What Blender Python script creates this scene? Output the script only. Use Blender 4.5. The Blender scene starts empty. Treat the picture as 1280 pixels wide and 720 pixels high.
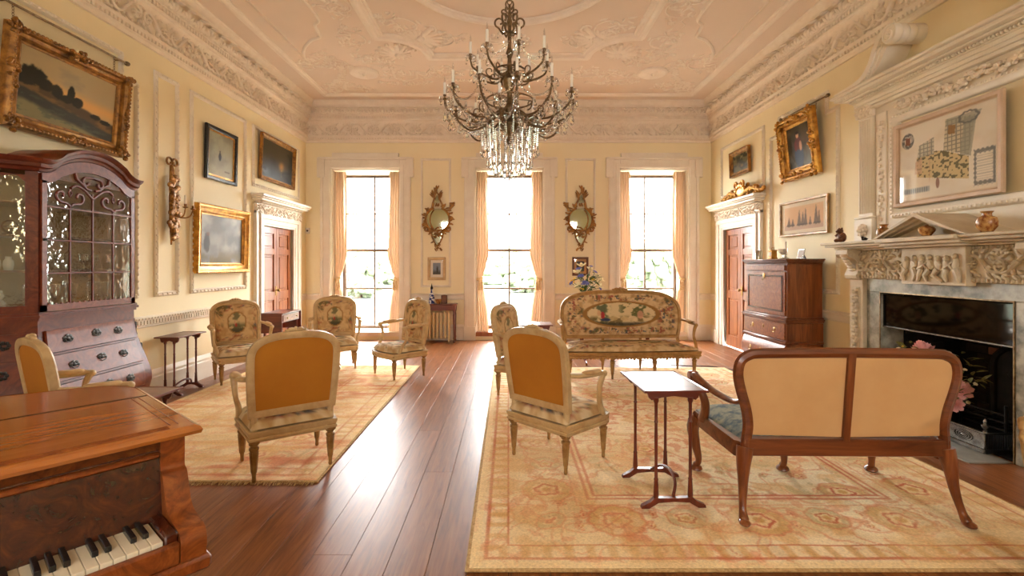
import bpy, bmesh, math, random
import numpy as np
from mathutils import Vector, Matrix
PI = math.pi
random.seed(7)
scene = bpy.context.scene
COL = scene.collection

# ------------------------------------------------------------------ camera, sky, exposure
EYE = 1.45          # eye height; the horizon sits at row 331 of the 1280x720 frame
FPX = 600.0         # focal length in pixels
CX, CY = 635.5, 331.0
cam_data = bpy.data.cameras.new('camera')
cam = bpy.data.objects.new('camera', cam_data)
COL.objects.link(cam)
cam.location = (0, 0, EYE)
cam.rotation_euler = (PI / 2, 0, 0)
cam_data.sensor_width = 36.0
cam_data.lens = 36.0 * FPX / 1280.0
cam_data.shift_x = (640 - CX) / 1280.0
cam_data.shift_y = -(360 - CY) / 1280.0
cam_data.clip_start = 0.05
cam_data.clip_end = 500
scene.camera = cam

world = bpy.data.worlds.new('overcast_sky')
scene.world = world
world.use_nodes = True
bg = world.node_tree.nodes['Background']
bg.inputs[0].default_value = (0.985, 0.985, 1.0, 1)
bg.inputs[1].default_value = 54.0
scene.view_settings.view_transform = 'Standard'
scene.view_settings.look = 'None'
scene.view_settings.gamma = 1.0
scene.view_settings.use_curve_mapping = False
scene.view_settings.exposure = 0.0
scene.cycles.max_bounces = 10
scene.cycles.diffuse_bounces = 6
scene.cycles.glossy_bounces = 4
scene.cycles.transparent_max_bounces = 16
scene.cycles.transmission_bounces = 6
scene.cycles.sample_clamp_indirect = 10.0
scene.cycles.caustics_reflective = False
scene.cycles.caustics_refractive = False
scene.cycles.use_denoising = True
scene.cycles.use_guiding = True

XL, XR, YB, YF, H = -3.91, 3.91, 9.26, -2.4, 4.55   # room box
SASH = 9.88                                        # plane of the sashes
WIN = (-2.747, 0.02, 2.80)                         # window centres on the back wall
WHW, WZ0, WZ1 = 0.66, 0.12, 3.30                   # half width, sill, head

FWHW, FWZ0 = 0.17, 1.6                              # narrow windows added to the unseen wall behind the camera, sized for fill light

def portal(x, y, z, w, h, rot):
    d = bpy.data.lights.new('window_daylight', 'AREA')
    d.shape = 'RECTANGLE'; d.size = w; d.size_y = h
    d.cycles.is_portal = True
    o = bpy.data.objects.new('window_daylight', d)
    COL.objects.link(o); o.location = (x, y, z); o.rotation_euler = rot
for wx in WIN:
    portal(wx, SASH + 0.06, (WZ0 + WZ1) / 2, 2 * WHW, WZ1 - WZ0, (-PI / 2, 0, 0))
    portal(wx, YF - 0.36, (FWZ0 + WZ1) / 2, 2 * FWHW, WZ1 - FWZ0, (PI / 2, 0, 0))  # portal for the added fill window in the unseen wall

# ------------------------------------------------------------------ helpers
def P(px, py, Y):
    """a pixel of the photograph at depth Y -> world point"""
    return Vector(((px - CX) * Y / FPX, Y, EYE - (py - CY) * Y / FPX))

def srgb(r, g, b):
    f = lambda c: c / 12.92 if c <= 0.04045 else ((c + 0.055) / 1.055) ** 2.4
    return (f(r / 255), f(g / 255), f(b / 255), 1.0)

class MB:
    def __init__(s):
        s.v, s.f, s.c = [], [], None
    def add(s, vs, fs):
        o = len(s.v)
        s.v.extend(tuple(map(float, v)) for v in vs)
        s.f.extend(tuple(i + o for i in f) for f in fs)
        return s
    def box(s, x0, x1, y0, y1, z0, z1):
        return s.add([(x0,y0,z0),(x1,y0,z0),(x1,y1,z0),(x0,y1,z0),(x0,y0,z1),(x1,y0,z1),(x1,y1,z1),(x0,y1,z1)],
                     [(0,3,2,1),(4,5,6,7),(0,1,5,4),(1,2,6,5),(2,3,7,6),(3,0,4,7)])
    def cbox(s, x0, x1, y0, y1, z0, z1, b=0.005):
        """box with chamfered edges"""
        lo, hi = (x0,y0,z0), (x1,y1,z1)
        vs, key = [], {}
        for ax in range(3):
            for sg in range(8):
                p = []
                for k in range(3):
                    up = (sg >> k) & 1
                    e = hi[k] if up else lo[k]
                    p.append(e if k == ax else (e - b if up else e + b))
                key[(ax, sg)] = len(vs); vs.append(p)
        fs = []
        for ax in range(3):
            a1, a2 = (ax + 1) % 3, (ax + 2) % 3
            for up in (0, 1):
                q = []
                for u, w in ((0,0),(1,0),(1,1),(0,1)):
                    q.append(key[(ax, (up << ax) | (u << a1) | (w << a2))])
                fs.append(tuple(q))
            # edges between faces a1 and a2 run along ax
            for u in (0, 1):
                for w in (0, 1):
                    g0 = (u << a1) | (w << a2); g1 = g0 | (1 << ax)
                    fs.append((key[(a1,g0)], key[(a1,g1)], key[(a2,g1)], key[(a2,g0)]))
        for sg in range(8):
            fs.append((key[(0,sg)], key[(1,sg)], key[(2,sg)]))
        return s.add(vs, fs)
    def tube(s, pts, r, n=8, closed=False, sx=1.0, sy=1.0, up=None):
        pts = [Vector(p) for p in pts]
        m = len(pts)
        rs = list(r) if hasattr(r, '__len__') else [r] * m
        tang = []
        for i in range(m):
            a = pts[(i - 1) % m] if (closed or i > 0) else pts[0]
            b = pts[(i + 1) % m] if (closed or i < m - 1) else pts[-1]
            t = b - a
            tang.append(t.normalized() if t.length > 1e-9 else Vector((0, 0, 1)))
        ref = Vector(up) if up else (Vector((0,0,1)) if abs(tang[0].z) < 0.9 else Vector((0,1,0)))
        nx = (ref - tang[0] * ref.dot(tang[0])).normalized()
        vs, fs = [], []
        for i in range(m):
            q = nx if up is None else Vector(up)
            q = q - tang[i] * q.dot(tang[i])
            if q.length < 1e-6: q = nx
            nx = q.normalized()
            ny = tang[i].cross(nx)
            for k in range(n):
                a = 2 * PI * k / n
                vs.append(pts[i] + nx * (math.cos(a) * rs[i] * sx) + ny * (math.sin(a) * rs[i] * sy))
        for i in range(m if closed else m - 1):
            j = (i + 1) % m
            for k in range(n):
                l = (k + 1) % n
                fs.append((i*n+k, i*n+l, j*n+l, j*n+k))
        if not closed:
            fs.append(tuple(range(n))[::-1]); fs.append(tuple((m-1)*n+k for k in range(n)))
        return s.add(vs, fs)
    def lathe(s, prof, n=14, c=(0,0,0), axis='z', sq=1.0):
        vs, fs = [], []
        for r, h in prof:
            for k in range(n):
                a = 2 * PI * k / n
                x, y = r * math.cos(a), r * math.sin(a) * sq
                p = (x, y, h) if axis == 'z' else ((h, x, y) if axis == 'x' else (x, h, y))
                vs.append((c[0]+p[0], c[1]+p[1], c[2]+p[2]))
        m = len(prof)
        for i in range(m - 1):
            for k in range(n):
                l = (k + 1) % n
                fs.append((i*n+k, i*n+l, (i+1)*n+l, (i+1)*n+k))
        fs.append(tuple(range(n))[::-1]); fs.append(tuple((m-1)*n+k for k in range(n)))
        return s.add(vs, fs)
    def prism(s, poly, a0, a1, place):
        """2-D polygon extruded from a0 to a1; place(u, v, a) -> point"""
        n = len(poly)
        vs = [place(u, v, a0) for u, v in poly] + [place(u, v, a1) for u, v in poly]
        fs = [tuple(range(n))[::-1], tuple(range(n, 2*n))]
        fs += [(i, (i+1) % n, n + (i+1) % n, n + i) for i in range(n)]
        return s.add(vs, fs)
    def sweep(s, prof, path, closed, place, pclosed=True, cap=True):
        """profile (o, d): o along the left normal of the 2-D path, d off the plane"""
        m, n = len(path), len(prof)
        vs, fs = [], []
        for i in range(m):
            p = path[i]
            a = path[(i-1) % m] if (closed or i > 0) else None
            b = path[(i+1) % m] if (closed or i < m-1) else None
            def nrm(q, w):
                dx, dy = w[0]-q[0], w[1]-q[1]
                l = math.hypot(dx, dy) or 1e-9
                return (-dy/l, dx/l)
            if a is None: nn = nrm(p, b)
            elif b is None: nn = nrm(a, p)
            else:
                n1, n2 = nrm(a, p), nrm(p, b)
                k = 1 + n1[0]*n2[0] + n1[1]*n2[1]
                k = max(k, 0.25)
                nn = ((n1[0]+n2[0])/k, (n1[1]+n2[1])/k)
            for o, d in prof:
                vs.append(place(p[0]+nn[0]*o, p[1]+nn[1]*o, d))
        for i in range(m if closed else m-1):
            j = (i+1) % m
            for k in range(n if pclosed else n-1):
                l = (k+1) % n
                fs.append((i*n+k, i*n+l, j*n+l, j*n+k))
        if not closed and pclosed and cap:
            fs.append(tuple(range(n))[::-1]); fs.append(tuple((m-1)*n+k for k in range(n)))
        return s.add(vs, fs)
    def ell(s, c, r, n=8, m=6, M=None):
        vs, fs = [], []
        c = Vector(c)
        if not hasattr(r, '__len__'): r = (r, r, r)
        def put(p):
            p = Vector((p[0]*r[0], p[1]*r[1], p[2]*r[2]))
            vs.append(c + (M @ p if M else p))
        put((0,0,-1))
        for i in range(1, m):
            t = -PI/2 + PI*i/m
            for k in range(n):
                a = 2*PI*k/n
                put((math.cos(t)*math.cos(a), math.cos(t)*math.sin(a), math.sin(t)))
        put((0,0,1))
        for k in range(n):
            l = (k+1) % n
            fs.append((0, 1+l, 1+k))
            for i in range(m-2):
                fs.append((1+i*n+k, 1+i*n+l, 1+(i+1)*n+l, 1+(i+1)*n+k))
            fs.append((1+(m-2)*n+k, 1+(m-2)*n+l, 1+(m-1)*n))
        return s.add(vs, fs)
    def grid(s, fn, nu, nv):
        vs = [fn(i/nu, j/nv) for j in range(nv+1) for i in range(nu+1)]
        w = nu+1
        fs = [(j*w+i, j*w+i+1, (j+1)*w+i+1, (j+1)*w+i) for j in range(nv) for i in range(nu)]
        return s.add(vs, fs)
    def fill(s, outline, nr, place, dome):
        """radial fill of a 2-D outline; dome(r) gives d for r = 0 (centre) .. 1 (rim)"""
        cx = sum(p[0] for p in outline)/len(outline); cy = sum(p[1] for p in outline)/len(outline)
        n = len(outline)
        vs = [place(cx, cy, dome(0))]; uv = [(cx, cy)]
        for i in range(1, nr+1):
            r = i/nr
            for p in outline:
                x, y = cx+(p[0]-cx)*r, cy+(p[1]-cy)*r
                vs.append(place(x, y, dome(r))); uv.append((x, y))
        fs = [(0, 1+k, 1+(k+1) % n) for k in range(n)]
        for i in range(nr-1):
            for k in range(n):
                l = (k+1) % n
                fs.append((1+i*n+k, 1+i*n+l, 1+(i+1)*n+l, 1+(i+1)*n+k))
        s.uv = getattr(s, 'uv', []) + uv
        return s.add(vs, fs)
    def mesh(s, name, smooth=40, recalc=True):
        me = bpy.data.meshes.new(name)
        me.from_pydata(s.v, [], s.f)
        if recalc:
            bm = bmesh.new(); bm.from_mesh(me)
            bmesh.ops.recalc_face_normals(bm, faces=bm.faces)
            bm.to_mesh(me); bm.free()
        if smooth:
            me.shade_smooth()
            if smooth < 180: me.set_sharp_from_angle(angle=math.radians(smooth))
        if s.c is not None:
            at = me.color_attributes.new('Col', 'FLOAT_COLOR', 'POINT')
            at.data.foreach_set('color', np.asarray(s.c, dtype=np.float32).ravel())
        me.update()
        return me
    def build(s, name, mat, parent=None, loc=None, rz=None, smooth=40, recalc=True):
        o = bpy.data.objects.new(name, s.mesh(name, smooth, recalc))
        o.data.materials.append(mat)
        COL.objects.link(o)
        if parent is not None: o.parent = parent
        if loc is not None: o.location = loc
        if rz is not None: o.rotation_euler = (0, 0, rz)
        return o

def tag(o, label=None, cat=None, group=None, kind=None):
    if label: o['label'] = label
    if cat: o['category'] = cat
    if group: o['group'] = group
    if kind: o['kind'] = kind
    return o
def empty(name, loc=(0,0,0), rz=0.0, label=None, cat=None, group=None, kind=None, parent=None):
    o = bpy.data.objects.new(name, None)
    COL.objects.link(o); o.location = loc; o.rotation_euler = (0, 0, rz)
    o.empty_display_size = 0.1
    if parent: o.parent = parent
    return tag(o, label, cat, group, kind)
def struct(o, label, cat):
    return tag(o, label, cat, kind='structure')
KIDS = {}
def copy_tree(o, parent=None):
    c = o.copy(); COL.objects.link(c)
    if parent is not None: c.parent = parent
    for ch in KIDS.get(o.name) or list(o.children):
        copy_tree(ch, c)
    return c
def place_copies(me_obj, spots, parent=None):
    """put the first one where spots[0] says and copies (shared mesh) at the others; spot = (loc, rot, scale)"""
    out = []
    for i, sp in enumerate(spots):
        o = me_obj if i == 0 else me_obj.copy()
        if i: COL.objects.link(o)
        o.location = sp[0]
        o.rotation_euler = sp[1] if len(sp) > 1 else (0,0,0)
        o.scale = sp[2] if len(sp) > 2 else (1,1,1)
        if parent is not None: o.parent = parent
        out.append(o)
    return out
def spiral(c, r0, r1, a0, a1, n=14):
    return [(c[0]+(r0+(r1-r0)*i/(n-1))*math.cos(a0+(a1-a0)*i/(n-1)),
             c[1]+(r0+(r1-r0)*i/(n-1))*math.sin(a0+(a1-a0)*i/(n-1))) for i in range(n)]
def bez(pts, n=12):
    """smooth curve through points (Catmull-Rom)"""
    p = [Vector(q) for q in pts]
    p = [p[0]*2-p[1]] + p + [p[-1]*2-p[-2]]
    out = []
    for i in range(1, len(p)-2):
        for k in range(n):
            t = k/n
            out.append(0.5*((2*p[i]) + (p[i+1]-p[i-1])*t + (2*p[i-1]-5*p[i]+4*p[i+1]-p[i+2])*t*t + (3*p[i]-p[i-1]-3*p[i+1]+p[i+2])*t*t*t))
    out.append(p[-2])
    return out
def lerp_tab(tab, x):
    for (x0, y0), (x1, y1) in zip(tab, tab[1:]):
        if x0 <= x <= x1 or x1 <= x <= x0:
            return y0 + (y1-y0)*(x-x0)/((x1-x0) or 1)
    return tab[0][1] if abs(x-tab[0][0]) < abs(x-tab[-1][0]) else tab[-1][1]

# numpy value noise for woven / painted patterns
def vnoise(x, y, seed=0):
    xi = np.floor(x).astype(np.int64); yi = np.floor(y).astype(np.int64)
    fx = x-xi; fy = y-yi
    fx = fx*fx*(3-2*fx); fy = fy*fy*(3-2*fy)
    def h(a, b):
        n = (a*374761393 + b*668265263 + seed*974634777) & 0xffffffff
        n = ((n ^ (n >> 13))*1274126177) & 0xffffffff
        return ((n ^ (n >> 16)) & 0xffff)/65535.0
    return (h(xi,yi)*(1-fx)+h(xi+1,yi)*fx)*(1-fy)+(h(xi,yi+1)*(1-fx)+h(xi+1,yi+1)*fx)*fy
def fbm(x, y, seed=0, octv=4):
    t, a, s = 0, 0.5, 0
    for k in range(octv):
        t = t + a*vnoise(x*2**k, y*2**k, seed+k*17); s += a; a *= 0.5
    return t/s
def tolin(c):
    c = np.clip(c, 0, 1)
    return np.where(c <= 0.04045, c/12.92, ((c+0.055)/1.055)**2.4)
def ss(a, b, x):
    t = np.clip((x-a)/(b-a), 0, 1)
    return t*t*(3-2*t)
def mixc(base, col, k):
    k = np.clip(k, 0, 1)[..., None]
    return base*(1-k) + (np.array(col)/255.0)*k
def canvas(n, col):
    return np.ones((n, 3))*np.array(col)/255.0
def rgba(c):
    return np.concatenate([tolin(c), np.ones((len(c), 1))], axis=1)

# ------------------------------------------------------------------ materials
def new_mat(name):
    m = bpy.data.materials.new(name); m.use_nodes = True
    return m, m.node_tree, m.node_tree.nodes['Principled BSDF']
def coords(nt, scale=(1,1,1), kind='Object'):
    tc = nt.nodes.new('ShaderNodeTexCoord'); mp = nt.nodes.new('ShaderNodeMapping')
    mp.inputs['Scale'].default_value = scale
    if kind == 'World':
        ge = nt.nodes.new('ShaderNodeNewGeometry'); nt.links.new(ge.outputs['Position'], mp.inputs['Vector'])
    else:
        nt.links.new(tc.outputs[kind], mp.inputs['Vector'])
    return mp.outputs['Vector']
def noise(nt, vec, scale=5, detail=4, rough=0.6, dist=0.0):
    n = nt.nodes.new('ShaderNodeTexNoise')
    n.inputs['Scale'].default_value = scale; n.inputs['Detail'].default_value = detail
    n.inputs['Roughness'].default_value = rough; n.inputs['Distortion'].default_value = dist
    nt.links.new(vec, n.inputs['Vector'])
    return n.outputs['Fac']
def ramp(nt, fac, stops):
    r = nt.nodes.new('ShaderNodeValToRGB')
    e = r.color_ramp.elements
    while len(e) < len(stops): e.new(0.5)
    for i, (p, c) in enumerate(stops):
        e[i].position = p; e[i].color = c
    nt.links.new(fac, r.inputs['Fac'])
    return r.outputs['Color']
def bump(nt, b, h, strength=0.2, dist=0.01):
    n = nt.nodes.new('ShaderNodeBump')
    n.inputs['Strength'].default_value = strength; n.inputs['Distance'].default_value = dist
    nt.links.new(h, n.inputs['Height']); nt.links.new(n.outputs['Normal'], b.inputs['Normal'])
def mat_plain(name, c1, c2=None, rough=0.5, metal=0.0, scale=6.0, vscale=(1,1,1), bmp=0.0, bscale=None, lo=0.35, hi=0.65, kind='Object', coat=0.0, spec=0.5, bdist=0.005):
    m, nt, b = new_mat(name)
    b.inputs['Roughness'].default_value = rough; b.inputs['Metallic'].default_value = metal
    b.inputs['Coat Weight'].default_value = coat; b.inputs['Coat Roughness'].default_value = 0.12
    b.inputs['Specular IOR Level'].default_value = spec
    b.inputs['Base Color'].default_value = srgb(*c1)
    if c2:
        v = coords(nt, vscale, kind)
        nz = noise(nt, v, scale, 5)
        nt.links.new(ramp(nt, nz, [(lo, srgb(*c1)), (hi, srgb(*c2))]), b.inputs['Base Color'])
    if bmp:
        v2 = coords(nt, vscale, kind)
        bump(nt, b, noise(nt, v2, bscale or scale*4, 4), bmp, bdist)
    return m
def mat_wood(name, dark, mid, light, axis=0, scale=3.0, rough=0.3, coat=0.25, burr=False, kind='Object', spec=0.5):
    m, nt, b = new_mat(name)
    s = [7.0, 7.0, 7.0]
    if not burr: s[axis] = 0.7
    else: s = [2.2, 2.2, 2.2]
    v = coords(nt, s, kind)
    n1 = noise(nt, v, scale, 6, 0.65, 1.2 if not burr else 3.0)
    c = ramp(nt, n1, [(0.3, srgb(*dark)), (0.5, srgb(*mid)), (0.72, srgb(*light))])
    nt.links.new(c, b.inputs['Base Color'])
    b.inputs['Roughness'].default_value = rough
    b.inputs['Coat Weight'].default_value = coat; b.inputs['Coat Roughness'].default_value = 0.1
    b.inputs['Specular IOR Level'].default_value = spec
    return m
def mat_col(name, rough=0.9, bmp=0.25, bscale=220.0, sheen=0.0, vscale=(1,1,1), spec=0.3, knots=0.0):
    """colours from the woven / painted pattern stored on the mesh"""
    m, nt, b = new_mat(name)
    a = nt.nodes.new('ShaderNodeAttribute'); a.attribute_name = 'Col'
    nt.links.new(a.outputs['Color'], b.inputs['Base Color'])
    b.inputs['Roughness'].default_value = rough; b.inputs['Sheen Weight'].default_value = sheen
    b.inputs['Specular IOR Level'].default_value = spec
    if bmp: bump(nt, b, noise(nt, coords(nt, vscale), bscale, 3), bmp, 0.004)
    if knots:      # single knots and threads differ a little in tone
        hs = nt.nodes.new('ShaderNodeHueSaturation'); mr = nt.nodes.new('ShaderNodeMapRange')
        mr.inputs['From Min'].default_value = 0.3; mr.inputs['From Max'].default_value = 0.7
        mr.inputs['To Min'].default_value = 1.12-knots; mr.inputs['To Max'].default_value = 1.12+knots
        nt.links.new(noise(nt, coords(nt), 70, 5, 0.75), mr.inputs['Value']); nt.links.new(mr.outputs[0], hs.inputs['Value'])
        nt.links.new(a.outputs['Color'], hs.inputs['Color']); nt.links.new(hs.outputs[0], b.inputs['Base Color'])
    return m
def mat_glass(name, tint=(255,255,255), k=0.08, rough=0.02, wavy=0.0):
    """thin pane: mostly see-through with a mirror-like sheen"""
    m = bpy.data.materials.new(name); m.use_nodes = True
    nt = m.node_tree; nt.nodes.clear()
    out = nt.nodes.new('ShaderNodeOutputMaterial'); mx = nt.nodes.new('ShaderNodeMixShader')
    t = nt.nodes.new('ShaderNodeBsdfTransparent'); g = nt.nodes.new('ShaderNodeBsdfGlossy')
    t.inputs['Color'].default_value = srgb(*tint); g.inputs['Roughness'].default_value = rough
    fr = nt.nodes.new('ShaderNodeLayerWeight'); fr.inputs['Blend'].default_value = 0.5
    pw = nt.nodes.new('ShaderNodeMath'); pw.operation = 'POWER'; pw.inputs[1].default_value = 4.5
    ad = nt.nodes.new('ShaderNodeMath'); ad.operation = 'MULTIPLY_ADD'; ad.use_clamp = True
    ad.inputs[1].default_value = 0.9 - k; ad.inputs[2].default_value = k
    if wavy:
        nb = nt.nodes.new('ShaderNodeBump'); nb.inputs['Strength'].default_value = wavy; nb.inputs['Distance'].default_value = 0.02
        nt.links.new(noise(nt, coords(nt), 9, 3), nb.inputs['Height'])
        nt.links.new(nb.outputs['Normal'], g.inputs['Normal']); nt.links.new(nb.outputs['Normal'], fr.inputs['Normal'])
    nt.links.new(fr.outputs['Facing'], pw.inputs[0]); nt.links.new(pw.outputs[0], ad.inputs[0]); nt.links.new(ad.outputs[0], mx.inputs['Fac'])
    nt.links.new(t.outputs[0], mx.inputs[1]); nt.links.new(g.outputs[0], mx.inputs[2]); nt.links.new(mx.outputs[0], out.inputs['Surface'])
    return m

M = {}
M['wall'] = mat_plain('wall_paint', (241,229,194), (238,225,188), 0.75, scale=1.5, bmp=0.04, bscale=60)
M['white'] = mat_plain('white_paint', (238,230,214), (230,220,202), 0.5, scale=4, bmp=0.03, bscale=40)
M['ceil'] = mat_plain('ceiling_plaster', (226,209,190), (221,203,184), 0.85, scale=0.8, bmp=0.05, bscale=25)
M['plaster'] = mat_plain('plaster_white', (238,227,210), (232,219,200), 0.85, scale=9, bmp=0.1, bscale=60)
M['relief'] = mat_plain('ceiling_relief', (238,227,211), (232,219,201), 0.85, scale=5)
M['stone'] = mat_plain('carved_stone', (214,200,174), (184,166,136), 0.6, scale=7, bmp=0.15, bscale=50, lo=0.3, hi=0.75)
M['gilt'] = mat_plain('gilt', (214,158,66), (150,98,34), 0.34, 0.65, scale=14, bmp=0.3, bscale=90)
M['gilt_dark'] = mat_plain('dull_gilt', (176,124,54), (108,70,26), 0.42, 0.45, scale=16, bmp=0.35, bscale=80)
M['ebony'] = mat_plain('ebony', (22,20,20), (34,30,28), 0.25, scale=8)
M['iron'] = mat_plain('iron', (24,23,22), (40,36,33), 0.6, 0.5, scale=12, bmp=0.2)
M['steel'] = mat_plain('steel', (150,148,142), (110,106,98), 0.25, 0.9, scale=18)
M['brass'] = mat_plain('brass', (176,132,58), (120,84,34), 0.3, 0.9, scale=18)
M['bronze'] = mat_plain('aged_brass', (150,126,92), (96,78,54), 0.35, 0.7, scale=20)
M['handle_dark'] = mat_plain('dark_brass', (62,56,48), (34,30,26), 0.4, 0.8, scale=20)
M['oakfloor'] = None
M['walnut'] = mat_wood('walnut', (82,38,15), (120,62,26), (146,84,42), 2, 2.2)
M['walnut_h'] = mat_wood('walnut_cross', (76,34,14), (110,56,24), (136,76,38), 0, 2.2)
M['mahog'] = mat_wood('mahogany', (66,20,12), (98,36,20), (122,54,30), 2, 2.0)
M['mahog_h'] = mat_wood('mahogany_cross', (66,20,12), (98,36,20), (122,54,30), 0, 2.0)
M['burr'] = mat_wood('burr_walnut', (92,40,14), (132,68,28), (164,96,44), 0, 5.0, 0.3, 0.1, burr=True)
M['burr_dark'] = mat_wood('burr_walnut_dark', (44,14,6), (68,26,11), (96,42,18), 0, 6.0, 0.25, 0.2, burr=True)
M['piano_top'] = mat_wood('figured_walnut', (160,92,38), (176,106,46), (190,120,58), 0, 3.0, 0.14, 0.5)
M['cab'] = mat_wood('cabinet_walnut', (74,26,12), (100,40,20), (124,56,28), 0, 3.0, 0.34, 0.05, burr=True, spec=0.35)
M['door'] = mat_wood('door_mahogany', (116,58,22), (152,86,38), (176,110,56), 2, 1.6, 0.35, 0.2)
M['frame'] = mat_plain('worn_painted_frame', (200,171,124), (172,137,88), 0.5, scale=12, bmp=0.12, bscale=60, lo=0.42, hi=0.78)
M['frame_shaded'] = mat_plain('shaded_sofa_frame', (182,142,84), (150,108,56), 0.45, 0.2, scale=14, bmp=0.12, lo=0.35, hi=0.7)  # sofa copy of the chair frame, its shading put into the browner colour
M['frame_leg'] = mat_plain('worn_gilt_leg', (176,140,86), (132,92,44), 0.45, 0.15, scale=14, bmp=0.1, lo=0.35, hi=0.65)
M['mustard'] = mat_plain('mustard_cloth', (182,118,26), (172,108,22), 0.9, scale=3, bmp=0.12, bscale=240)
M['linen'] = mat_plain('linen', (208,166,114), (200,156,104), 0.92, scale=3, bmp=0.12, bscale=260)
M['tap'] = mat_col('tapestry')
M['paint'] = mat_col('oil_paint', 0.45, 0.08, 60, spec=0.12)
M['rug'] = mat_col('rug_wool', 0.95, 0.6, 160, spec=0.1, knots=0.24)
M['print'] = mat_col('printed_paper', 0.7, 0.0)
M['needle'] = mat_plain('needlework', (158,160,140), (92,108,116), 0.9, scale=16, bmp=0.2, bscale=200, lo=0.4, hi=0.6)
M['ivory'] = mat_plain('ivory', (238,228,204), None, 0.25)
M['candle'] = mat_plain('candle_wax', (250,245,230), None, 0.5)
M['paper'] = mat_plain('paper', (240,236,226), None, 0.8)
M['porcelain'] = mat_plain('porcelain', (226,224,220), None, 0.2)
M['blue'] = mat_plain('blue_white', (228,230,236), (40,54,120), 0.2, scale=22, lo=0.48, hi=0.52)
M['satsuma'] = mat_plain('satsuma', (196,150,86), (128,66,30), 0.25, scale=26, lo=0.4, hi=0.6)
M['brown'] = mat_plain('brown_wood_carving', (120,72,40), (80,44,24), 0.5, scale=14, bmp=0.2)
M['silver'] = mat_plain('silver', (200,198,192), (150,148,142), 0.2, 0.95, scale=10)
M['black_plastic'] = mat_plain('black_plastic', (30,28,28), None, 0.5)
M['cream_metal'] = mat_plain('cream_enamel', (226,208,166), None, 0.4)

M['fringe'] = mat_plain('tassel_fringe', (238,214,170), (214,180,126), 0.7, scale=40)
M['marble'] = mat_plain('grey_marble', (176,172,158), (108,110,102), 0.25, scale=5.5, lo=0.40, hi=0.62)
M['slate'] = mat_plain('hearth_stone', (146,142,132), (122,118,108), 0.45, scale=5)
M['brick'] = mat_plain('sooty_brick', (44,36,32), (28,24,22), 0.9, scale=8, bmp=0.4)
M['brick_pink'] = mat_plain('pale_fire_brick', (150,104,84), (110,72,58), 0.9, scale=8, bmp=0.4)
M['soot'] = mat_plain('soot', (20,18,17), None, 0.95)
M['leaf'] = mat_plain('leaf_green', (78,110,42), (44,74,28), 0.6, scale=8)
M['leaf_olive'] = mat_plain('leaf_olive', (140,132,60), (90,88,36), 0.6, scale=8)
M['pane'] = mat_glass('window_glass', (252,253,252), 0.03)
M['cabglass'] = mat_glass('old_cabinet_glass', (236,238,234), 0.16, 0.03, 0.16)
M['picglass'] = mat_glass('picture_glass', (255,255,255), 0.03, 0.03)
M['hood'] = mat_glass('smoked_glass', (70,66,62), 0.05, 0.05)
M['mirror'] = mat_plain('mirror', (205,215,206), None, 0.03, 1.0)
def mat_thin(name, col, col2, trans, rough, gloss=0.0, scale=4.0, vs=(1,1,1)):
    """thin stuff that lets light through: diffuse + translucent (+ glossy)"""
    m = bpy.data.materials.new(name); m.use_nodes = True
    nt = m.node_tree; nt.nodes.clear()
    out = nt.nodes.new('ShaderNodeOutputMaterial'); mx = nt.nodes.new('ShaderNodeMixShader'); mx.inputs[0].default_value = trans
    d = nt.nodes.new('ShaderNodeBsdfDiffuse'); t = nt.nodes.new('ShaderNodeBsdfTranslucent')
    c = ramp(nt, noise(nt, coords(nt, vs), scale, 4), [(0.35, srgb(*col)), (0.65, srgb(*col2))])
    nt.links.new(c, d.inputs['Color']); nt.links.new(c, t.inputs['Color'])
    nt.links.new(d.outputs[0], mx.inputs[1]); nt.links.new(t.outputs[0], mx.inputs[2])
    if gloss:
        g = nt.nodes.new('ShaderNodeBsdfGlossy'); g.inputs['Roughness'].default_value = rough
        m2 = nt.nodes.new('ShaderNodeMixShader'); m2.inputs[0].default_value = gloss
        nt.links.new(mx.outputs[0], m2.inputs[1]); nt.links.new(g.outputs[0], m2.inputs[2]); nt.links.new(m2.outputs[0], out.inputs['Surface'])
    else: nt.links.new(mx.outputs[0], out.inputs['Surface'])
    return m
M['crystal'] = mat_glass('crystal', (250,250,250), 0.35, 0.06)
M['curtain'] = mat_thin('silk_curtain', (234,212,184), (224,196,164), 0.06, 0.4, 0.04, 3, (6,6,0.6))
for _k, _a, _b in (('petal_pink', (250,206,200), (242,182,178)), ('petal_white', (250,246,224), (246,236,196)), ('petal_yellow', (246,216,110), (244,206,90)), ('petal_blue', (140,150,220), (112,120,196))):
    M[_k] = mat_thin(_k, _a, _b, 0.3, 0.4, 0.0, 14)
M['cut_crystal'], _nt, _b = new_mat('cut_crystal')
_b.inputs['Base Color'].default_value = (1, 1, 1, 1); _b.inputs['Transmission Weight'].default_value = 1.0
_b.inputs['Roughness'].default_value = 0.0; _b.inputs['IOR'].default_value = 1.6
M['lawn'] = mat_plain('lawn', (66,74,54), (58,66,48), 0.95, scale=0.6, kind='World')
M['tree'] = mat_plain('tree_leaves', (122,130,106), (108,118,92), 0.9, scale=1.4, bmp=0.6, bscale=5, bdist=0.3)
M['bark'] = mat_plain('bark', (96,78,60), (70,56,44), 0.9, scale=6)
M['pale_wood'] = mat_plain('pale_wood_frame', (206,178,148), (192,162,130), 0.5, scale=8)
M['terrace'] = mat_plain('terrace_stone', (120,116,106), (104,100,92), 0.9, scale=2)
# ------------------------------------------------------------------ the room
pl_left = lambda a, z, d: (XL + d, a, z)
pl_right = lambda a, z, d: (XR - d, a, z)
pl_back = lambda a, z, d: (a, YB - d, z)
pl_ceil = lambda x, y, d: (x, y, H - d)
WALL = {'left': pl_left, 'right': pl_right, 'back': pl_back}

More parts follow.
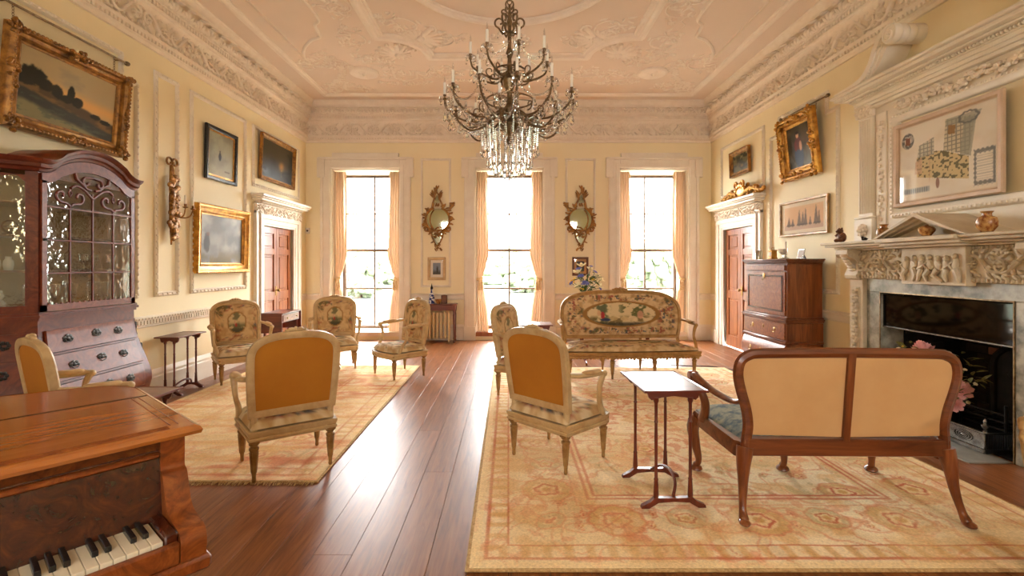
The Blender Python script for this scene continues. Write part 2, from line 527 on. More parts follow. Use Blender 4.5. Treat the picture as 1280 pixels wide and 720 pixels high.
# floor of oak boards running towards the windows
def make_floor():
    m, nt, b = new_mat('oak_boards')
    oi = nt.nodes.new('ShaderNodeObjectInfo')
    ge = nt.nodes.new('ShaderNodeNewGeometry')
    ad = nt.nodes.new('ShaderNodeVectorMath'); ad.operation = 'MULTIPLY_ADD'
    cb = nt.nodes.new('ShaderNodeCombineXYZ')
    nt.links.new(oi.outputs['Random'], cb.inputs[0]); nt.links.new(oi.outputs['Random'], cb.inputs[2])
    nt.links.new(cb.outputs[0], ad.inputs[0]); ad.inputs[1].default_value = (37, 0, 53)
    nt.links.new(ge.outputs['Position'], ad.inputs[2])
    mp = nt.nodes.new('ShaderNodeMapping'); mp.inputs['Scale'].default_value = (14, 0.9, 1)
    nt.links.new(ad.outputs[0], mp.inputs['Vector'])
    n1 = noise(nt, mp.outputs[0], 2.6, 7, 0.68, 0.8)
    c = ramp(nt, n1, [(0.28, srgb(92,50,22)), (0.5, srgb(134,80,40)), (0.74, srgb(160,104,60))])
    hs = nt.nodes.new('ShaderNodeHueSaturation')
    mr = nt.nodes.new('ShaderNodeMapRange'); mr.inputs['To Min'].default_value = 0.82; mr.inputs['To Max'].default_value = 1.12
    nt.links.new(oi.outputs['Random'], mr.inputs['Value']); nt.links.new(mr.outputs[0], hs.inputs['Value'])
    nt.links.new(c, hs.inputs['Color']); nt.links.new(hs.outputs[0], b.inputs['Base Color'])
    rr = nt.nodes.new('ShaderNodeMapRange'); rr.inputs['To Min'].default_value = 0.27; rr.inputs['To Max'].default_value = 0.47; b.inputs['Specular IOR Level'].default_value = 0.42
    n2 = noise(nt, coords(nt, (3, 0.8, 1), 'World'), 1.6, 4)
    nt.links.new(n2, rr.inputs['Value']); nt.links.new(rr.outputs[0], b.inputs['Roughness'])
    bump(nt, b, n1, 0.12, 0.004)
    M['oak'] = m
    fl = MB().box(XL, XR, YF, YB, -0.2, -0.02).build('floor', M['soot'], smooth=0)
    struct(fl, 'polished brown oak board floor', 'floor')
    w = 0.1955
    nb = int(round((XR - XL) / w)); w = (XR - XL) / nb
    protos = {}
    rnd = random.Random(3)
    for i in range(nb):
        y = YF
        while y < YB - 0.01:
            L = rnd.choice((2.4, 3.0, 3.6, 4.2))
            if y == YF: L *= rnd.choice((0.4, 0.7, 1.0))
            if YB - (y + L) < 1.0: L = YB - y
            key = round(L, 3)
            if key not in protos:
                protos[key] = MB().cbox(-w/2+0.0012, w/2-0.0012, 0.001, L-0.001, -0.019, 0.0, 0.0006).mesh('plank', smooth=0)
                protos[key].materials.append(m)
            o = bpy.data.objects.new('plank', protos[key]); COL.objects.link(o)
            o.location = (XL + (i+0.5)*w, y, 0); o.parent = fl
            y += L
    return fl
make_floor()

DY0, DY1, DZ = 7.63, 8.69, 2.08           # door openings in both side walls
FC = 4.13                                 # centre of the chimney piece
FY0, FY1, FZ = FC-0.64, FC+0.62, 1.18     # fireplace opening
def side_wall(name, x0, x1, holes, lab):
    b = MB(); y = YF - 0.4
    for (a, c, top) in sorted(holes):
        b.box(x0, x1, y, a, 0, H); b.box(x0, x1, a, c, top, H); y = c
    b.box(x0, x1, y, YB + 0.64, 0, H)
    struct(b.build(name, M['wall'], smooth=0), lab, 'wall')
side_wall('wall_left', XL-0.3, XL, [(DY0, DY1, DZ)], 'pale yellow panelled wall with the landscape painting')
side_wall('wall_right', XR, XR+0.62, [(DY0, DY1, DZ), (FY0, FY1, FZ)], 'pale yellow panelled wall with the chimney piece')
def end_wall(name, y0, y1, lab, hw=WHW, z0=WZ0):
    b = MB(); x = XL
    for c in WIN:
        b.box(x, c-hw, y0, y1, 0, H)
        b.box(c-hw, c+hw, y0, y1, WZ1, H); b.box(c-hw, c+hw, y0, y1, -0.02, z0); x = c+hw
    b.box(x, XR, y0, y1, 0, H)
    struct(b.build(name, M['wall'], smooth=0), lab, 'wall')
end_wall('wall_back', YB, YB+0.64, 'pale yellow wall with three tall windows')
end_wall('wall_front', YF-0.4, YF, 'pale yellow wall facing the three tall windows', FWHW, FWZ0)
ceil = MB().box(XL-0.3, XR+0.62, YF-0.4, YB+0.64, H, H+0.15).build('ceiling', M['ceil'], smooth=0)
struct(ceil, 'pinkish cream plaster ceiling with raised rococo ornament', 'ceiling')

# ---- relief ornaments (made once, copied): flat in local XY, standing out in +Z
def leaf(mb, x, y, ang, L, W, h=0.02, z=0.0):
    R = Matrix.Rotation(ang, 3, 'Z')
    c = Vector((x, y, z)) + R @ Vector((L*0.5, 0, 0))
    mb.ell(c, (L*0.52, W*0.5, h), 7, 4, R)
def vine(mb, pts, r0, r1, flat=0.7, n=6):
    k = len(pts)
    mb.tube([(p[0], p[1], r0*0.4) for p in pts], [r0+(r1-r0)*i/(k-1) for i in range(k)], n)
def rosette(mb, x, y, r, petals=7, h=0.03):
    for k in range(petals):
        leaf(mb, x, y, 2*PI*k/petals, r, r*0.62, h*0.7)
    mb.ell((x, y, h*0.4), (r*0.3, r*0.3, h), 8, 5)
def orn_scroll():
    """S-scroll of acanthus, about 0.5 long and 0.24 high, centred"""
    b = MB()
    s1 = spiral((-0.12, 0.0), 0.10, 0.02, -0.3, -5.6, 22)
    s2 = spiral((0.13, 0.0), 0.10, 0.02, PI-0.3, PI-5.6, 22)
    vine(b, s1, 0.016, 0.010); vine(b, s2, 0.016, 0.010)
    vine(b, [(-0.025, -0.03), (0.0, 0.0), (0.03, 0.03)], 0.017, 0.017)
    for c, a0 in (((-0.12, 0), 0.0), ((0.13, 0), PI)):
        for k in range(7):
            a = a0 - 0.4 - k*0.75
            leaf(b, c[0]+0.088*math.cos(a), c[1]+0.088*math.sin(a), a-0.9, 0.07, 0.042, 0.016)
        rosette(b, c[0], c[1], 0.045, 6, 0.026)
    for k in range(10):
        t = -0.22+0.048*k
        leaf(b, t, 0.10 if k % 2 else -0.10, (0.7 if k % 2 else -0.7)+(PI if k % 3 == 0 else 0), 0.075, 0.036, 0.018)
    return b
def orn_leaf():
    """upright curling acanthus leaf, 0.15 high, 0.12 wide"""
    b = MB()
    for k in range(-2, 3):
        leaf(b, k*0.016, 0.0, PI/2 - k*0.36, 0.13 - abs(k)*0.022, 0.045, 0.02)
    b.ell((0, 0.125, 0.022), (0.03, 0.022, 0.024), 8, 5)
    return b
def orn_cluster(seed):
    """spray of rococo leaves, scrolls and flowers, about 0.8 across"""
    r = random.Random(seed); b = MB()
    vine(b, spiral((0, 0), 0.30, 0.05, 0.2, -5.0, 24), 0.014, 0.008)
    vine(b, spiral((0.22, 0.12), 0.16, 0.03, 3.4, 8.2, 18), 0.011, 0.006)
    vine(b, [(0.28, 0.05), (0.40, 0.0), (0.52, 0.06), (0.60, 0.02)], 0.010, 0.005)
    for k in range(26):
        a = r.uniform(0, 2*PI); q = r.uniform(0.05, 0.38)
        leaf(b, q*math.cos(a), q*math.sin(a)*0.75, r.uniform(0, 2*PI), r.uniform(0.07, 0.15), r.uniform(0.03, 0.05), 0.018)
    for k in range(5):
        rosette(b, r.uniform(-0.28, 0.5), r.uniform(-0.2, 0.2), r.uniform(0.04, 0.07), 6, 0.03)
    return b
def orn_shell():
    b = MB()
    for k in range(9):
        a = -0.15 + (PI+0.3)*k/8
        leaf(b, 0, 0, a, 0.34, 0.085, 0.03)
        b.ell((0.33*math.cos(a), 0.33*math.sin(a), 0.012), (0.035, 0.035, 0.03), 7, 4)
    vine(b, spiral((-0.30, -0.08), 0.12, 0.03, 0.6, 5.6, 16), 0.018, 0.01)
    vine(b, spiral((0.30, -0.08), 0.12, 0.03, PI-0.6, PI-5.6, 16), 0.018, 0.01)
    b.ell((0, 0, 0.02), (0.07, 0.05, 0.045), 8, 5)
    for k in range(6):
        leaf(b, 0, -0.03, -PI/2+(k-2.5)*0.42, 0.2, 0.05, 0.02)
    return b

# ---- cornice round the room
def make_cornice():
    loop = [(XL, YF), (XR, YF), (XR, YB), (XL, YB)]
    prof = [(0.0,3.80),(0.03,3.80),(0.035,3.835),(0.055,3.85),(0.06,3.875),(0.075,3.89),(0.08,3.925),(0.03,3.935),
            (0.032,4.05),(0.05,4.15),(0.08,4.205),(0.10,4.215),(0.105,4.235),(0.10,4.24),(0.10,4.285),(0.125,4.29),
            (0.13,4.305),(0.135,4.36),(0.16,4.42),(0.195,4.435),(0.20,4.455),(0.205,4.47),(0.225,4.49),(0.24,4.52),(0.255,4.53),(0.26,4.549),(0.0,4.549)]
    o = MB().sweep(prof, loop, True, lambda x, y, d: (x, y, d)).build('cornice', M['plaster'], smooth=25)
    struct(o, 'deep plaster cornice with acanthus frieze below the ceiling', 'cornice')
    # dentils and the bead row: too small to pick apart
    d = MB(); e = MB()
    def run(n0, n1, step):
        k = int((n1-n0)/step); return [n0+(i+0.5)*(n1-n0)/k for i in range(k)]
    for y in run(3.2, YB-0.12, 0.05):
        for sx in (-1, 1):
            xa, xb = sorted((sx*(XR-0.10), sx*(XR-0.122)))
            d.box(xa, xb, y-0.014, y+0.014, 4.243, 4.283)
            xa, xb = sorted((sx*(XR-0.05), sx*(XR-0.078)))
            e.box(xa, xb, y-0.013, y+0.013, 3.852, 3.884)
    for x in run(XL+0.12, XR-0.12, 0.05):
        d.box(x-0.014, x+0.014, YB-0.122, YB-0.10, 4.243, 4.283)
        e.box(x-0.013, x+0.013, YB-0.078, YB-0.05, 3.852, 3.884)
    tag(d.build('dentil_course', M['plaster'], o, smooth=0), kind='stuff')
    tag(e.build('bead_course', M['plaster'], o, smooth=0), kind='stuff')
    # frieze scrolls and cove leaves, each a piece of its own
    sc = orn_scroll().build('acanthus_scroll', M['plaster'], o)
    lf = orn_leaf().build('acanthus_leaf', M['plaster'], o)
    spots, lspots = [], []
    zc, zl = 4.06, 4.295
    tilt = 1.35
    for i, x in enumerate(run(XL+0.1, XR-0.1, 0.40)):
        spots.append(((x, YB-0.038, zc), (PI/2, 0, 0), (1, 1 if i % 2 else -1, 2.0)))
    for x in run(XL+0.18, XR-0.18, 0.205):
        lspots.append(((x, YB-0.135, zl), (PI/2+0.38, 0, 0), (1.45,1,2.2)))
    for sx, rz in ((-1, PI/2), (1, -PI/2)):
        for i, y in enumerate(run(3.4, YB-0.1, 0.40)):
            spots.append(((sx*(XR-0.038), y, zc), (PI/2, 0, rz), (1, 1 if i % 2 else -1, 2.0)))
        for y in run(3.4, YB-0.18, 0.205):
            lspots.append(((sx*(XR-0.135), y, zl), (PI/2+0.38, 0, rz), (1.45,1,2.2)))
    place_copies(sc, spots); place_copies(lf, lspots)
make_cornice()

# ---- ceiling plasterwork
def make_ceiling():
    rib = [(-0.075,0.0),(-0.07,0.02),(-0.05,0.028),(-0.035,0.05),(0.0,0.062),(0.035,0.05),(0.05,0.028),(0.07,0.02),(0.075,0.0)]
    thin = [(-0.022,0.0),(-0.016,0.02),(0.0,0.028),(0.016,0.02),(0.022,0.0)]
    yc = 4.89
    def rib_obj(name, prof, path, closed=True):
        o = MB().sweep(prof, path, closed, pl_ceil).build(name, M['relief'], ceil, smooth=30)
        return o
    # outer rib with a break for the corner sprays
    rib_obj('outer_rib', [(o*0.8, d*0.7) for o, d in rib], [(-3.33, -1.7), (3.33, -1.7), (3.33, 8.72), (-3.33, 8.72)])
    # central panel with incurved corners
    path = []
    hx, hy, r = 1.79, 2.24, 0.63
    for cx, cy, a0 in ((hx, -hy, PI), (hx, hy, -PI/2), (-hx, hy, 0.0), (-hx, -hy, PI/2)):
        for k in range(13):
            a = a0 - (PI/2)*k/12
            path.append((cx + r*math.cos(a), yc + cy + r*math.sin(a)))
    rib_obj('panel_rib', rib, path)
    rib_obj('panel_inner_bead', thin, [(p[0]*0.95, yc+(p[1]-yc)*0.96) for p in path])
    rib_obj('centre_ring', [(o*0.9, d) for o, d in rib], [(1.22*math.cos(2*PI*k/56), yc+1.22*math.sin(2*PI*k/56)) for k in range(56)])
    # long side panels with ogee ends, beaded
    for s in (-1, 1):
        far = [(2.38, 5.9), (2.40, 6.08), (2.50, 6.20), (2.53, 6.36), (2.56, 6.52), (2.72, 6.62), (2.90, 6.84), (3.02, 7.08), (3.05, 7.26)]
        far = [(p.x, p.y) for p in bez([(a, b, 0) for a, b in far], 4)]
        near = [(x, 2*yc - y) for x, y in far][::-1]
        path = [(s*x, y) for x, y in near + far][::(1 if s > 0 else -1)]
        path = [(s*2.38, yc)] if False else path
        rib_obj('side_panel_bead', thin, path)
    # sprays, shells, medallions
    protos = {'scroll_spray': orn_cluster(4), 'leaf_spray': orn_cluster(9), 'shell_ornament': orn_shell()}
    med = MB().lathe([(0.0,0.0),(0.25,0.0),(0.25,0.03),(0.225,0.045),(0.20,0.03),(0.0,0.026)], 28)
    rosette(med, 0, 0, 0.12, 7, 0.06)
    protos['medallion'] = med
    spots = {k: [] for k in protos}
    spots['garland'] = []
    g = MB()
    pts = [(t*0.9-0.45, -0.10*(1-(2*t-1)**2)) for t in [i/9 for i in range(10)]]
    rr = random.Random(5)
    for x, y in pts:
        for k in range(4):
            leaf(g, x, y, rr.uniform(0, 2*PI), 0.08, 0.04, 0.02)
        rosette(g, x, y+rr.uniform(-0.02, 0.02), 0.04, 5, 0.03)
    protos['garland'] = g
    for s in (-1, 1):
        for t in (1, -1):
            Y = lambda y: yc + t*(y-yc)
            f = (s, t, 1)
            rot = lambda a: (PI, 0, a)
            spots['medallion'].append(((s*2.32, Y(7.72), H), rot(0)))
            spots['scroll_spray'] += [((s*2.95, Y(7.35), H), rot(s*0.9)), ((s*1.75, Y(7.86), H), rot(s*0.2)), ((s*2.15, Y(6.62), H), rot(s*1.5), (0.9,0.9,1)),
                                      ((s*1.35, Y(6.25), H), rot(s*2.3), (0.95,0.95,1)), ((s*2.75, Y(8.32), H), rot(-s*0.4), (0.8,0.8,1))]
            spots['leaf_spray'] += [((s*2.05, Y(7.22), H), rot(-s*0.7)), ((s*1.15, Y(7.72), H), rot(s*0.1)), ((s*2.1, Y(5.75), H), rot(s*1.3)),
                                    ((s*3.1, Y(8.45), H), rot(s*0.8), (0.8,0.8,1)), ((s*2.62, Y(7.45), H), rot(s*2.2), (0.8,0.8,1)), ((s*0.95, Y(6.62), H), rot(s*0.4), (0.8,0.8,1))]
            spots['shell_ornament'] += [((s*1.62, Y(7.05), H), rot(s*0.75)), ((s*1.2, Y(6.55), H), rot(s*0.8+PI), (1.1,1.1,1))]
            spots['garland'] += [((s*1.75, Y(8.12), H), rot(0)), ((s*0.62, Y(7.98), H), rot(s*0.05)), ((s*2.85, Y(7.9), H), rot(s*1.0))]
    spots['shell_ornament'] += [((0, yc+1.75, H), (PI, 0, 0), (0.9,0.9,1)), ((0, 8.0, H), (PI, 0, 0), (0.9,0.9,1))]
    for k, b in protos.items():
        place_copies(b.build(k, M['relief'], ceil), [(s[0], s[1], tuple(q*f for q, f in zip(s[2] if len(s) > 2 else (1,1,1), (0.92,0.92,0.9)))) for s in spots[k]])
make_ceiling()

# ---- dado rail, skirting and wall panel mouldings
DADO = [(0.0,0.0),(0.0,0.012),(0.012,0.018),(0.022,0.014),(0.028,0.03),(0.085,0.03),(0.092,0.05),(0.11,0.055),(0.118,0.03),(0.125,0.0)]
SKIRT = [(0.0,0.0),(0.0,0.03),(0.21,0.03),(0.225,0.022),(0.25,0.024),(0.28,0.012),(0.30,0.0)]
def runs(side, segs, prof, z0, name, lab, first):
    """straight mouldings on one wall; one object for each uninterrupted run"""
    n = first
    for a, b in segs:
        o = MB().sweep(prof, [(b, z0), (a, z0)] if False else [(a, z0), (b, z0)], False, WALL[side]).build(name % n if '%' in name else name, M['white'], smooth=25)
        struct(o, lab, 'moulding'); n += 1
    return n
CASE0, CASE1 = 7.34, 8.98
CH0, CH1 = FC-1.27, FC+1.27            # wall taken by the chimney piece
backgaps = [(XL, WIN[0]-0.88), (WIN[0]+0.88, WIN[1]-0.88), (WIN[1]+0.88, WIN[2]-0.88), (WIN[2]+0.88, XR)]
tn = 1
tn = runs('left', [(YF, CASE0), (CASE1, YB)], DADO, 0.775, 'trim_%d', 'white fret dado rail on the wall with the landscape painting', tn)
tn = runs('right', [(YF, CH0), (CH1, CASE0), (CASE1, YB)], DADO, 0.775, 'trim_%d', 'white dado rail on the wall with the chimney piece', tn)
tn = runs('back', backgaps, DADO, 0.775, 'trim_%d', 'white dado rail between the tall windows', tn)
runs('left', [(YF, CASE0), (CASE1, YB)], SKIRT, 0.0, 'baseboard_left', 'white skirting on the wall with the landscape painting', 0)
runs('right', [(YF, CH0), (CH1, CASE0), (CASE1, YB)], SKIRT, 0.0, 'baseboard_right', 'white skirting on the wall with the chimney piece', 0)
runs('back', backgaps, SKIRT, 0.0, 'baseboard_back', 'white skirting under the window wall', 0)
fr = MB()
for i in range(int((CASE0-3.0)/0.045)):
    y = 3.0 + i*0.045
    fr.box(XL+0.03, XL+0.042, y-0.008, y+0.008, 0.812, 0.852)
    fr.box(XL+0.03, XL+0.038, y+0.012, y+0.026, 0.826, 0.838)
    fr.box(XL+0.05, XL+0.062, y-0.012, y+0.012, 0.868, 0.884)
tag(fr.build('fret_course', M['white'], bpy.data.objects['trim_1'], smooth=0), kind='stuff')

PANEL = [(-0.005,0.0),(0.0,0.016),(0.014,0.024),(0.028,0.018),(0.036,0.026),(0.048,0.012),(0.052,0.0)]
def panel(side, a0, a1, z0, z1, lab, sh=None, prof=PANEL):
    global tn
    path = [(a0, z0), (a1, z0), (a1, z1)]
    if sh:
        s0, s1, zs = sh
        path += [(s1, z1), (s1, zs), (s0, zs), (s0, z1)]
    path += [(a0, z1)]
    o = MB().sweep(prof, path, True, WALL[side], cap=False).build('trim_%d' % tn, M['white'], smooth=25)
    struct(o, lab, 'moulding'); tn += 1
    # egg-and-dart beads along the moulding, too small to pick apart
    bd = MB()
    for (p, q) in zip(path, path[1:]+path[:1]):
        L = math.hypot(q[0]-p[0], q[1]-p[1])
        if L < 0.05: continue
        n = max(2, int(L/0.07))
        ux, uy = (q[0]-p[0])/L, (q[1]-p[1])/L
        for k in range(n):
            t = (k+0.5)*L/n
            c = WALL[side](p[0]+ux*t-uy*0.02, p[1]+uy*t+ux*0.02, 0.02)
            bd.ell(c, (0.016, 0.016, 0.016) if side != 'x' else 0.016, 6, 4)
    tag(bd.build('bead_course', M['white'], o), kind='stuff')
panel('left', 2.55, 5.06, 1.10, 3.36, 'shouldered panel moulding around the landscape painting', (2.75, 4.86, 3.60))
panel('left', 5.29, 5.68, 1.10, 3.60, 'narrow panel moulding around the gilt wall sconce')
panel('left', 5.89, 7.14, 1.10, 3.60, 'panel moulding around the two pictures above the armchair')
panel('left', 7.32, 8.95, 2.66, 3.60, 'panel moulding above the door around the dark painting')
panel('left', YF+0.3, 2.2, 1.10, 3.60, 'panel moulding beside the landscape painting')
panel('right', 7.32, 8.80, 2.66, 3.58, 'panel moulding above the door with the gilt carving')
panel('right', 5.66, 7.16, 1.10, 3.34, 'shouldered panel moulding behind the fall-front secretaire', (5.86, 6.94, 3.58))
panel('right', YF+0.3, 2.6, 1.10, 3.60, 'panel moulding on the near side of the chimney piece')
for c, nm in (((WIN[0]+WIN[1])/2-0.035, 'blue and white bottle'), ((WIN[1]+WIN[2])/2-0.02, 'flower vase')):
    panel('back', c-0.29, c+0.29, 1.02, 3.50, 'pier panel moulding above the '+nm, prof=[(o*0.8, d*0.8) for o, d in PANEL])

# ---- windows
def make_window(n, cx):
    w = empty('window_%d' % n, (cx, YB, 0)); lab = ('tall sash window nearest the drop-leaf table', 'tall sash window between the two gilt mirrors', 'tall sash window behind the tapestry sofa')[n-1]
    struct(w, lab, 'window')
    # architrave with ears, head and raised cap (local x, y towards outside, z)
    a = MB()
    for s in (-1, 1):
        x0, x1 = sorted((s*WHW, s*(WHW+0.21)))
        a.cbox(x0, x1, -0.05, 0, 0.26, WZ1+0.20, 0.006)
        x0, x1 = sorted((s*(WHW+0.02), s*(WHW+0.075))); a.box(x0, x1, -0.066, -0.04, 0.26, WZ1+0.02)
        x0, x1 = sorted((s*(WHW+0.15), s*(WHW+0.19))); a.box(x0, x1, -0.075, -0.04, 0.26, WZ1+0.15)
        x0, x1 = sorted((s*(WHW+0.12), s*(WHW+0.265))); a.cbox(x0, x1, -0.072, 0, WZ1-0.17, WZ1+0.21, 0.006)
        x0, x1 = sorted((s*(WHW-0.01), s*(WHW+0.225))); a.cbox(x0, x1, -0.07, 0, 0.0, 0.27, 0.008)
    a.cbox(-WHW, WHW, -0.049, 0, WZ1, WZ1+0.21, 0.006)
    a.box(-WHW-0.075, WHW+0.075, -0.066, -0.04, WZ1+0.02, WZ1+0.075)
    a.cbox(-WHW-0.24, WHW+0.24, -0.085, 0, WZ1+0.17, WZ1+0.215, 0.006)
    a.cbox(-WHW+0.02, WHW-0.02, -0.06, 0, WZ1+0.215, WZ1+0.30, 0.008)
    a.build('architrave', M['white'], w)
    r = MB()
    for s in (-1, 1):
        x0, x1 = sorted((s*WHW, s*(WHW-0.02))); r.box(x0, x1, 0, 0.64, WZ0, WZ1)
        for z0, z1 in ((0.35, 1.55), (1.65, 3.1)):
            x0, x1 = sorted((s*(WHW-0.02), s*(WHW-0.035)))
            r.cbox(x0, x1, 0.10, 0.50, z0, z1, 0.006)
    r.box(-WHW, WHW, 0, 0.64, WZ1-0.02, WZ1)
    r.build('shutter_lining', M['white'], w)
    MB().cbox(-WHW, WHW, -0.01, 0.62, WZ0-0.05, WZ0+0.03, 0.006).build('window_board', M['door'] if n == 2 else M['white'], w)
    yS = SASH - YB
    f = MB()
    z0, z1 = WZ0+0.03, WZ1-0.02
    hw = WHW-0.02
    for s in (-1, 1):
        x0, x1 = sorted((s*hw, s*(hw-0.065))); f.cbox(x0, x1, yS-0.05, yS+0.03, z0, z1, 0.004)
    f.cbox(-hw, hw, yS-0.05, yS+0.03, z1-0.05, z1, 0.004); f.cbox(-hw, hw, yS-0.05, yS+0.03, z0, z0+0.06, 0.004)
    zs = [z0+0.06, 0.965, 1.747, 2.49, z1-0.05]
    f.build('sash_frame', M['sash'], w)
    MB().cbox(-hw+0.04, hw-0.04, yS-0.045, yS+0.02, 1.715, 1.778, 0.003).build('meeting_rail', M['sash'], w)
    for z in (0.965, 2.49):
        MB().cbox(-hw+0.04, hw-0.04, yS-0.02, yS+0.01, z-0.017, z+0.017, 0.003).build('glazing_bar', M['sash'], w)
    MB().cbox(-0.017, 0.017, yS-0.023, yS+0.007, z0+0.05, z1-0.05, 0.003).build('glazing_bar', M['sash'], w)
    for a0, a1 in zip(zs, zs[1:]):
        for x0, x1 in ((-hw+0.06, -0.016), (0.016, hw-0.06)):
            MB().box(x0, x1, yS-0.006, yS-0.002, a0+0.01, a1-0.01).build('pane', M['pane'], w, smooth=0)
M['sash'] = mat_plain('sash_brown', (96,74,58), (80,60,46), 0.5, scale=6)
for i, c in enumerate(WIN): make_window(i+1, c)

# ---- double doors with carved cases
def make_door(n, side):
    sx = -1 if side == 'left' else 1
    cy = (DY0+DY1)/2
    rz = PI/2 if side == 'left' else -PI/2
    d = empty('door_%d' % n, (sx*XR, cy, 0), rz)
    struct(d, 'pair of panelled mahogany doors ' + ('beside the drop-leaf table' if n == 1 else 'under the gilt carving'), 'door')
    hw = (DY1-DY0)/2
    for s in (-1, 1):
        x0, x1 = sorted((s*0.003, s*(hw-0.005)))
        lf = MB(); y0, y1 = 0.03, 0.075
        st = 0.085
        lf.cbox(x0, x0+st, y0, y1, 0.005, DZ-0.005, 0.003); lf.cbox(x1-st, x1, y0, y1, 0.005, DZ-0.005, 0.003)
        rails = [(0.005, 0.20), (0.86, 1.0), (1.62, 1.72), (DZ-0.11, DZ-0.005)]
        for z0, z1 in rails: lf.cbox(x0+st, x1-st, y0, y1, z0, z1, 0.003)
        lo = lf.build('door_leaf', M['door'], d)
        for (a, b), (c, e) in zip(rails, rails[1:]):
            pn = MB().box(x0+st, x1-st, y0+0.02, y1-0.01, b, c)
            pn.cbox(x0+st+0.035, x1-st-0.035, y0+0.008, y1, b+0.04, c-0.04, 0.006)
            pn.build('door_panel', M['door'], lo)
    kb = MB().lathe([(0.008,0.0),(0.008,-0.03),(0.022,-0.036),(0.028,-0.05),(0.02,-0.064),(0.0,-0.067)], 12, (0.06 if n == 2 else -0.02, 0.03, 1.02), 'y')
    kb.box(0.035 if n == 2 else -0.045, 0.085 if n == 2 else 0.005, 0.024, 0.03, 0.93, 1.09)
    kb.build('door_knob', M['brass'], d)
    MB().box(-hw, hw, 0.12, 0.125, 0, DZ).build('door_backing', M['soot'], d, smooth=0)
    t = empty('trim_%d' % (60+n), (sx*XR, cy, 0), rz)
    struct(t, 'white carved door case with projecting cornice ' + ('by the drop-leaf table' if n == 1 else 'carrying the gilt carving'), 'door case')
    a = MB()
    path = [(-hw, 0.0), (-hw, DZ), (hw, DZ), (hw, 0.0)]
    a.sweep([(0.0,0.02),(0.0,-0.03),(0.03,-0.035),(0.035,-0.045),(0.10,-0.05),(0.105,-0.065),(0.15,-0.075),(0.17,-0.07),(0.175,0.0)], path, False, lambda x, z, dd: (x, dd, z))
    for s in (-1, 1):
        x0, x1 = sorted((s*(hw+0.175), s*(hw+0.27))); a.cbox(x0, x1, -0.05, 0, 0, 2.30, 0.006)
        x0, x1 = sorted((s*(hw+0.165), s*(hw+0.28))); a.cbox(x0, x1, -0.075, 0, 0, 0.26, 0.006)
    a.build('architrave', M['white'], t)
    MB().cbox(-hw-0.27, hw+0.27, -0.055, 0, 2.25, 2.40, 0.004).build('frieze', M['white'], t)
    c = MB()
    prof = [(0.0,2.38),(0.06,2.38),(0.065,2.40),(0.085,2.415),(0.09,2.44),(0.16,2.445),(0.165,2.475),(0.175,2.485),(0.195,2.52),(0.20,2.545),(0.0,2.545)]
    path = [(-hw-0.28, 0.0), (hw+0.28, 0.0)]
    ring = [(-hw-0.27, 0.0), (-hw-0.27, -0.001), (hw+0.27, -0.001), (hw+0.27, 0.0)]
    c.sweep([(-o, z) for o, z in prof], ring, False, lambda x, y, dd: (x, y, dd)) if False else None
    for o0, z0, o1, z1 in ((0.06,2.38,0.06,2.415),(0.085,2.415,0.085,2.44),(0.16,2.44,0.16,2.475),(0.18,2.475,0.18,2.50),(0.20,2.50,0.20,2.545)):
        c.cbox(-hw-0.16-o0, hw+0.16+o0, -o0, 0, z0, z1, 0.008)
    for k in range(34):
        x = -hw-0.2 + (2*hw+0.4)*(k+0.5)/34
        c.box(x-0.010, x+0.010, -0.105, -0.08, 2.417, 2.438)
    c.build('door_cornice', M['white'], t)
    sc = orn_scroll().build('carved_scroll', M['plaster'], t)
    place_copies(sc, [((x, -0.06, 2.325), (PI/2, 0, 0), (0.85, 0.52 if i % 2 else -0.52, 0.8)) for i, x in enumerate((-0.6, -0.2, 0.2, 0.6))])
make_door(1, 'left'); make_door(2, 'right')

# ---- outside: terrace, lawn, trees
struct(MB().box(-14, 14, YB+0.66, 17, -0.9, -0.7).build('terrace', M['terrace'], smooth=0), 'stone terrace outside the windows', 'terrace')
struct(MB().box(-160, 160, 17, 260, -1.5, -1.3).build('lawn', M['lawn'], smooth=0), 'pale sunlit lawn beyond the terrace', 'lawn')
def make_tree(x, y, h, w, seed, lab):
    r = random.Random(seed)
    t = empty('tree', (x, y, -1.4), 0, lab, 'tree', 'trees beyond the lawn')
    MB().tube([(0,0,0),(0.1,0,h*0.3),(0,0.1,h*0.6)], [0.35,0.28,0.15], 8).build('trunk', M['bark'], t)
    b = MB()
    for k in range(260):
        a = r.uniform(0, 2*PI); q = r.uniform(0.2, 0.95); zz = r.uniform(0.15, 0.95)
        k2 = math.sin(PI*min(1, zz*0.95))
        b.ell((q*w*k2*math.cos(a), q*w*k2*math.sin(a), zz*h), (w*r.uniform(0.09,0.2), w*r.uniform(0.09,0.2), h*r.uniform(0.09,0.15)), 7, 5)
    b.build('crown', M['tree'], t)
kinds = ['broad rounded tree standing beyond the lawn', 'tall leafy tree standing beyond the lawn', 'low bushy tree standing beyond the lawn']
rt = random.Random(21)
for i, x in enumerate((-34, -26.5, -19, -12.5, -6, 1.5, 8, 14.5, 21, 28, 35)):
    hh = rt.uniform(3.6, 5.6) if i not in (4, 5) else 3.6
    make_tree(x, 44+rt.uniform(-4, 6), hh, rt.uniform(2.7, 3.1), 100+i, kinds[i % 3])

hd = MB(); rh = random.Random(6)
for k in range(420):
    hd.ell((rh.uniform(-52, 52), 66+rh.uniform(-1.5, 1.5), -1.4+rh.uniform(0.4, 4.6)), (rh.uniform(0.8, 1.6), 1.0, rh.uniform(0.5, 1.1)), 7, 5)
tag(hd.build('hedge', M['tree']), 'long leafy hedge running behind the trees beyond the lawn', 'hedge')
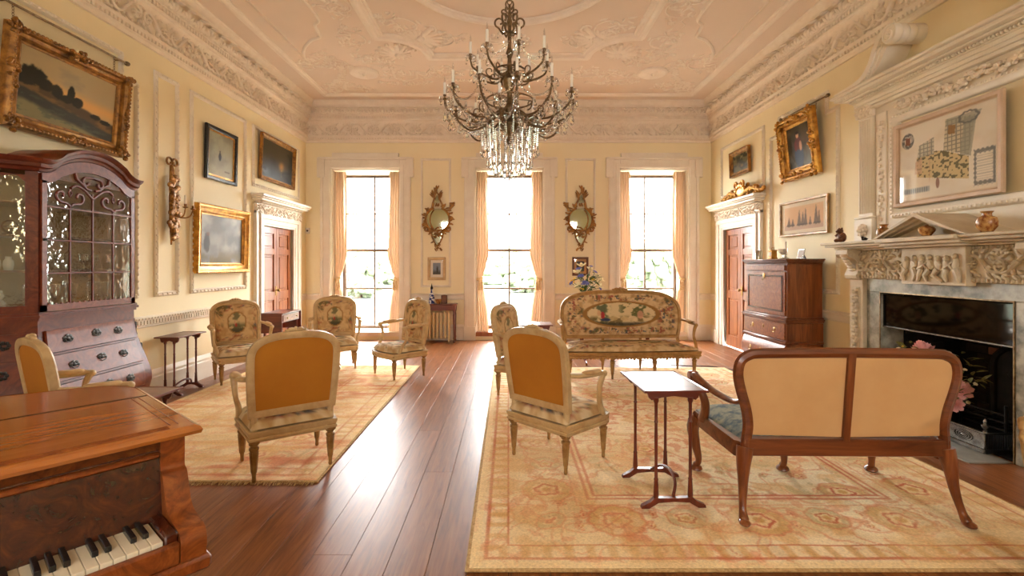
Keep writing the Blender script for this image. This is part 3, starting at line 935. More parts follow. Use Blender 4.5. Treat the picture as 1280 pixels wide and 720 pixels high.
# ------------------------------------------------------------------ chimney piece
def flower_head(kind, r, seed=0):
    """petals facing +Z, centred"""
    b = MB(); rr = random.Random(seed)
    if kind == 'peony':
        for ring, (n, q, t) in enumerate(((9, 0.75, 0.35), (8, 0.55, 0.8), (6, 0.32, 1.15), (4, 0.14, 1.4))):
            for k in range(n):
                a = 2*PI*k/n + ring*0.4 + rr.uniform(-0.15, 0.15)
                Rm = Matrix.Rotation(a, 3, 'Z') @ Matrix.Rotation(-t, 3, 'Y')
                b.ell((q*r*math.cos(a), q*r*math.sin(a), 0.28*r*ring*0.7), (r*0.42, r*0.34, r*0.07), 6, 4, Rm)
    elif kind == 'lily':
        for k in range(6):
            a = 2*PI*k/6
            Rm = Matrix.Rotation(a, 3, 'Z') @ Matrix.Rotation(-0.6, 3, 'Y')
            b.ell((0.5*r*math.cos(a), 0.5*r*math.sin(a), 0.25*r), (r*0.55, r*0.3, r*0.06), 6, 4, Rm)
        b.ell((0, 0, 0.15*r), (r*0.14, r*0.14, r*0.3), 6, 4)
    else:
        for k in range(14):
            a = k*2.4; q = 0.18*math.sqrt(k)*r
            b.ell((q*math.cos(a), q*math.sin(a), r*0.25*(1-k/14)), (r*0.26, r*0.26, r*0.16), 6, 4)
    return b
def leaf_blade(L, W):
    b = MB()
    n = 5
    for s in (-1, 1):
        vs, fs = [], []
        for i in range(n+1):
            t = i/n; w = W*math.sin(PI*min(1, 0.06+t*0.94))*0.5
            z = 0.25*L*t*t*-0.6
            vs += [(L*t, 0, z), (L*t, s*w, z+0.25*w)]
        for i in range(n): fs.append((2*i, 2*i+2, 2*i+3, 2*i+1))
        b.add(vs, fs)
    return b
def aim(d):
    return Vector(d).to_track_quat('Z', 'Y').to_euler()
def bouquet(root, base, specs, leaves, leafmat, seed):
    """specs: (kind, mat, radius, position); every stem, bloom and leaf is a part"""
    rr = random.Random(seed)
    heads = {}
    base = Vector(base)
    for kind, mt, r, p in specs:
        p = Vector(p)
        key = (kind, mt)
        if key not in heads:
            heads[key] = flower_head(kind, 1.0, len(heads)).mesh('bloom'); heads[key].materials.append(M[mt])
        o = bpy.data.objects.new('bloom', heads[key]); COL.objects.link(o); o.parent = root
        o.location = p; o.rotation_euler = aim((p-base)+Vector((0, -0.12 if False else 0, 0))); o.scale = (r, r, r)
        mid = (p+base)/2 + Vector((0, 0, 0.02))
        MB().tube([base, mid, p], 0.004, 5).build('stem', M['leaf'], root)
    lm = leaf_blade(1.0, 0.36).mesh('leaf'); lm.materials.append(M[leafmat])
    for c, spread, n, L in leaves:
        for k in range(n):
            d = Vector((rr.gauss(0,1), rr.gauss(0,1), rr.gauss(0.2,0.8))).normalized()
            o = bpy.data.objects.new('leaf', lm); COL.objects.link(o); o.parent = root
            o.location = Vector(c)+d*spread*rr.uniform(0.2, 1.0)
            o.rotation_euler = (rr.uniform(-0.6,0.6), rr.uniform(-0.9,0.5), math.atan2(d.y, d.x)+rr.uniform(-0.4,0.4))
            s = L*rr.uniform(0.6, 1.1); o.scale = (s, s, s)

def make_fireplace():
    R = empty('fireplace', (XR, FC, 0), -PI/2, 'carved stone chimney piece with grey marble slips and pedimented shelf', 'fireplace')
    x0, x1 = -0.62, 0.64           # opening, local x runs towards the camera
    W = 0.18
    m = MB(); yf = -0.23
    m.cbox(x0-W, x0, yf, 0.0, 0, FZ, 0.004); m.cbox(x1, x1+W, yf, 0.0, 0, FZ, 0.004)
    m.cbox(x0-W, x1+W, yf, 0.0, FZ, FZ+0.13, 0.004)
    ms = m.build('marble_slip', M['marble'], R)
    ed = MB()
    ed.sweep([(-0.006,0.0),(-0.006,-0.006),(0.0,-0.008),(0.006,-0.006),(0.006,0.0)], [(x0, 0), (x0, FZ), (x1, FZ), (x1, 0)], False, lambda x, z, d: (x, yf+d, z))
    ed.build('brass_edge', M['bronze'], ms)
    # jambs with carved drops
    for s, xa in ((-1, x0-W), (1, x1+W)):
        xb = xa + s*0.19
        p, q = sorted((xa, xb))
        j = MB().cbox(p, q, -0.27, 0.0, 0, 1.33, 0.006)
        j.cbox(p+0.035, q-0.035, -0.278, -0.26, 0.12, 1.22, 0.004)
        j.cbox(p-0.012 if s < 0 else p, q if s < 0 else q+0.012, -0.30, 0, 0, 0.12, 0.008)
        jo = j.build('jamb', M['stone'], R)
        dr = MB(); rr = random.Random(31)
        xm = (p+q)/2
        for k in range(15):
            z = 0.22+k*0.068
            for u in range(4):
                a = rr.uniform(0, 2*PI)
                dr.ell((xm+0.03*math.cos(a), -0.285, z+0.03*math.sin(a)), (0.026, 0.02, 0.022), 6, 4)
            dr.ell((xm, -0.30, z), 0.022, 7, 5)
        dr.build('carved_drop', M['stone'], jo)
        # console scroll under the shelf, seen in profile
        prof = [(0.0,1.30),(-0.27,1.30)]
        prof += [(y, z) for y, z in spiral((-0.295, 1.335), 0.035, 0.035, -PI/2, -PI*1.45, 8)]
        cv = [(-0.325,1.36),(-0.30,1.41),(-0.305,1.46),(-0.34,1.50),(-0.40,1.53),(-0.43,1.56),(-0.425,1.60),(-0.40,1.615),(0.0,1.615)]
        prof = [(0.0,1.30),(-0.29,1.295),(-0.325,1.31),(-0.335,1.34)] + cv
        c = MB().prism(prof, p+0.01, q-0.01, lambda y, z, a: (a, y, z))
        for sx in (p+0.01, q-0.01):
            c.tube([(sx, y, z) for y, z in spiral((-0.385, 1.555), 0.045, 0.008, 0.4, 9.0, 22)], 0.008, 6)
            c.tube([(sx, y, z) for y, z in spiral((-0.30, 1.335), 0.03, 0.006, 2.5, -5.0, 16)], 0.006, 6)
        for k in range(6):
            c.ell((xm, -0.31-0.02*k, 1.40+0.03*k), (0.05, 0.018, 0.022), 7, 4)
        c.build('console_scroll', M['stone'], R)
    # frieze, tablet and shelf
    XA, XB = x0-W-0.16, x1+W+0.16
    fz = MB().cbox(XA, XB, -0.28, 0.0, FZ+0.13, 1.60, 0.004)
    n = 44
    for k in range(n):
        x = XA+0.17 + (XB-XA-0.34)*(k+0.5)/n
        fz.ell((x, -0.285, FZ+0.15), (0.013, 0.016, 0.018), 6, 4)
        fz.ell((x, -0.285, 1.585), (0.010, 0.014, 0.014), 6, 4)
    fo = fz.build('frieze', M['stone'], R)
    sc = orn_scroll().build('carved_scroll', M['stone'], fo)
    place_copies(sc, [((s*x+0.01, -0.285, 1.455), (PI/2, 0, 0), (0.82, 0.8*(1 if i % 2 else -1), 1.4)) for s in (-1, 1) for i, x in enumerate((0.47, 0.70))])
    tb = MB().cbox(-0.24, 0.38, -0.335, -0.25, FZ+0.10, 1.60, 0.006).build('tablet', M['stone'], R)
    fg = MB(); rr = random.Random(8)
    for k in range(7):                   # reclining figures in low relief
        x = -0.17+k*0.078; h = rr.uniform(0.8, 1.15)
        fg.ell((x, -0.345, 1.52*1.0 - 0.02*rr.random()), (0.022, 0.022, 0.026), 8, 5)
        fg.ell((x+rr.uniform(-.01,.01), -0.34, 1.455), (0.03, 0.026, 0.05), 8, 5, Matrix.Rotation(rr.uniform(-.4,.4), 3, 'Y'))
        fg.tube([(x, -0.345, 1.41), (x+rr.uniform(-.04,.04), -0.355, 1.36), (x+rr.uniform(-.05,.05), -0.345, 1.31)], [0.026,0.02,0.012], 7)
        fg.tube([(x, -0.35, 1.48), (x+rr.choice((-1,1))*0.045, -0.36, 1.45), (x+rr.uniform(-.05,.05), -0.35, 1.41)], [0.014,0.012,0.009], 6)
    fg.build('relief_figures', M['stone'], tb)
    sh = MB()
    for d, z0, z1, e in ((-0.33, 1.60, 1.618, 0.03), (-0.40, 1.618, 1.635, 0.09), (-0.46, 1.635, 1.66, 0.15), (-0.49, 1.66, 1.685, 0.18)):
        sh.cbox(XA-e, XB+e, d, 0.0, z0, z1, 0.006)
    for d, z0, z1 in ((-0.42, 1.60, 1.622), (-0.47, 1.622, 1.65), (-0.515, 1.65, 1.686)):
        sh.cbox(-0.33, 0.47, d, 0.0, z0, z1, 0.006)
    sh.build('mantel_shelf', M['stone'], R)
    pd = MB(); c0 = 0.085; hw, za, zb = 0.43, 1.687, 1.885
    pd.prism([(c0-hw, za), (c0+hw, za), (c0, zb-0.02)], -0.36, 0.0, lambda x, z, a: (x, a, z))
    rk = [(0.0,0.0),(0.0,0.07),(0.012,0.075),(0.03,0.055),(0.05,0.05),(0.05,0.0)]
    for s in (-1, 1):
        pth = [(c0+s*(hw+0.03), za), (c0, zb)]
        dx, dz = pth[1][0]-pth[0][0], pth[1][1]-pth[0][1]; L = math.hypot(dx, dz)
        nx, nz = (dz/L, -dx/L) if s < 0 else (-dz/L, dx/L)
        if nz > 0: nx, nz = -nx, -nz
        for d, t0, t1 in ((-0.50, 0.0, 0.028), (-0.46, 0.028, 0.05), (-0.42, 0.05, 0.072)):
            q = [(pth[0][0]+nx*t0, pth[0][1]+nz*t0), (pth[1][0]+nx*t0*0, pth[1][1]-t0*1.08), (pth[1][0], pth[1][1]-t1*1.08), (pth[0][0]+nx*t1, pth[0][1]+nz*t1)]
            q[0] = (q[0][0], max(q[0][1], za)); q[3] = (q[3][0]-s*0.06*(t1/0.072), max(q[3][1], za))
            pd.prism(q, d, 0.0, lambda x, z, a: (x, a, z))
    pd.build('pediment', M['stone'], R)
    # firebox lining of bricks
    xw = 0.55
    bx = MB()
    bx.box(x0, x1, xw, xw+0.03, 0, FZ); bx.box(x0-0.005, x0+0.012, 0.0, xw, 0, FZ); bx.box(x1-0.012, x1+0.005, 0.0, xw, 0, FZ)
    bx.box(x0, x1, 0.0, xw, FZ-0.01, FZ); bx.box(x0, x1, -0.2, xw, 0.0, 0.012)
    fb = bx.build('firebox', M['soot'], R, smooth=0)
    bb = MB().cbox(-0.105, 0.105, -0.012, 0.012, -0.034, 0.034, 0.004)
    me = bb.mesh('brick', smooth=0); me.materials.append(M['brick'])
    me2 = bb.mesh('brick', smooth=0); me2.materials.append(M['brick_pink'])
    for r in range(15):
        z = 0.05+r*0.076
        off = 0.11 if r % 2 else 0.0
        for k in range(7):
            x = x0+0.0+off+k*0.216-0.02
            if x-0.1 < x0 or x+0.1 > x1: continue
            o = bpy.data.objects.new('brick', me2 if (r in (8, 9, 10) and k in (2, 3, 4)) else me); COL.objects.link(o)
            o.parent = fb; o.location = (x, xw-0.008, z); o.rotation_euler = (0, 0, 0)
        for k in range(3):
            y = 0.10+off*0.8+k*0.19
            if y+0.1 > xw: continue
            o = bpy.data.objects.new('brick', me); COL.objects.link(o); o.parent = fb
            o.location = (x0+0.02, y, z); o.rotation_euler = (0, 0, PI/2); o.scale = (0.85, 1, 1)
    h = MB().box(x0+0.005, x1-0.005, -0.205, -0.197, 0.85, FZ-0.02).build('glass_hood', M['hood'], R, smooth=0)
    MB().cbox(x0+0.005, x1-0.005, -0.212, -0.19, 0.838, 0.852, 0.003).build('hood_rim', M['steel'], h)
    ar = [(-0.30, 0.0), (0.30, 0.0), (0.30, 0.55)] + [(0.30*math.cos(PI*k/14), 0.55+0.22*math.sin(PI*k/14)) for k in range(1, 14)] + [(-0.30, 0.55)]
    fbk = MB().prism([(x+0.12, z+0.012) for x, z in ar], xw-0.12, xw-0.06, lambda x, z, a: (x, a, z))
    fbk.sweep([(0,0),(0,-0.02),(0.02,-0.03),(0.04,-0.02),(0.045,0.0)], [(x+0.12, z+0.012) for x, z in ar], True, lambda x, z, d: (x, xw-0.12+d, z))
    rosette_b = MB(); rosette(rosette_b, 0, 0, 0.16, 8, 0.05)
    fbk.add([(v[0]+0.12, xw-0.125-v[2]*0.5, v[1]+0.5) for v in rosette_b.v], rosette_b.f)
    fbk.build('fireback', M['iron'], R)
make_fireplace()
struct(MB().cbox(3.36, XR-0.232, 3.50, 4.92, -0.018, 0.008, 0.004).build('hearth', M['slate'], smooth=0), 'grey stone hearth slab before the fireplace', 'hearth')

def make_grate():
    # basket grate, front at X 3.63, from Y 3.66 to 4.52
    R = empty('fire_grate', (3.63, 4.09, 0.01), -PI/2, 'polished steel fire grate with urn finials in the fireplace', 'grate')
    hw = 0.43
    f = MB().cbox(-hw, hw, 0.0, 0.012, 0.03, 0.145, 0.003)
    f.cbox(-hw-0.01, hw+0.01, -0.015, 0.03, 0.0, 0.03, 0.004); f.cbox(-hw-0.006, hw+0.006, -0.006, 0.018, 0.145, 0.158, 0.003)
    fo = f.build('fender_front', M['steel'], R)
    for x in (-0.26, 0.0, 0.26):
        e = MB()
        for q in (1.0, 0.72, 0.44):
            e.tube([(x+0.075*q*math.cos(2*PI*k/24), -0.004, 0.088+0.036*q*math.sin(2*PI*k/24)) for k in range(24)], 0.004, 5, True)
        e.ell((x, -0.004, 0.088), (0.02, 0.006, 0.01), 8, 5)
        e.build('oval_boss', M['steel'], fo)
    for s in (-1, 1):
        sd = MB()
        for k in range(12):
            y = 0.02+k*0.017
            sd.box(s*hw-0.004, s*hw+0.004, y, y+0.006, 0.03, 0.145)
        sd.cbox(s*hw-0.008, s*hw+0.008, 0.0, 0.22, 0.143, 0.158, 0.003); sd.cbox(s*hw-0.012, s*hw+0.012, 0.0, 0.22, 0.0, 0.03, 0.003)
        sd.build('fender_side', M['iron'], R)
        u = MB().lathe([(0.0,0.158),(0.016,0.158),(0.014,0.17),(0.006,0.176),(0.010,0.185),(0.022,0.20),(0.024,0.215),(0.012,0.225),(0.007,0.235),(0.012,0.243),(0.009,0.255),(0.003,0.265),(0.0,0.268)], 12, (s*hw, 0.006, 0))
        u.build('urn_finial', M['steel'], R)
    bs = MB()
    for k in range(9):
        x = -0.30+k*0.075
        bs.tube([(x, 0.28, 0.13), (x, 0.56, 0.13)], 0.007, 6)
    for y in (0.28, 0.56): bs.tube([(-0.32, y, 0.13), (0.32, y, 0.13)], 0.009, 6)
    for z in (0.19, 0.25):
        bs.tube([(-0.32, 0.28, z), (0.32, 0.28, z)], 0.008, 6)
    for sx in (-0.32, 0.32):
        for y in (0.28, 0.56): bs.tube([(sx, y, 0.004), (sx, y, 0.33)], 0.012, 8)
    bs.build('fire_basket', M['iron'], R)
make_grate()

def make_fire_flowers():
    c = Vector((3.80, 4.17, 0.015))
    R = empty('flower_arrangement', c, 0, 'pink peonies and white blossom arranged in the fireplace', 'flowers')
    MB().lathe([(0.0,0.0),(0.07,0.0),(0.085,0.03),(0.09,0.16),(0.075,0.20),(0.08,0.215),(0.068,0.215),(0.0,0.19)], 16).build('vase', M['handle_dark'], R)
    def W(px, py, Y): return P(px, py, Y) - c
    sp = [('peony', 'petal_pink', 0.085, W(1153, 437, 4.22)), ('peony', 'petal_pink', 0.085, W(1199, 487, 3.92)), ('peony', 'petal_pink', 0.06, W(1193, 505, 3.90)),
          ('peony', 'petal_pink', 0.06, W(1170, 470, 4.05)), ('small', 'petal_white', 0.03, W(1122, 436, 4.3)), ('small', 'petal_white', 0.028, W(1115, 440, 4.32)), ('small', 'petal_white', 0.03, W(1185, 441, 4.05)),
          ('small', 'petal_white', 0.022, W(1219, 480, 3.86)), ('small', 'petal_white', 0.022, W(1184, 512, 3.9)), ('small', 'petal_white', 0.02, W(1206, 462, 3.92)), ('small', 'petal_yellow', 0.022, W(1129, 433, 4.3)), ('small', 'petal_white', 0.02, W(1210, 503, 3.88))]
    lv = [(W(1200, 450, 4.0), 0.10, 14, 0.10), (W(1215, 475, 3.9), 0.10, 14, 0.10), (W(1135, 434, 4.25), 0.07, 10, 0.07), (W(1190, 500, 3.92), 0.10, 14, 0.09), (W(1160, 460, 4.1), 0.14, 16, 0.11)]
    bouquet(R, (0, 0, 0.2), sp, lv, 'leaf_olive', 3)
make_fire_flowers()

# ---- overmantel with broken scroll pediment (local x towards the camera, -y into the room)
def make_overmantel():
    R = empty('trim_70', (XR, FC, 0), -PI/2)
    struct(R, 'white carved overmantel with fluted pilasters and broken scroll pediment', 'overmantel')
    b = MB()
    b.box(-1.16, 1.16, -0.05, 0, 1.686, 3.10)
    b.build('backboard', M['white'], R, smooth=0)
    # panel field (yellow) with moulded frame
    MB().box(-0.66, 0.60, -0.056, -0.04, 1.99, 2.87).build('panel_field', M['wall'], R, smooth=0)
    f = MB().sweep([(-0.01,0.0),(0.0,-0.05),(0.03,-0.06),(0.05,-0.045),(0.07,-0.04),(0.085,-0.02),(0.085,0.0)][::-1], [(-0.66, 1.92), (0.66, 1.92), (0.66, 2.93), (-0.66, 2.93)], True, lambda x, z, d: (x, -0.05+d, z))
    for (p, q) in (((-0.645,1.935),(0.645,1.935)),((0.645,1.935),(0.645,2.915)),((0.645,2.915),(-0.645,2.915)),((-0.645,2.915),(-0.645,1.935))):
        L = math.hypot(q[0]-p[0], q[1]-p[1]); n = int(L/0.04)
        for k in range(n):
            t = (k+0.5)/n
            f.ell((p[0]+(q[0]-p[0])*t, -0.105, p[1]+(q[1]-p[1])*t), (0.013, 0.012, 0.013), 6, 4)
    f.build('panel_moulding', M['white'], R)
    for s in (-1, 1):
        # fluted pilaster on a plinth with a rosette
        xm = s*1.02
        pl = MB().cbox(xm-0.13, xm+0.13, -0.11, 0, 1.686, 1.94, 0.006)
        pl.cbox(xm-0.12, xm+0.12, -0.125, 0, 1.94, 1.965, 0.01)
        po = pl.build('pilaster_plinth', M['white'], R)
        ro = MB(); rosette(ro, 0, 0, 0.075, 8, 0.05)
        o = ro.build('rosette', M['plaster'], po); o.location = (xm, -0.112, 1.815); o.rotation_euler = (PI/2, 0, 0)
        sh = MB().cbox(xm-0.10, xm+0.10, -0.075, 0, 1.965, 3.02, 0.004)
        for k in range(6):
            x = xm-0.082+k*0.0328
            sh.tube([(x, -0.076, 2.0), (x, -0.076, 3.0)], 0.011, 6)
        sh.build('fluted_pilaster', M['white'], R)
        cp = MB().cbox(xm-0.105, xm+0.105, -0.085, 0, 3.02, 3.14, 0.006)
        cp.cbox(xm-0.125, xm+0.125, -0.115, 0, 3.14, 3.17, 0.006)
        for row, (z, n2) in enumerate(((3.03, 5), (3.075, 4))):
            for k in range(n2):
                x = xm + (k-(n2-1)/2)*0.05
                cp.ell((x, -0.098-row*0.01, z+0.03), (0.022, 0.02, 0.035), 7, 5)
                cp.ell((x, -0.115-row*0.012, z+0.058), (0.02, 0.014, 0.012), 7, 4)
        for q in (-1, 1):
            cp.tube([(xm+q*0.1+q*y*0.6, -0.11, 3.125+z*0.6) for y, z in spiral((0, 0), 0.035, 0.006, 0, 8, 16)], 0.007, 5)
        cp.build('pilaster_capital', M['plaster'], R)
        # strip of carved drops between pilaster and panel
        st = MB().cbox(s*0.82-0.065, s*0.82+0.065, -0.065, 0, 1.72, 3.02, 0.005)
        so = st.build('side_strip', M['white'], R)
        dr = MB(); rr = random.Random(12)
        for k in range(18):
            z = 1.85+k*0.062
            for u in range(3):
                dr.ell((s*0.82+rr.uniform(-0.03,0.03), -0.07, z+rr.uniform(-0.02,0.02)), (0.018, 0.014, 0.02), 6, 4)
        dr.build('carved_drop', M['plaster'], so)
    # carved swag above the panel
    sw = MB(); rr = random.Random(14)
    for k in range(46):
        x = -0.62+1.24*k/45
        z = 3.03-0.035*abs(math.sin(3*PI*k/45))
        for u in range(3):
            sw.ell((x+rr.uniform(-.02,.02), -0.065-rr.random()*0.02, z+rr.uniform(-.035,.035)), (0.024, 0.02, 0.02), 6, 4, Matrix.Rotation(rr.uniform(0,3), 3, 'Y'))
    sw.build('carved_swag', M['plaster'], R)
    # entablature
    e = MB()
    for d, z0, z1, g in ((-0.10,3.09,3.125,1.10),(-0.12,3.125,3.16,1.12),(-0.13,3.16,3.20,1.13),(-0.20,3.235,3.255,1.20),(-0.26,3.255,3.29,1.26),(-0.29,3.29,3.32,1.29)):
        e.cbox(-g, g, d, 0, z0, z1, 0.006)
    e.box(-1.14, 1.14, -0.14, 0, 3.195, 3.24)
    for k in range(74):
        x = -1.15+2.3*(k+0.5)/74
        e.ell((x, -0.155, 3.218), (0.012, 0.02, 0.017), 6, 4)
    e.build('entablature', M['white'], R)
    for s in (-1, 1):
        # swan-neck: from the end of the entablature up to a volute
        ctr = [(1.22, 3.335), (1.05, 3.345), (0.90, 3.36), (0.79, 3.40), (0.71, 3.49), (0.65, 3.61), (0.57, 3.71), (0.47, 3.74), (0.37, 3.70)]
        up = bez([(a, b, 0) for a, b in ctr], 5)
        poly = [(s*p.x, p.y) for p in up] + [(s*x, z) for x, z in ((0.44, 3.64), (0.53, 3.56), (0.59, 3.47), (0.655, 3.40), (0.74, 3.345), (0.82, 3.321), (1.22, 3.32))]
        n = MB()
        n.prism(poly, -0.24, 0.0, lambda x, z, a: (x, a, z))
        n.sweep([(-0.012,-0.02),(-0.012,0.0),(0.045,0.0),(0.05,-0.02)] if False else [(0.0,-0.285),(0.0,-0.2),(0.035 if s > 0 else -0.035,-0.2),(0.035 if s > 0 else -0.035,-0.27)], [(s*p.x, p.y) for p in up], False, lambda x, z, a: (x, a, z))
        n.sweep([(0.0,-0.258),(0.0,-0.2),(0.07 if s > 0 else -0.07,-0.2),(0.07 if s > 0 else -0.07,-0.25)], [(s*p.x, p.y) for p in up], False, lambda x, z, a: (x, a, z))
        for k in range(3, len(up)-1):
            p = up[k]; n.ell((s*(p.x+0.02), -0.258, p.y-0.085), (0.012, 0.014, 0.018), 6, 4)
        # volute barrel running back to the wall
        n.lathe([(0.0,-0.30),(0.085,-0.30),(0.095,-0.28),(0.095,-0.24),(0.08,-0.22),(0.092,-0.20),(0.092,-0.17),(0.078,-0.15),(0.092,-0.13),(0.092,-0.10),(0.078,-0.08),(0.092,-0.06),(0.092,0.0)], 18, (s*0.43, 0, 3.645), 'y')
        n.tube([(s*(0.43+x*-1), -0.305, 3.645+z) for x, z in spiral((0, 0), 0.08, 0.012, 1.3, 10.5, 30)], 0.010, 6)
        rs = MB(); rosette(rs, 0, 0, 0.03, 6, 0.02)
        n.add([(v[0]+s*0.43, -0.30-v[2], v[1]+3.645) for v in rs.v], rs.f)
        n.build('swan_neck', M['white'], R)
make_overmantel()
# ------------------------------------------------------------------ rugs
def rug_pattern(x, y, W, L, kind):
    """x, y in metres from the near left corner"""
    n = len(x)
    d = np.minimum(np.minimum(x, W-x), np.minimum(y, L-y))
    wear = fbm(x*2.2, y*2.2, 5)
    c = canvas(n, (232,213,176))
    c = mixc(c, (214,184,134), ss(0.45, 0.75, fbm(x*1.7, y*5, 11)))
    red, gold, olive, rose = (186,88,62), (196,144,80), (176,156,108), (206,132,96)
    def palm(px, py, r, ang=0.0, pet=9):
        rr = np.hypot(px, py)/r; th = np.arctan2(py, px)+ang
        lob = 1+0.09*np.abs(np.cos(pet*th/2))-0.05
        k1 = ss(1.0, 0.94, rr/lob)
        return rr/lob, th, k1
    def put(cc, px, py, r, ang=0.0, pet=9, body=gold, s=1.0):
        q, th, k = palm(px, py, r, ang, pet)
        s = s*(0.35+0.65*ss(0.35, 0.6, fbm(x*5, y*5, 131)))
        cc = mixc(cc, body, k*0.5*s)
        cc = mixc(cc, rose, ss(0.09, 0.03, np.abs(q-0.95))*0.7*s)
        cc = mixc(cc, (234,210,160), ss(0.62, 0.56, q)*0.7*s)
        cc = mixc(cc, red, ss(0.09, 0.03, np.abs(q-0.42-0.05*np.cos(5*th)))*0.85*s)
        cc = mixc(cc, gold, ss(0.22, 0.16, q)*0.8*s)
        return cc
    border = 0.72
    inside = d > border
    # field: scattered palmettes joined by wandering vines
    S = 0.74
    fx, fy = x-W/2, y-L/2
    jx, jy = 0.10*(vnoise(fx*1.3, fy*1.3, 61)-0.5), 0.10*(vnoise(fx*1.3, fy*1.3, 62)-0.5)
    row = np.floor((fy+jy)/S+0.5)
    gx = (fx+jx) - S*(np.floor((fx+jx)/S - 0.5*(row % 2) + 0.5) + 0.5*(row % 2)); gy = fy+jy - S*row
    def lines(cc, sc, sd, col, k, w=0.012):
        q = fbm(x*sc, y*sc, sd, 2)
        for lv in (0.40, 0.55):
            cc = mixc(cc, col, ss(w*1.6, w*0.7, np.abs(q-lv))*k)
        return cc
    f = c.copy()
    f = lines(f, 2.6, 71, rose, 0.55); f = lines(f, 3.4, 82, (200,120,84), 0.45)
    f = mixc(f, (214,170,112), ss(0.55, 0.7, fbm(x*6, y*6, 90))*0.6)
    f = put(f, gx, gy*1.15, 0.15, 0.3, 8)
    S2 = S/2
    hx = fx - S*np.floor(fx/S+0.5); hy = (fy+S2) - S*np.floor((fy+S2)/S+0.5)
    f = put(f, hx-0.12, hy, 0.075, 0.0, 6, olive, 0.7)
    f = put(f, hx+0.19, hy+0.12, 0.055, 0.5, 5, rose, 0.9)
    S3 = 0.29; qx = fx+0.05*np.sin(fy*7) ; qy = fy+0.05*np.sin(fx*6)
    qx = qx - S3*np.floor(qx/S3+0.5); qy = qy - S3*np.floor(qy/S3+0.5)
    f = put(f, qx, qy, 0.032, 0.3, 5, rose, 0.8)
    blot = fbm(x*12, y*12, 23)
    f = mixc(f, rose, ss(0.64, 0.70, blot)*0.55); f = mixc(f, olive, ss(0.34, 0.28, blot)*0.4)
    # main border: palmettes of two sizes on a running vine
    b = c.copy()
    along = np.where((np.minimum(x, W-x) < np.minimum(y, L-y)), y, x)
    P1 = 0.80
    u = along - P1*np.floor(along/P1+0.5); vv = d-0.435
    b = lines(b, 3.6, 95, rose, 0.5)
    b = mixc(b, (214,170,112), ss(0.55, 0.7, fbm(x*6, y*6, 91))*0.6)
    b = put(b, u, vv, 0.165, 0.2, 11)
    u2 = (along+P1/2) - P1*np.floor((along+P1/2)/P1+0.5)
    b = put(b, u2, vv-0.02, 0.115, 0.0, 7, olive, 0.9)
    u3 = (along+P1/4) - P1/2*np.floor((along+P1/4)/(P1/2)+0.5)
    b = put(b, u3, vv+0.06*np.sign(np.sin(along*4*PI/P1)), 0.05, 0.5, 5, rose, 0.9)
    b = mixc(b, rose, ss(0.012, 0.005, np.abs(vv-0.13*np.sin(along*2*PI/P1)))*0.5)
    b = mixc(b, rose, ss(0.64, 0.70, blot)*0.45)
    out = np.where(inside[:, None], f, b)
    for q, wd, col, k in ((0.08, 0.010, red, 0.7), (0.19, 0.010, red, 0.75), (0.68, 0.012, red, 0.6), (0.72, 0.010, red, 0.7), (0.60, 0.008, rose, 0.5)):
        out = mixc(out, col, ss(wd, wd*0.5, np.abs(d-q))*k)
    g = (d > 0.08) & (d < 0.19)
    gp = np.abs(((along/0.11) % 1)-0.5)
    out = mixc(out, gold, np.where(g, ss(0.3, 0.1, gp)*0.5, 0))
    out = mixc(out, (236,214,166), np.where(d < 0.05, 0.7, 0))
    fade = ss(0.40, 0.62, wear)*0.35
    if kind == 'worn':
        fade = 0.35+0.3*ss(0.4, 0.6, wear)
        st = fbm(x*2.0, y*14, 41)
    out = mixc(out, (230,206,158), fade)
    if kind == 'worn':
        out = mixc(out, (202,112,74), ss(0.46, 0.70, 0.6*st+0.4*fbm(x*7, y*7, 43))*0.6*ss(0.3, 0.6, fbm(x*1.1, y*1.1, 77)))
        out = mixc(out, (218,176,112), ss(0.5, 0.75, fbm(x*3, y*12, 51))*0.5)
    return out
def make_rug(x0, x1, y0, y1, step, lab, kind):
    W, L = x1-x0, y1-y0
    nu, nv = int(W/step), int(L/step)
    b = MB()
    b.grid(lambda u, v: (u*W, v*L, 0.012 + 0.002*math.sin(u*40)*math.sin(v*37)), nu, nv)
    X = np.array([v[0] for v in b.v]); Y = np.array([v[1] for v in b.v])
    b.c = rgba(rug_pattern(X, Y, W, L, kind))
    R = empty('rug', (x0, y0, 0.001), 0, lab, 'rug')
    b.build('pile', M['rug'], R, smooth=0, recalc=False)
    MB().sweep([(0.0,0.0),(-0.012,0.002),(-0.016,0.008),(-0.008,0.0125),(0.004,0.012),(0.004,0.0)], [(0,0),(W,0),(W,L),(0,L)], True, lambda x, y, d: (x, y, d)).build('bound_edge', M['rugedge'], R)
    if kind != 'worn':
        return
    fr = MB(); rr = random.Random(2)
    for y, s in ((0, -1), (L, 1)):
        x = 0.0
        while x < W:
            l = rr.uniform(0.02, 0.05); dx = rr.uniform(-0.012, 0.012)
            fr.tube([(x, y+s*0.012, 0.008), (x+dx*0.5, y+s*(0.012+l*0.5), 0.007), (x+dx, y+s*(0.012+l), 0.003)], 0.0028, 3)
            x += 0.009
    tag(fr.build('fringe', M['rugedge'], R), kind='stuff')
M['rugedge'] = mat_plain('rug_edge', (216,186,134), (176,140,90), 0.95, scale=60)
make_rug(-0.19, 3.02, 2.27, 6.72, 0.0105, 'cream rug with rust floral border under the settee and sofa', 'rich')
make_rug(-3.52, -1.28, 3.20, 6.85, 0.014, 'worn cream and rust rug under the ring of armchairs', 'worn')

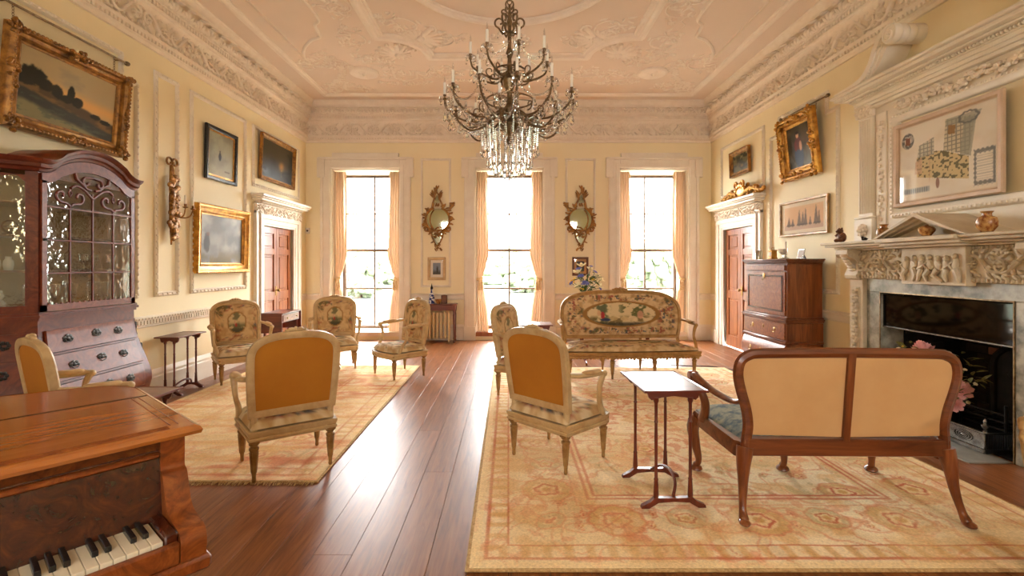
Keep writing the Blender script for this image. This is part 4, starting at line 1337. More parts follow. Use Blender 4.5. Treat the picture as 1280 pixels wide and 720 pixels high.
# ------------------------------------------------------------------ tapestry seat furniture
def tap_pattern(x, z, cx, cz, hw, hh, mw, mh, seed, base=(208,176,128), med=True):
    n = len(x)
    c = canvas(n, base)
    c = mixc(c, (186,150,102), ss(0.4, 0.7, fbm(x*18, z*18, seed)))
    u, v = (x-cx)/hw, (z-cz)/hh
    e = np.sqrt(((x-cx)/mw)**2 + ((z-cz)/mh)**2)
    # flower wreath between the medallion and the rim
    rim = np.maximum(np.abs(u), np.abs(v))
    band = ss(0.58, 0.70, rim)*ss(0.97, 0.88, rim)*ss(0.36, 0.56, fbm(x*9, z*9, seed+2, 2))
    band = np.maximum(band, 0.8*ss(0.07, 0.03, np.abs(rim-0.84-0.05*np.sin(14*np.arctan2(v, u)))))
    s = 1.0
    f1 = fbm(x*26*s, z*26*s, seed+3, 3); f2 = fbm(x*30*s, z*30*s, seed+9, 3); f3 = fbm(x*34*s, z*34*s, seed+15, 3)
    c = mixc(c, (150,74,62), band*ss(0.60, 0.66, f1)*0.8)
    c = mixc(c, (84,84,54), band*ss(0.61, 0.66, f2)*0.8)
    c = mixc(c, (72,78,92), band*ss(0.65, 0.69, f3)*0.75)
    c = mixc(c, (148,102,56), band*ss(0.52, 0.56, fbm(x*40, z*40, seed+22, 2))*0.35)
    if med:
        c = mixc(c, (150,108,58), ss(0.10, 0.05, np.abs(e-1.0)))
        ins = e < 0.95
        sc = canvas(n, (206,180,132))
        sc = mixc(sc, (112,106,70), ss(0.45, 0.6, fbm(x*16, z*22, seed+31))*ss(0.2, -0.3, (z-cz)/mh+0.1))
        sc = mixc(sc, (96,92,62), ss(0.5, 0.62, fbm(x*14, z*14, seed+37))*0.8)
        sc = mixc(sc, (70,66,50), ss(-0.45, -0.75, (z-cz)/mh)*0.7)
        g1 = ((x-cx-0.05*mw)/(0.26*mw))**2 + ((z-cz+0.05*mh)/(0.36*mh))**2
        sc = mixc(sc, (196,150,120), ss(1.1, 0.7, g1)*ss(0.35, 0.55, fbm(x*30, z*30, seed+40)))
        g2 = ((x-cx-0.1*mw)/(0.14*mw))**2 + ((z-cz+0.25*mh)/(0.22*mh))**2
        sc = mixc(sc, (168,60,52), ss(1.0, 0.6, g2)*0.85)
        c = np.where(ins[:, None], sc, c)
    return c
def sofa_pattern(x, z, cx, cz, hw, hh, mw, mh, seed):
    c = tap_pattern(x, z, cx, cz, hw, hh, mw, mh, seed, (214,182,136), True)
    e = np.sqrt(((x-cx)/mw)**2 + ((z-cz)/mh)**2)
    ins = e < 0.93
    sc = canvas(len(x), (216,192,146))
    zz = (z-cz)/mh; xx = (x-cx)/mw
    tr = fbm(x*11, z*16, 91)
    sc = mixc(sc, (104,104,62), ss(0.50, 0.60, tr)*ss(0.75, 0.35, np.abs(xx+0.55)-0.05)*ss(-0.6, 0.0, zz))
    sc = mixc(sc, (92,98,66), ss(0.46, 0.58, fbm(x*13, z*13, 93))*ss(0.40, 0.15, np.abs(xx-0.62))*0.9)
    sc = mixc(sc, (118,98,58), ss(0.42, 0.6, fbm(x*15, z*26, 95))*ss(0.0, -0.4, zz)*0.85)
    sc = mixc(sc, (64,58,44), ss(-0.55, -0.8, zz)*0.8)
    for fx, fz, rx, rz, col in ((-0.52, -0.05, 0.09, 0.35, (206,150,120)), (-0.30, -0.35, 0.14, 0.22, (222,196,150)), (-0.08, -0.38, 0.12, 0.2, (206,176,128)), (0.52, -0.1, 0.06, 0.32, (178,52,56)), (0.44, -0.45, 0.16, 0.12, (52,58,92)), (0.62, 0.1, 0.06, 0.25, (206,160,120)), (0.22, -0.35, 0.12, 0.18, (190,160,110))):
        q = ((xx-fx)/rx)**2 + ((zz-fz)/rz)**2
        sc = mixc(sc, col, ss(1.1, 0.7, q)*0.85)
    return np.where(ins[:, None], sc, c)

def louis_seat(name, bw, wr, wf, D, zsh, zt, e, frontx, rearx, seed, label, cat, group=None, fine=1, medal=None, sofa=False):
    R = empty(name, (0,0,0), 0, label, cat, group)
    zs = 0.325
    rake = 0.15
    yb = lambda z: 0.012 - rake*max(0.0, z-0.42)
    pl = lambda x, z, d: (x, yb(z)+d, z)
    leg = MB().lathe([(0.0,0.0),(0.011,0.0),(0.014,0.012),(0.012,0.03),(0.0135,0.045),(0.025,0.205),(0.031,0.215),(0.031,0.226),(0.022,0.232),(0.022,0.24),(0.032,0.248),(0.032,0.256)], 12)
    leg.cbox(-0.031, 0.031, -0.031, 0.031, 0.256, zs, 0.003)
    for a in range(6):
        t = 2*PI*a/6
        leg.tube([(0.0145*math.cos(t), 0.0145*math.sin(t), 0.06), (0.0255*math.cos(t), 0.0255*math.sin(t), 0.20)], 0.0035, 4)
    lm = leg.mesh('leg'); lm.materials.append(M['frame_leg'])
    bow = 0.05 if not sofa else 0.06
    fy = lambda x: D + bow*(1-(x/wf)**2)
    for xs, y in [(x, 0.0) for x in rearx] + [(x, fy(x)-0.02) for x in frontx]:
        o = bpy.data.objects.new('leg', lm); COL.objects.link(o); o.parent = R; o.location = (xs, y, 0)
    # seat rail and cushion
    nfr = 16
    out = [(-wr-0.03, -0.03), (wr+0.03, -0.03), (wf+0.03, D*0.9)] + [(wf*(1-2*k/nfr)*1.04, fy(wf*(1-2*k/nfr))+0.01) for k in range(nfr+1)] + [(-wf-0.03, D*0.9)]
    rail = MB().prism(out, zs-0.062, zs+0.012, lambda x, y, a: (x, y, a))
    rail.sweep([(0.0,zs-0.055),(-0.008,zs-0.048),(-0.008,zs-0.036),(0.0,zs-0.03),(-0.010,zs-0.004),(-0.010,zs+0.010),(0.0,zs+0.014)], out, True, lambda x, y, d: (x, y, d), pclosed=False)
    if sofa:
        for k in range(41):
            x = wf*(1-2*k/40)
            rail.ell((x, fy(x)+0.008, zs-0.062), (0.02, 0.012, 0.014 if k % 10 else 0.03), 6, 4)
    rail.build('seat_rail', M['frame'], R)
    dens = []
    for i in range(len(out)):
        p, q = out[i], out[(i+1) % len(out)]
        k = max(1, int(math.hypot(q[0]-p[0], q[1]-p[1])/0.03*fine))
        dens += [(p[0]+(q[0]-p[0])*j/k, p[1]+(q[1]-p[1])*j/k) for j in range(k)]
    ins = [(x*0.975, 0.006+(y-0.006)*0.985) for x, y in dens]
    cu = MB().fill(ins, 14*fine, lambda x, y, d: (x, y, zs+0.012+d), lambda r: 0.075*(1-r**5)**0.6+0.012)
    U = np.array(cu.uv)
    yc = D*0.5
    if sofa: cc = tap_pattern(U[:,0], U[:,1], 0, yc, wf, D*0.55, 0.55, 0.13, seed+50, (214,186,142), True)
    else: cc = tap_pattern(U[:,0], U[:,1], 0, yc, wf, D*0.55, 0.15, 0.13, seed+50, (216,196,156), True)
    cu.c = rgba(cc)
    n0 = len(cu.v); rim = list(range(n0-len(ins), n0))
    cu.build('seat_cushion', M['tap'], R, smooth=180)
    # back
    zb = 0.42 if not sofa else 0.435
    path = [(-bw*0.94, zb), (bw*0.94, zb)]
    path += [(bw*0.94+(bw*0.06)*math.sin(PI/2*k/6), zb+(zsh-zb)*k/6) for k in range(1, 7)]
    na = 18
    for k in range(1, 2*na):
        t = PI*k/(2*na)
        cx_, sz_ = math.cos(t), math.sin(t)
        path.append((bw*math.copysign(abs(cx_)**e, cx_), zsh+(zt-zsh)*sz_**e))
    path += [(-p[0], p[1]) for p in path[2:8][::-1]]
    fw = 0.046
    fp = [(0.0,-0.022),(-0.004,0.0),(0.0,0.02),(0.012,0.03),(0.026,0.026),(0.038,0.032),(fw,0.024),(fw,-0.018),(fw*0.5,-0.026)]
    MB().sweep(fp, path, True, pl).build('back_frame', M['frame'], R, smooth=35)
    for s in (-1, 1):
        MB().tube([(s*wr, 0.0, zs-0.02), (s*wr, yb(0.40), 0.40), (s*(bw*0.94-0.023), yb(0.47), 0.47)], [0.026, 0.024, 0.024], 8).build('back_stile', M['frame'], R)
    if sofa:
        for x in rearx[1:-1]: MB().tube([(x, 0.0, zs-0.02), (x, yb(0.46), 0.46)], 0.02, 8).build('back_stile', M['frame'], R)
    cr = MB()
    k2 = 1.0 if not sofa else 1.6
    for q in (-1, 1):
        cr.ell((q*0.026*k2, yb(zt)+0.005, zt+0.012), (0.026*k2, 0.02, 0.015*k2), 8, 5)
        cr.ell((q*0.055*k2, yb(zt)+0.005, zt+0.005), (0.016*k2, 0.016, 0.010*k2), 8, 5)
    cr.ell((0, yb(zt)+0.008, zt+0.014), (0.014*k2, 0.024, 0.018*k2), 8, 5)
    cr.build('crest', M['frame'], R)
    inner = []
    cz0 = (zb+zt)/2
    dn = []
    for i in range(len(path)):
        p, q = path[i], path[(i+1) % len(path)]
        k = max(1, int(math.hypot(q[0]-p[0], q[1]-p[1])/0.025*fine))
        dn += [(p[0]+(q[0]-p[0])*j/k, p[1]+(q[1]-p[1])*j/k) for j in range(k)]
    for x, z in dn:
        inner.append((x*(bw-fw+0.006)/bw, zb+fw-0.006 + (z-zb)*(zt-zb-2*fw+0.012)/(zt-zb)))
    fb = MB().fill(inner, 20*fine, pl, lambda r: 0.012+0.03*(1-r**6)**0.5)
    U = np.array(fb.uv)
    mw, mh = medal or (0.105, 0.13)
    cz = zb+(zt-zb)*0.50
    fn = sofa_pattern if sofa else tap_pattern
    fb.c = rgba(fn(U[:,0], U[:,1], 0.0, cz, bw-fw, (zt-zb)/2-fw, mw, mh, seed))
    fb.build('back_upholstery', M['tap'], R, smooth=180)
    MB().fill(inner, 4, pl, lambda r: -0.012-0.004*(1-r)).build('back_cloth', M['mustard'], R, smooth=180)
    # arms
    xa = max(wf, bw)
    for s in (-1, 1):
        a = bez([(s*bw*0.985, yb(0.685)+0.01, 0.685), (s*(bw+0.03), 0.09, 0.672), (s*(xa+0.03), 0.20, 0.662), (s*(xa+0.035), D*0.68, 0.66), (s*(xa+0.035), D*0.75, 0.645)], 5)
        ao = MB().tube(a, [0.019]*len(a), 8, sx=1.0, sy=1.15)
        ao.ell((s*(xa+0.035), D*0.74, 0.650), (0.026, 0.03, 0.026), 10, 6)
        ao = ao.build('arm_rest', M['frame'], R)
        pa = a[5:15]
        pd = MB().tube([(p.x, p.y, p.z+0.016) for p in pa], [0.012+0.012*math.sin(PI*i/(len(pa)-1))**0.4 for i in range(len(pa))], 10, sx=0.85, sy=1.25)
        U = np.array([(v[0], v[1]) for v in pd.v])
        pd.c = rgba(tap_pattern(U[:,0], U[:,1], s*xa, 0.15, 0.2, 0.2, 0.01, 0.01, seed+70, med=False))
        pd.build('arm_pad', M['tap'], ao, smooth=180)
        sp = bez([(s*(xa+0.033), D*0.73, 0.65), (s*(xa+0.03), D*0.66, 0.58), (s*(xa+0.022), D*0.66, 0.50), (s*(wf+0.02), D*0.76, 0.42), (s*(wf+0.012), D*0.86, zs)], 5)
        MB().tube(sp, [0.017+0.007*abs(2*i/(len(sp)-1)-1) for i in range(len(sp))], 8).build('arm_support', M['frame'], R)
    return R

CHAIRS = [ # back-centre on the floor, facing angle, label
    ((-1.48, 3.31), 125.8, 'tapestry armchair at the rug corner, its mustard cloth back turned, opposite the drop-leaf table'),
    ((0.217, 3.455), 45.6, 'tapestry armchair with mustard cloth back standing beside the slender mahogany table'),
    ((-3.52, 6.22), -47.6, 'tapestry armchair between the quartetto table and the drop-leaf table'),
    ((-2.52, 6.98), -70.0, 'tapestry armchair standing before the window nearest the drop-leaf table'),
    ((-1.27, 6.458), 221.6, 'tapestry armchair in front of the radiator, turned sideways at the rug edge'),
    ((-2.97, 3.08), 58.0, 'tapestry armchair with mustard back between the piano and the glazed cabinet'),
    ((0.0, 5.5), -27.0, 'tapestry armchair facing the sofa, seen from its side beside the small table'),
    ((2.848, 2.207), 225.0, 'armchair by the chimney piece of which only one arm end shows'),
]
proto = louis_seat('armchair', 0.295, 0.245, 0.275, 0.45, 0.80, 0.985, 0.72, (-0.262, 0.262), (-0.245, 0.245), 3, '', 'armchair')
kids = list(proto.children)
KIDS = {}
for i, ((x, y), ang, lab) in enumerate(CHAIRS):
    r = proto if i == 0 else proto.copy()
    if i:
        COL.objects.link(r)
        for ch in kids:
            c = ch.copy(); COL.objects.link(c); c.parent = r
            for g in ch.children:
                if g.name in bpy.data.objects:
                    e2 = g.copy(); COL.objects.link(e2); e2.parent = c
    onrug = (-3.5 < x < -1.3 and 3.2 < y < 6.8) or (-0.2 < x < 3 and 2.3 < y < 6.7)
    r.location = (x, y, 0.0165 if onrug else 0.002)
    r.rotation_euler = (0, 0, math.radians(ang-90))
    r['label'] = lab; r['group'] = 'tapestry armchairs'
bpy.context.view_layer.update()
so = louis_seat('sofa', 0.84, 0.78, 0.84, 0.50, 0.72, 1.085, 0.62, (-0.80, -0.27, 0.27, 0.80), (-0.78, -0.26, 0.26, 0.78), 60, 'long tapestry sofa with oval pastoral scene standing on the rug', 'sofa', fine=3, medal=(0.50, 0.165), sofa=True)
for ch in so.children:
    if ch.data and ch.data.materials and ch.data.materials[0] == M['frame']: ch.data.materials[0] = M['frame_shaded']  # sofa takes the frame copy with shade in its colour
so.location = (1.545, 6.56, 0.0165); so.rotation_euler = (0, 0, PI+math.radians(3))

# ------------------------------------------------------------------ walnut settee, its linen back to the camera
def make_settee():
    R = empty('settee', (1.905, 2.72, 0.0165), math.radians(-1.0), 'walnut two-seat settee with linen back and cabriole legs on the rug', 'settee')
    rake = 0.04
    yb = lambda z: -rake*max(0, z-0.42)
    hs = [(0.36,0.558),(0.45,0.552),(0.53,0.545),(0.62,0.558),(0.71,0.584),(0.79,0.603),(0.85,0.604),(0.895,0.588),(0.922,0.548),(0.932,0.49)]
    right = [(w, z) for z, w in hs]
    top = right + [(0.25, 0.936), (0.0, 0.938), (-0.25, 0.936)] + [(-x, z) for x, z in right[::-1]]
    tp = bez([(x, 0, z) for x, z in top], 4)
    f = MB().tube([(p.x, yb(p.z), p.z) for p in tp], 0.030, 8, sx=0.9, sy=1.0, up=(0,1,0))
    f.build('back_frame', M['walnut_h'], R)
    MB().prism([(-0.024, 0.44), (0.012, 0.44), (0.036, 0.935), (-0.004, 0.935)], -0.022, 0.022, lambda x, z, a: (x, yb(z)+a-0.004, z)).build('back_splat', M['walnut'], R)
    outl = [(p.x, p.z) for p in tp if p.z > 0.455]
    for s in (-1, 1):
        half = [(x*0.985, min(z, 0.928)) for x, z in outl if x*s > 0.02]
        if s > 0: poly = [(0.0, 0.46)] + half + [(0.02, 0.925)]
        else: poly = half + [(0.0, 0.46), (0.02, 0.925)][0:1] + [(0.02, 0.925)] if False else [(0.015, 0.925)] + half + [(-0.01, 0.46)]
        dn = []
        for i in range(len(poly)):
            p, q = poly[i], poly[(i+1) % len(poly)]
            k = max(1, int(math.hypot(q[0]-p[0], q[1]-p[1])/0.04))
            dn += [(p[0]+(q[0]-p[0])*j/k, p[1]+(q[1]-p[1])*j/k) for j in range(k)]
        MB().fill(dn, 8, lambda x, z, d: (x, yb(z)+d, z), lambda r: -0.006-0.006*(1-r**4)).build('linen_panel', M['linen'], R, smooth=180)
        MB().fill(dn, 8, lambda x, z, d: (x, yb(z)+d, z), lambda r: 0.012+0.04*(1-r**4)).build('back_cushion', M['needle'], R, smooth=180)
    MB().cbox(-0.575, 0.575, -0.025, 0.03, 0.355, 0.452, 0.006).build('rear_rail', M['walnut_h'], R)
    fr = MB()
    for s in (-1, 1):
        fr.prism([(s*0.555, 0.0), (s*0.60, 0.05), (s*0.62, 0.60), (s*0.58, 0.63), (s*0.53, 0.02)], 0.33, 0.42, lambda x, y, a: (x, y, a))
    fr.prism([(-0.62, 0.585), (0.62, 0.585), (0.60, 0.645), (-0.60, 0.645)], 0.34, 0.42, lambda x, y, a: (x, y, a))
    fr.build('seat_rail', M['walnut_h'], R)
    sx = [(-0.55, 0.03), (0.55, 0.03), (0.60, 0.62), (-0.60, 0.62)]
    dn = []
    for i in range(4):
        p, q = sx[i], sx[(i+1) % 4]
        dn += [(p[0]+(q[0]-p[0])*j/12, p[1]+(q[1]-p[1])*j/12) for j in range(12)]
    MB().fill(dn, 10, lambda x, y, d: (x, y, 0.40+d), lambda r: 0.02+0.075*(1-r**5)**0.6).build('seat_cushion', M['needle'], R, smooth=180)
    for s in (-1, 1):
        l = bez([(s*0.56, 0.0, 0.40), (s*0.575, -0.015, 0.30), (s*0.585, -0.03, 0.18), (s*0.60, -0.06, 0.07), (s*0.605, -0.09, 0.02)], 4)
        rd = [0.046, 0.045, 0.043, 0.040, 0.037, 0.034, 0.030, 0.027, 0.025, 0.023, 0.021, 0.020, 0.020, 0.022, 0.025, 0.026, 0.024]
        b = MB().tube(l, rd[:len(l)], 10)
        b.ell((s*0.607, -0.095, 0.020), (0.03, 0.042, 0.019), 10, 6)
        b.build('leg', M['walnut'], R)
    for x in (-0.59, 0.0, 0.60):
        q = (x > 0.1) - (x < -0.1)
        l = bez([(x, 0.60, 0.38), (x+q*0.03, 0.64, 0.30), (x+q*0.015, 0.635, 0.18), (x+q*0.0, 0.615, 0.08), (x+q*0.01, 0.63, 0.03)], 4)
        n = len(l)
        b = MB().tube(l, [0.052-0.032*min(1, i/(n*0.72)) for i in range(n)], 10)
        b.lathe([(0.0,0.0),(0.034,0.0),(0.042,0.008),(0.038,0.022),(0.022,0.034),(0.018,0.05)], 12, (x+q*0.01, 0.635, 0))
        if q: b.ell((x+q*0.03, 0.65, 0.33), (0.035, 0.03, 0.045), 8, 6)
        b.build('leg', M['walnut'], R)
    for s in (-1, 1):
        a = bez([(s*0.56, yb(0.70)+0.01, 0.66), (s*0.585, 0.10, 0.63), (s*0.63, 0.27, 0.645), (s*0.665, 0.40, 0.685), (s*0.67, 0.47, 0.70), (s*0.67, 0.505, 0.685)], 5)
        n = len(a)
        b = MB().tube(a, [0.020+0.006*i/n for i in range(n)], 10, sx=0.75, sy=1.2)
        b.lathe([(0.0,-0.032),(0.030,-0.030),(0.036,-0.02),(0.036,0.02),(0.030,0.030),(0.0,0.032)], 14, (s*0.67, 0.50, 0.685), 'x')
        b.build('arm_rest', M['walnut'], R)
        sp = bez([(s*0.668, 0.475, 0.685), (s*0.655, 0.415, 0.62), (s*0.63, 0.40, 0.54), (s*0.615, 0.44, 0.46), (s*0.61, 0.49, 0.40)], 5)
        MB().tube(sp, [0.022+0.010*(i/len(sp)) for i in range(len(sp))], 10).build('arm_support', M['walnut'], R)
make_settee()

# ------------------------------------------------------------------ slender tables
def quartetto(loc, rz, w, l, h, lab, name='occasional_table', foot=1.0):
    """top w wide (x), l long (y); two trestle ends of twin columns"""
    R = empty(name, loc, rz, lab, 'table')
    t = MB().cbox(-w/2, w/2, -l/2, l/2, h-0.014, h, 0.004)
    t.sweep([(0.0,0.0),(0.0,0.012),(-0.008,0.016),(-0.012,0.010),(-0.012,-0.004),(0.0,-0.006)], [(-w/2,-l/2),(w/2,-l/2),(w/2,l/2),(-w/2,l/2)], True, lambda x, y, d: (x, y, h-0.008+d*0.7))
    t.build('table_top', M['mahog_h'], R)
    lx = w*0.5-0.075
    for s in (-1, 1):
        y = s*(l/2-0.045)
        ap = [(-w/2+0.02, h-0.014), (w/2-0.02, h-0.014), (w/2-0.03, h-0.05), (lx+0.03, h-0.065), (lx-0.03, h-0.05), (0.0, h-0.042), (-lx+0.03, h-0.05), (-lx-0.03, h-0.065), (-w/2+0.03, h-0.05)]
        MB().prism(ap, y-0.008, y+0.008, lambda x, z, a: (x, a, z)).build('apron', M['mahog_h'], R)
        for q in (-1, 1):
            MB().lathe([(0.0,0.05),(0.014,0.05),(0.016,0.075),(0.012,0.16),(0.014,0.168),(0.010,0.176),(0.009,0.30),(0.0105,0.42),(0.009,h-0.2),(0.013,h-0.195),(0.009,h-0.185),(0.010,h-0.085),(0.016,h-0.07),(0.016,h-0.05)], 10, (q*lx, y, 0)).build('leg', M['mahog'], R)
        ft = [(-w/2-0.015, 0.0), (-w/2+0.03, 0.0), (-lx+0.01, 0.032), (0.0, 0.038), (lx-0.01, 0.032), (w/2-0.03, 0.0), (w/2+0.015, 0.0), (w/2+0.01, 0.0165), (lx+0.035, 0.04), (lx+0.01, 0.062), (0, 0.058), (-lx-0.01, 0.062), (-lx-0.035, 0.04), (-w/2-0.01, 0.0165)]
        MB().prism(ft, y-0.015, y+0.015, lambda x, z, a: (x, a, z)).build('trestle_foot', M['mahog'], R)
    st = bez([(0.0, -l/2+0.05, 0.05), (w*0.12, -l/4, 0.11), (w*0.16, 0, 0.135), (w*0.12, l/4, 0.11), (0, l/2-0.05, 0.05)], 4)
    MB().tube(st, 0.010, 6).build('stretcher', M['mahog'], R)
    return R
quartetto((0.968, 3.045, 0.0165), math.radians(2), 0.355, 0.50, 0.70, 'slender mahogany table on the rug between the armchair and the walnut settee')
quartetto((-3.75, 5.50, 0.002), 0, 0.25, 0.46, 0.65, 'slender mahogany table against the wall between cabinet and tapestry armchair')
quartetto((-2.33, 2.95, 0.002), 0, 0.28, 0.52, 0.63, 'low mahogany table partly hidden behind the piano')

def make_pembroke():
    R = empty('drop_leaf_table', (-3.56, 7.52, 0.002), 0, 'mahogany drop-leaf table with one drawer before the door', 'table')
    w, l, h = 0.30, 0.66, 0.72
    t = MB().cbox(-w/2-0.03, w/2+0.03, -l/2, l/2, h-0.018, h, 0.004).build('table_top', M['mahog_h'], R)
    MB().cbox(-w/2, w/2, -l/2+0.03, l/2-0.03, h-0.15, h-0.018, 0.004).build('frieze_box', M['mahog_h'], R)
    d = MB().cbox(w/2, w/2+0.012, -l/2+0.06, l/2-0.06, h-0.135, h-0.035, 0.003).build('drawer', M['burr'], R)
    for y in (-0.16, 0.16):
        k = MB().lathe([(0.006,0.0),(0.006,0.012),(0.014,0.018),(0.012,0.026),(0.0,0.028)], 10, (w/2+0.01, y, h-0.085), 'x').build('knob', M['brass'], d)
    for s in (-1, 1):
        MB().cbox(-w/2-0.02, w/2+0.02, s*l/2-0.009, s*l/2+0.009, h-0.30, h-0.016, 0.004).build('drop_leaf', M['mahog_h'], R)
        for q in (-1, 1):
            x, y = q*(w/2-0.03), s*(l/2-0.06)
            lg = MB().lathe([(0.0,0.0),(0.012,0.0),(0.014,0.02),(0.018,0.40),(0.022,h-0.15)], 8, (x, y, 0)).build('leg', M['mahog'], R)
make_pembroke()

def make_console():
    R = empty('console_table', (-1.365, 9.02, 0.002), 0, 'narrow mahogany console table standing over the radiator', 'table')
    w, dd, h = 0.80, 0.30, 0.72
    MB().cbox(-w/2, w/2, -dd/2, dd/2, h-0.02, h, 0.005).build('table_top', M['mahog_h'], R)
    MB().cbox(-w/2+0.03, w/2-0.03, -dd/2+0.02, dd/2-0.02, h-0.12, h-0.02, 0.004).build('apron', M['mahog_h'], R)
    for s in (-1, 1):
        for q in (-1, 1):
            b = MB().cbox(s*(w/2-0.045)-0.025, s*(w/2-0.045)+0.025, q*(dd/2-0.035)-0.025, q*(dd/2-0.035)+0.025, h-0.13, h-0.02, 0.004)
            b.lathe([(0.0,0.0),(0.012,0.0),(0.022,0.02),(0.012,0.05),(0.02,0.08),(0.014,0.12),(0.018,0.35),(0.022,0.52),(0.015,0.55),(0.024,0.59)], 10, (s*(w/2-0.045), q*(dd/2-0.035), 0))
            b.build('leg', M['mahog'], R)
    Q = empty('radiator', (-1.40, 9.10, 0.002), 0, 'cream column radiator under the console table', 'radiator')
    for k in range(9):
        x = -0.30+k*0.072
        s = MB()
        for y in (-0.045, 0.045):
            s.tube([(x, y, 0.06), (x, y, 0.54)], 0.019, 8)
        s.ell((x, 0, 0.54), (0.021, 0.066, 0.03), 8, 5); s.ell((x, 0, 0.07), (0.021, 0.066, 0.03), 8, 5)
        if k in (0, 8): s.tube([(x, -0.04, 0.06), (x, -0.045, 0.0)], 0.016, 6); s.tube([(x, 0.04, 0.06), (x, 0.045, 0.0)], 0.016, 6)
        s.build('radiator_column', M['cream_metal'], Q)
    s = MB()
    for z in (0.08, 0.53): s.tube([(-0.31, 0, z), (0.29, 0, z)], 0.014, 6)
    s.build('radiator_pipe', M['cream_metal'], Q)
    B = empty('bottle', (-1.435, 8.98, 0.723), 0, 'blue and white faceted bottle with pointed stopper on the console table', 'bottle')
    MB().lathe([(0.0,0.0),(0.05,0.0),(0.058,0.015),(0.055,0.10),(0.045,0.17),(0.022,0.21),(0.018,0.26),(0.024,0.265),(0.022,0.275)], 8).build('bottle_body', M['blue'], B)
    MB().lathe([(0.02,0.275),(0.028,0.29),(0.016,0.32),(0.006,0.36),(0.0,0.385)], 8).build('stopper', M['ebony'], B)
    o = MB().cbox(-0.055, 0.055, -0.035, 0.035, 0, 0.16, 0.006)
    o.lathe([(0.0,0.16),(0.03,0.16),(0.03,0.165),(0.0,0.168)], 10)
    o.cbox(-0.035, 0.035, -0.04, -0.03, 0.03, 0.13, 0.003)
    tag(o.build('tea_caddy', M['brown'], loc=(-1.20, 8.98, 0.723)), 'small brown box standing upright on the console table', 'box')
    bwl = MB().lathe([(0.0,0.0),(0.03,0.0),(0.034,0.01),(0.055,0.06),(0.062,0.085),(0.055,0.085),(0.03,0.03),(0.0,0.025)], 16)
    tag(bwl.build('bowl', M['satsuma'], loc=(-1.305, 8.96, 0.723)), 'small patterned brown bowl between bottle and box on the console table', 'bowl')
make_console()

def make_small_tables():
    R = empty('side_table', (0.345, 6.02, 0.0165), 0, 'small square mahogany side table between armchair and sofa', 'table')
    MB().cbox(-0.20, 0.20, -0.17, 0.17, 0.685, 0.70, 0.004).build('table_top', M['mahog_h'], R)
    MB().prism([(-0.17, 0.685), (0.17, 0.685), (0.14, 0.61), (-0.14, 0.61)], -0.13, 0.13, lambda x, z, a: (x, a, z)).build('apron', M['mahog_h'], R)
    for s in (-1, 1):
        for q in (-1, 1):
            MB().lathe([(0.0,0.0),(0.011,0.0),(0.014,0.3),(0.018,0.64)], 8, (s*0.125, q*0.115, 0)).build('leg', M['mahog'], R)
    T = empty('sofa_table', (1.60, 7.22, 0.002), math.radians(3), 'dark pedestal sofa table behind the tapestry sofa', 'table')
    MB().cbox(-0.66, 0.66, -0.26, 0.26, 0.715, 0.738, 0.006).build('table_top', M['mahog_h'], T)
    MB().cbox(-0.56, 0.56, -0.22, 0.22, 0.62, 0.715, 0.005).build('apron', M['mahog_h'], T)
    for s in (-1, 1):
        x = s*0.50
        MB().lathe([(0.02,0.16),(0.032,0.18),(0.022,0.26),(0.03,0.34),(0.02,0.42),(0.024,0.62)], 12, (x, 0, 0)).build('pillar', M['mahog'], T)
        for q in (-1, 1):
            l = bez([(x, 0, 0.20), (x, q*0.12, 0.15), (x, q*0.24, 0.06), (x, q*0.31, 0.03)], 5)
            lo = MB().tube(l, [0.024-0.010*i/len(l) for i in range(len(l))], 8).build('leg', M['mahog'], T)
            MB().lathe([(0.0,-0.014),(0.014,-0.012),(0.016,0.0),(0.014,0.012),(0.0,0.014)], 10, (x, q*0.32, 0.0155), 'x').build('castor', M['brass'], lo)
    MB().tube([(-0.5, 0, 0.22), (0.5, 0, 0.22)], 0.014, 8).build('stretcher', M['mahog'], T)
    V = empty('flower_vase', (1.125, 7.15, 0.742), 0, 'dark vase of cream lilies and blue flowers on the sofa table', 'flowers')
    MB().lathe([(0.0,0.0),(0.055,0.0),(0.06,0.012),(0.045,0.03),(0.085,0.12),(0.09,0.17),(0.06,0.24),(0.05,0.27),(0.062,0.29),(0.052,0.29),(0.0,0.26)], 18).build('vase', M['handle_dark'], V)
    c = Vector((1.125, 7.15, 0.742))
    W = lambda px, py, Y=7.1: P(px, py, Y)-c
    sp = []
    for px, py, k, m, r in ((727,333,'lily','petal_white',0.055),(722,341,'lily','petal_white',0.055),(717,353,'lily','petal_yellow',0.05),(724,359,'lily','petal_white',0.055),
                            (738,338,'lily','petal_white',0.05),(746,346,'lily','petal_white',0.055),(747,357,'lily','petal_white',0.055),(740,350,'lily','petal_yellow',0.04),
                            (731,354,'small','petal_blue',0.05),(723,336,'small','petal_blue',0.035),(726,345,'small','petal_blue',0.04),(714,354,'small','petal_blue',0.03),
                            (744,340,'small','petal_blue',0.03),(750,360,'small','petal_blue',0.035),(751,350,'lily','petal_white',0.04),(735,345,'small','petal_white',0.03),(729,362,'lily','petal_yellow',0.04),(739,333,'small','petal_blue',0.025)):
        sp.append((k, m, r*1.6, W(px, py, 7.05+0.12*random.random())))
    bouquet(V, (0, 0, 0.27), sp, [(W(733, 350), 0.17, 34, 0.12), (W(731, 362), 0.12, 20, 0.10)], 'leaf', 8)
make_small_tables()
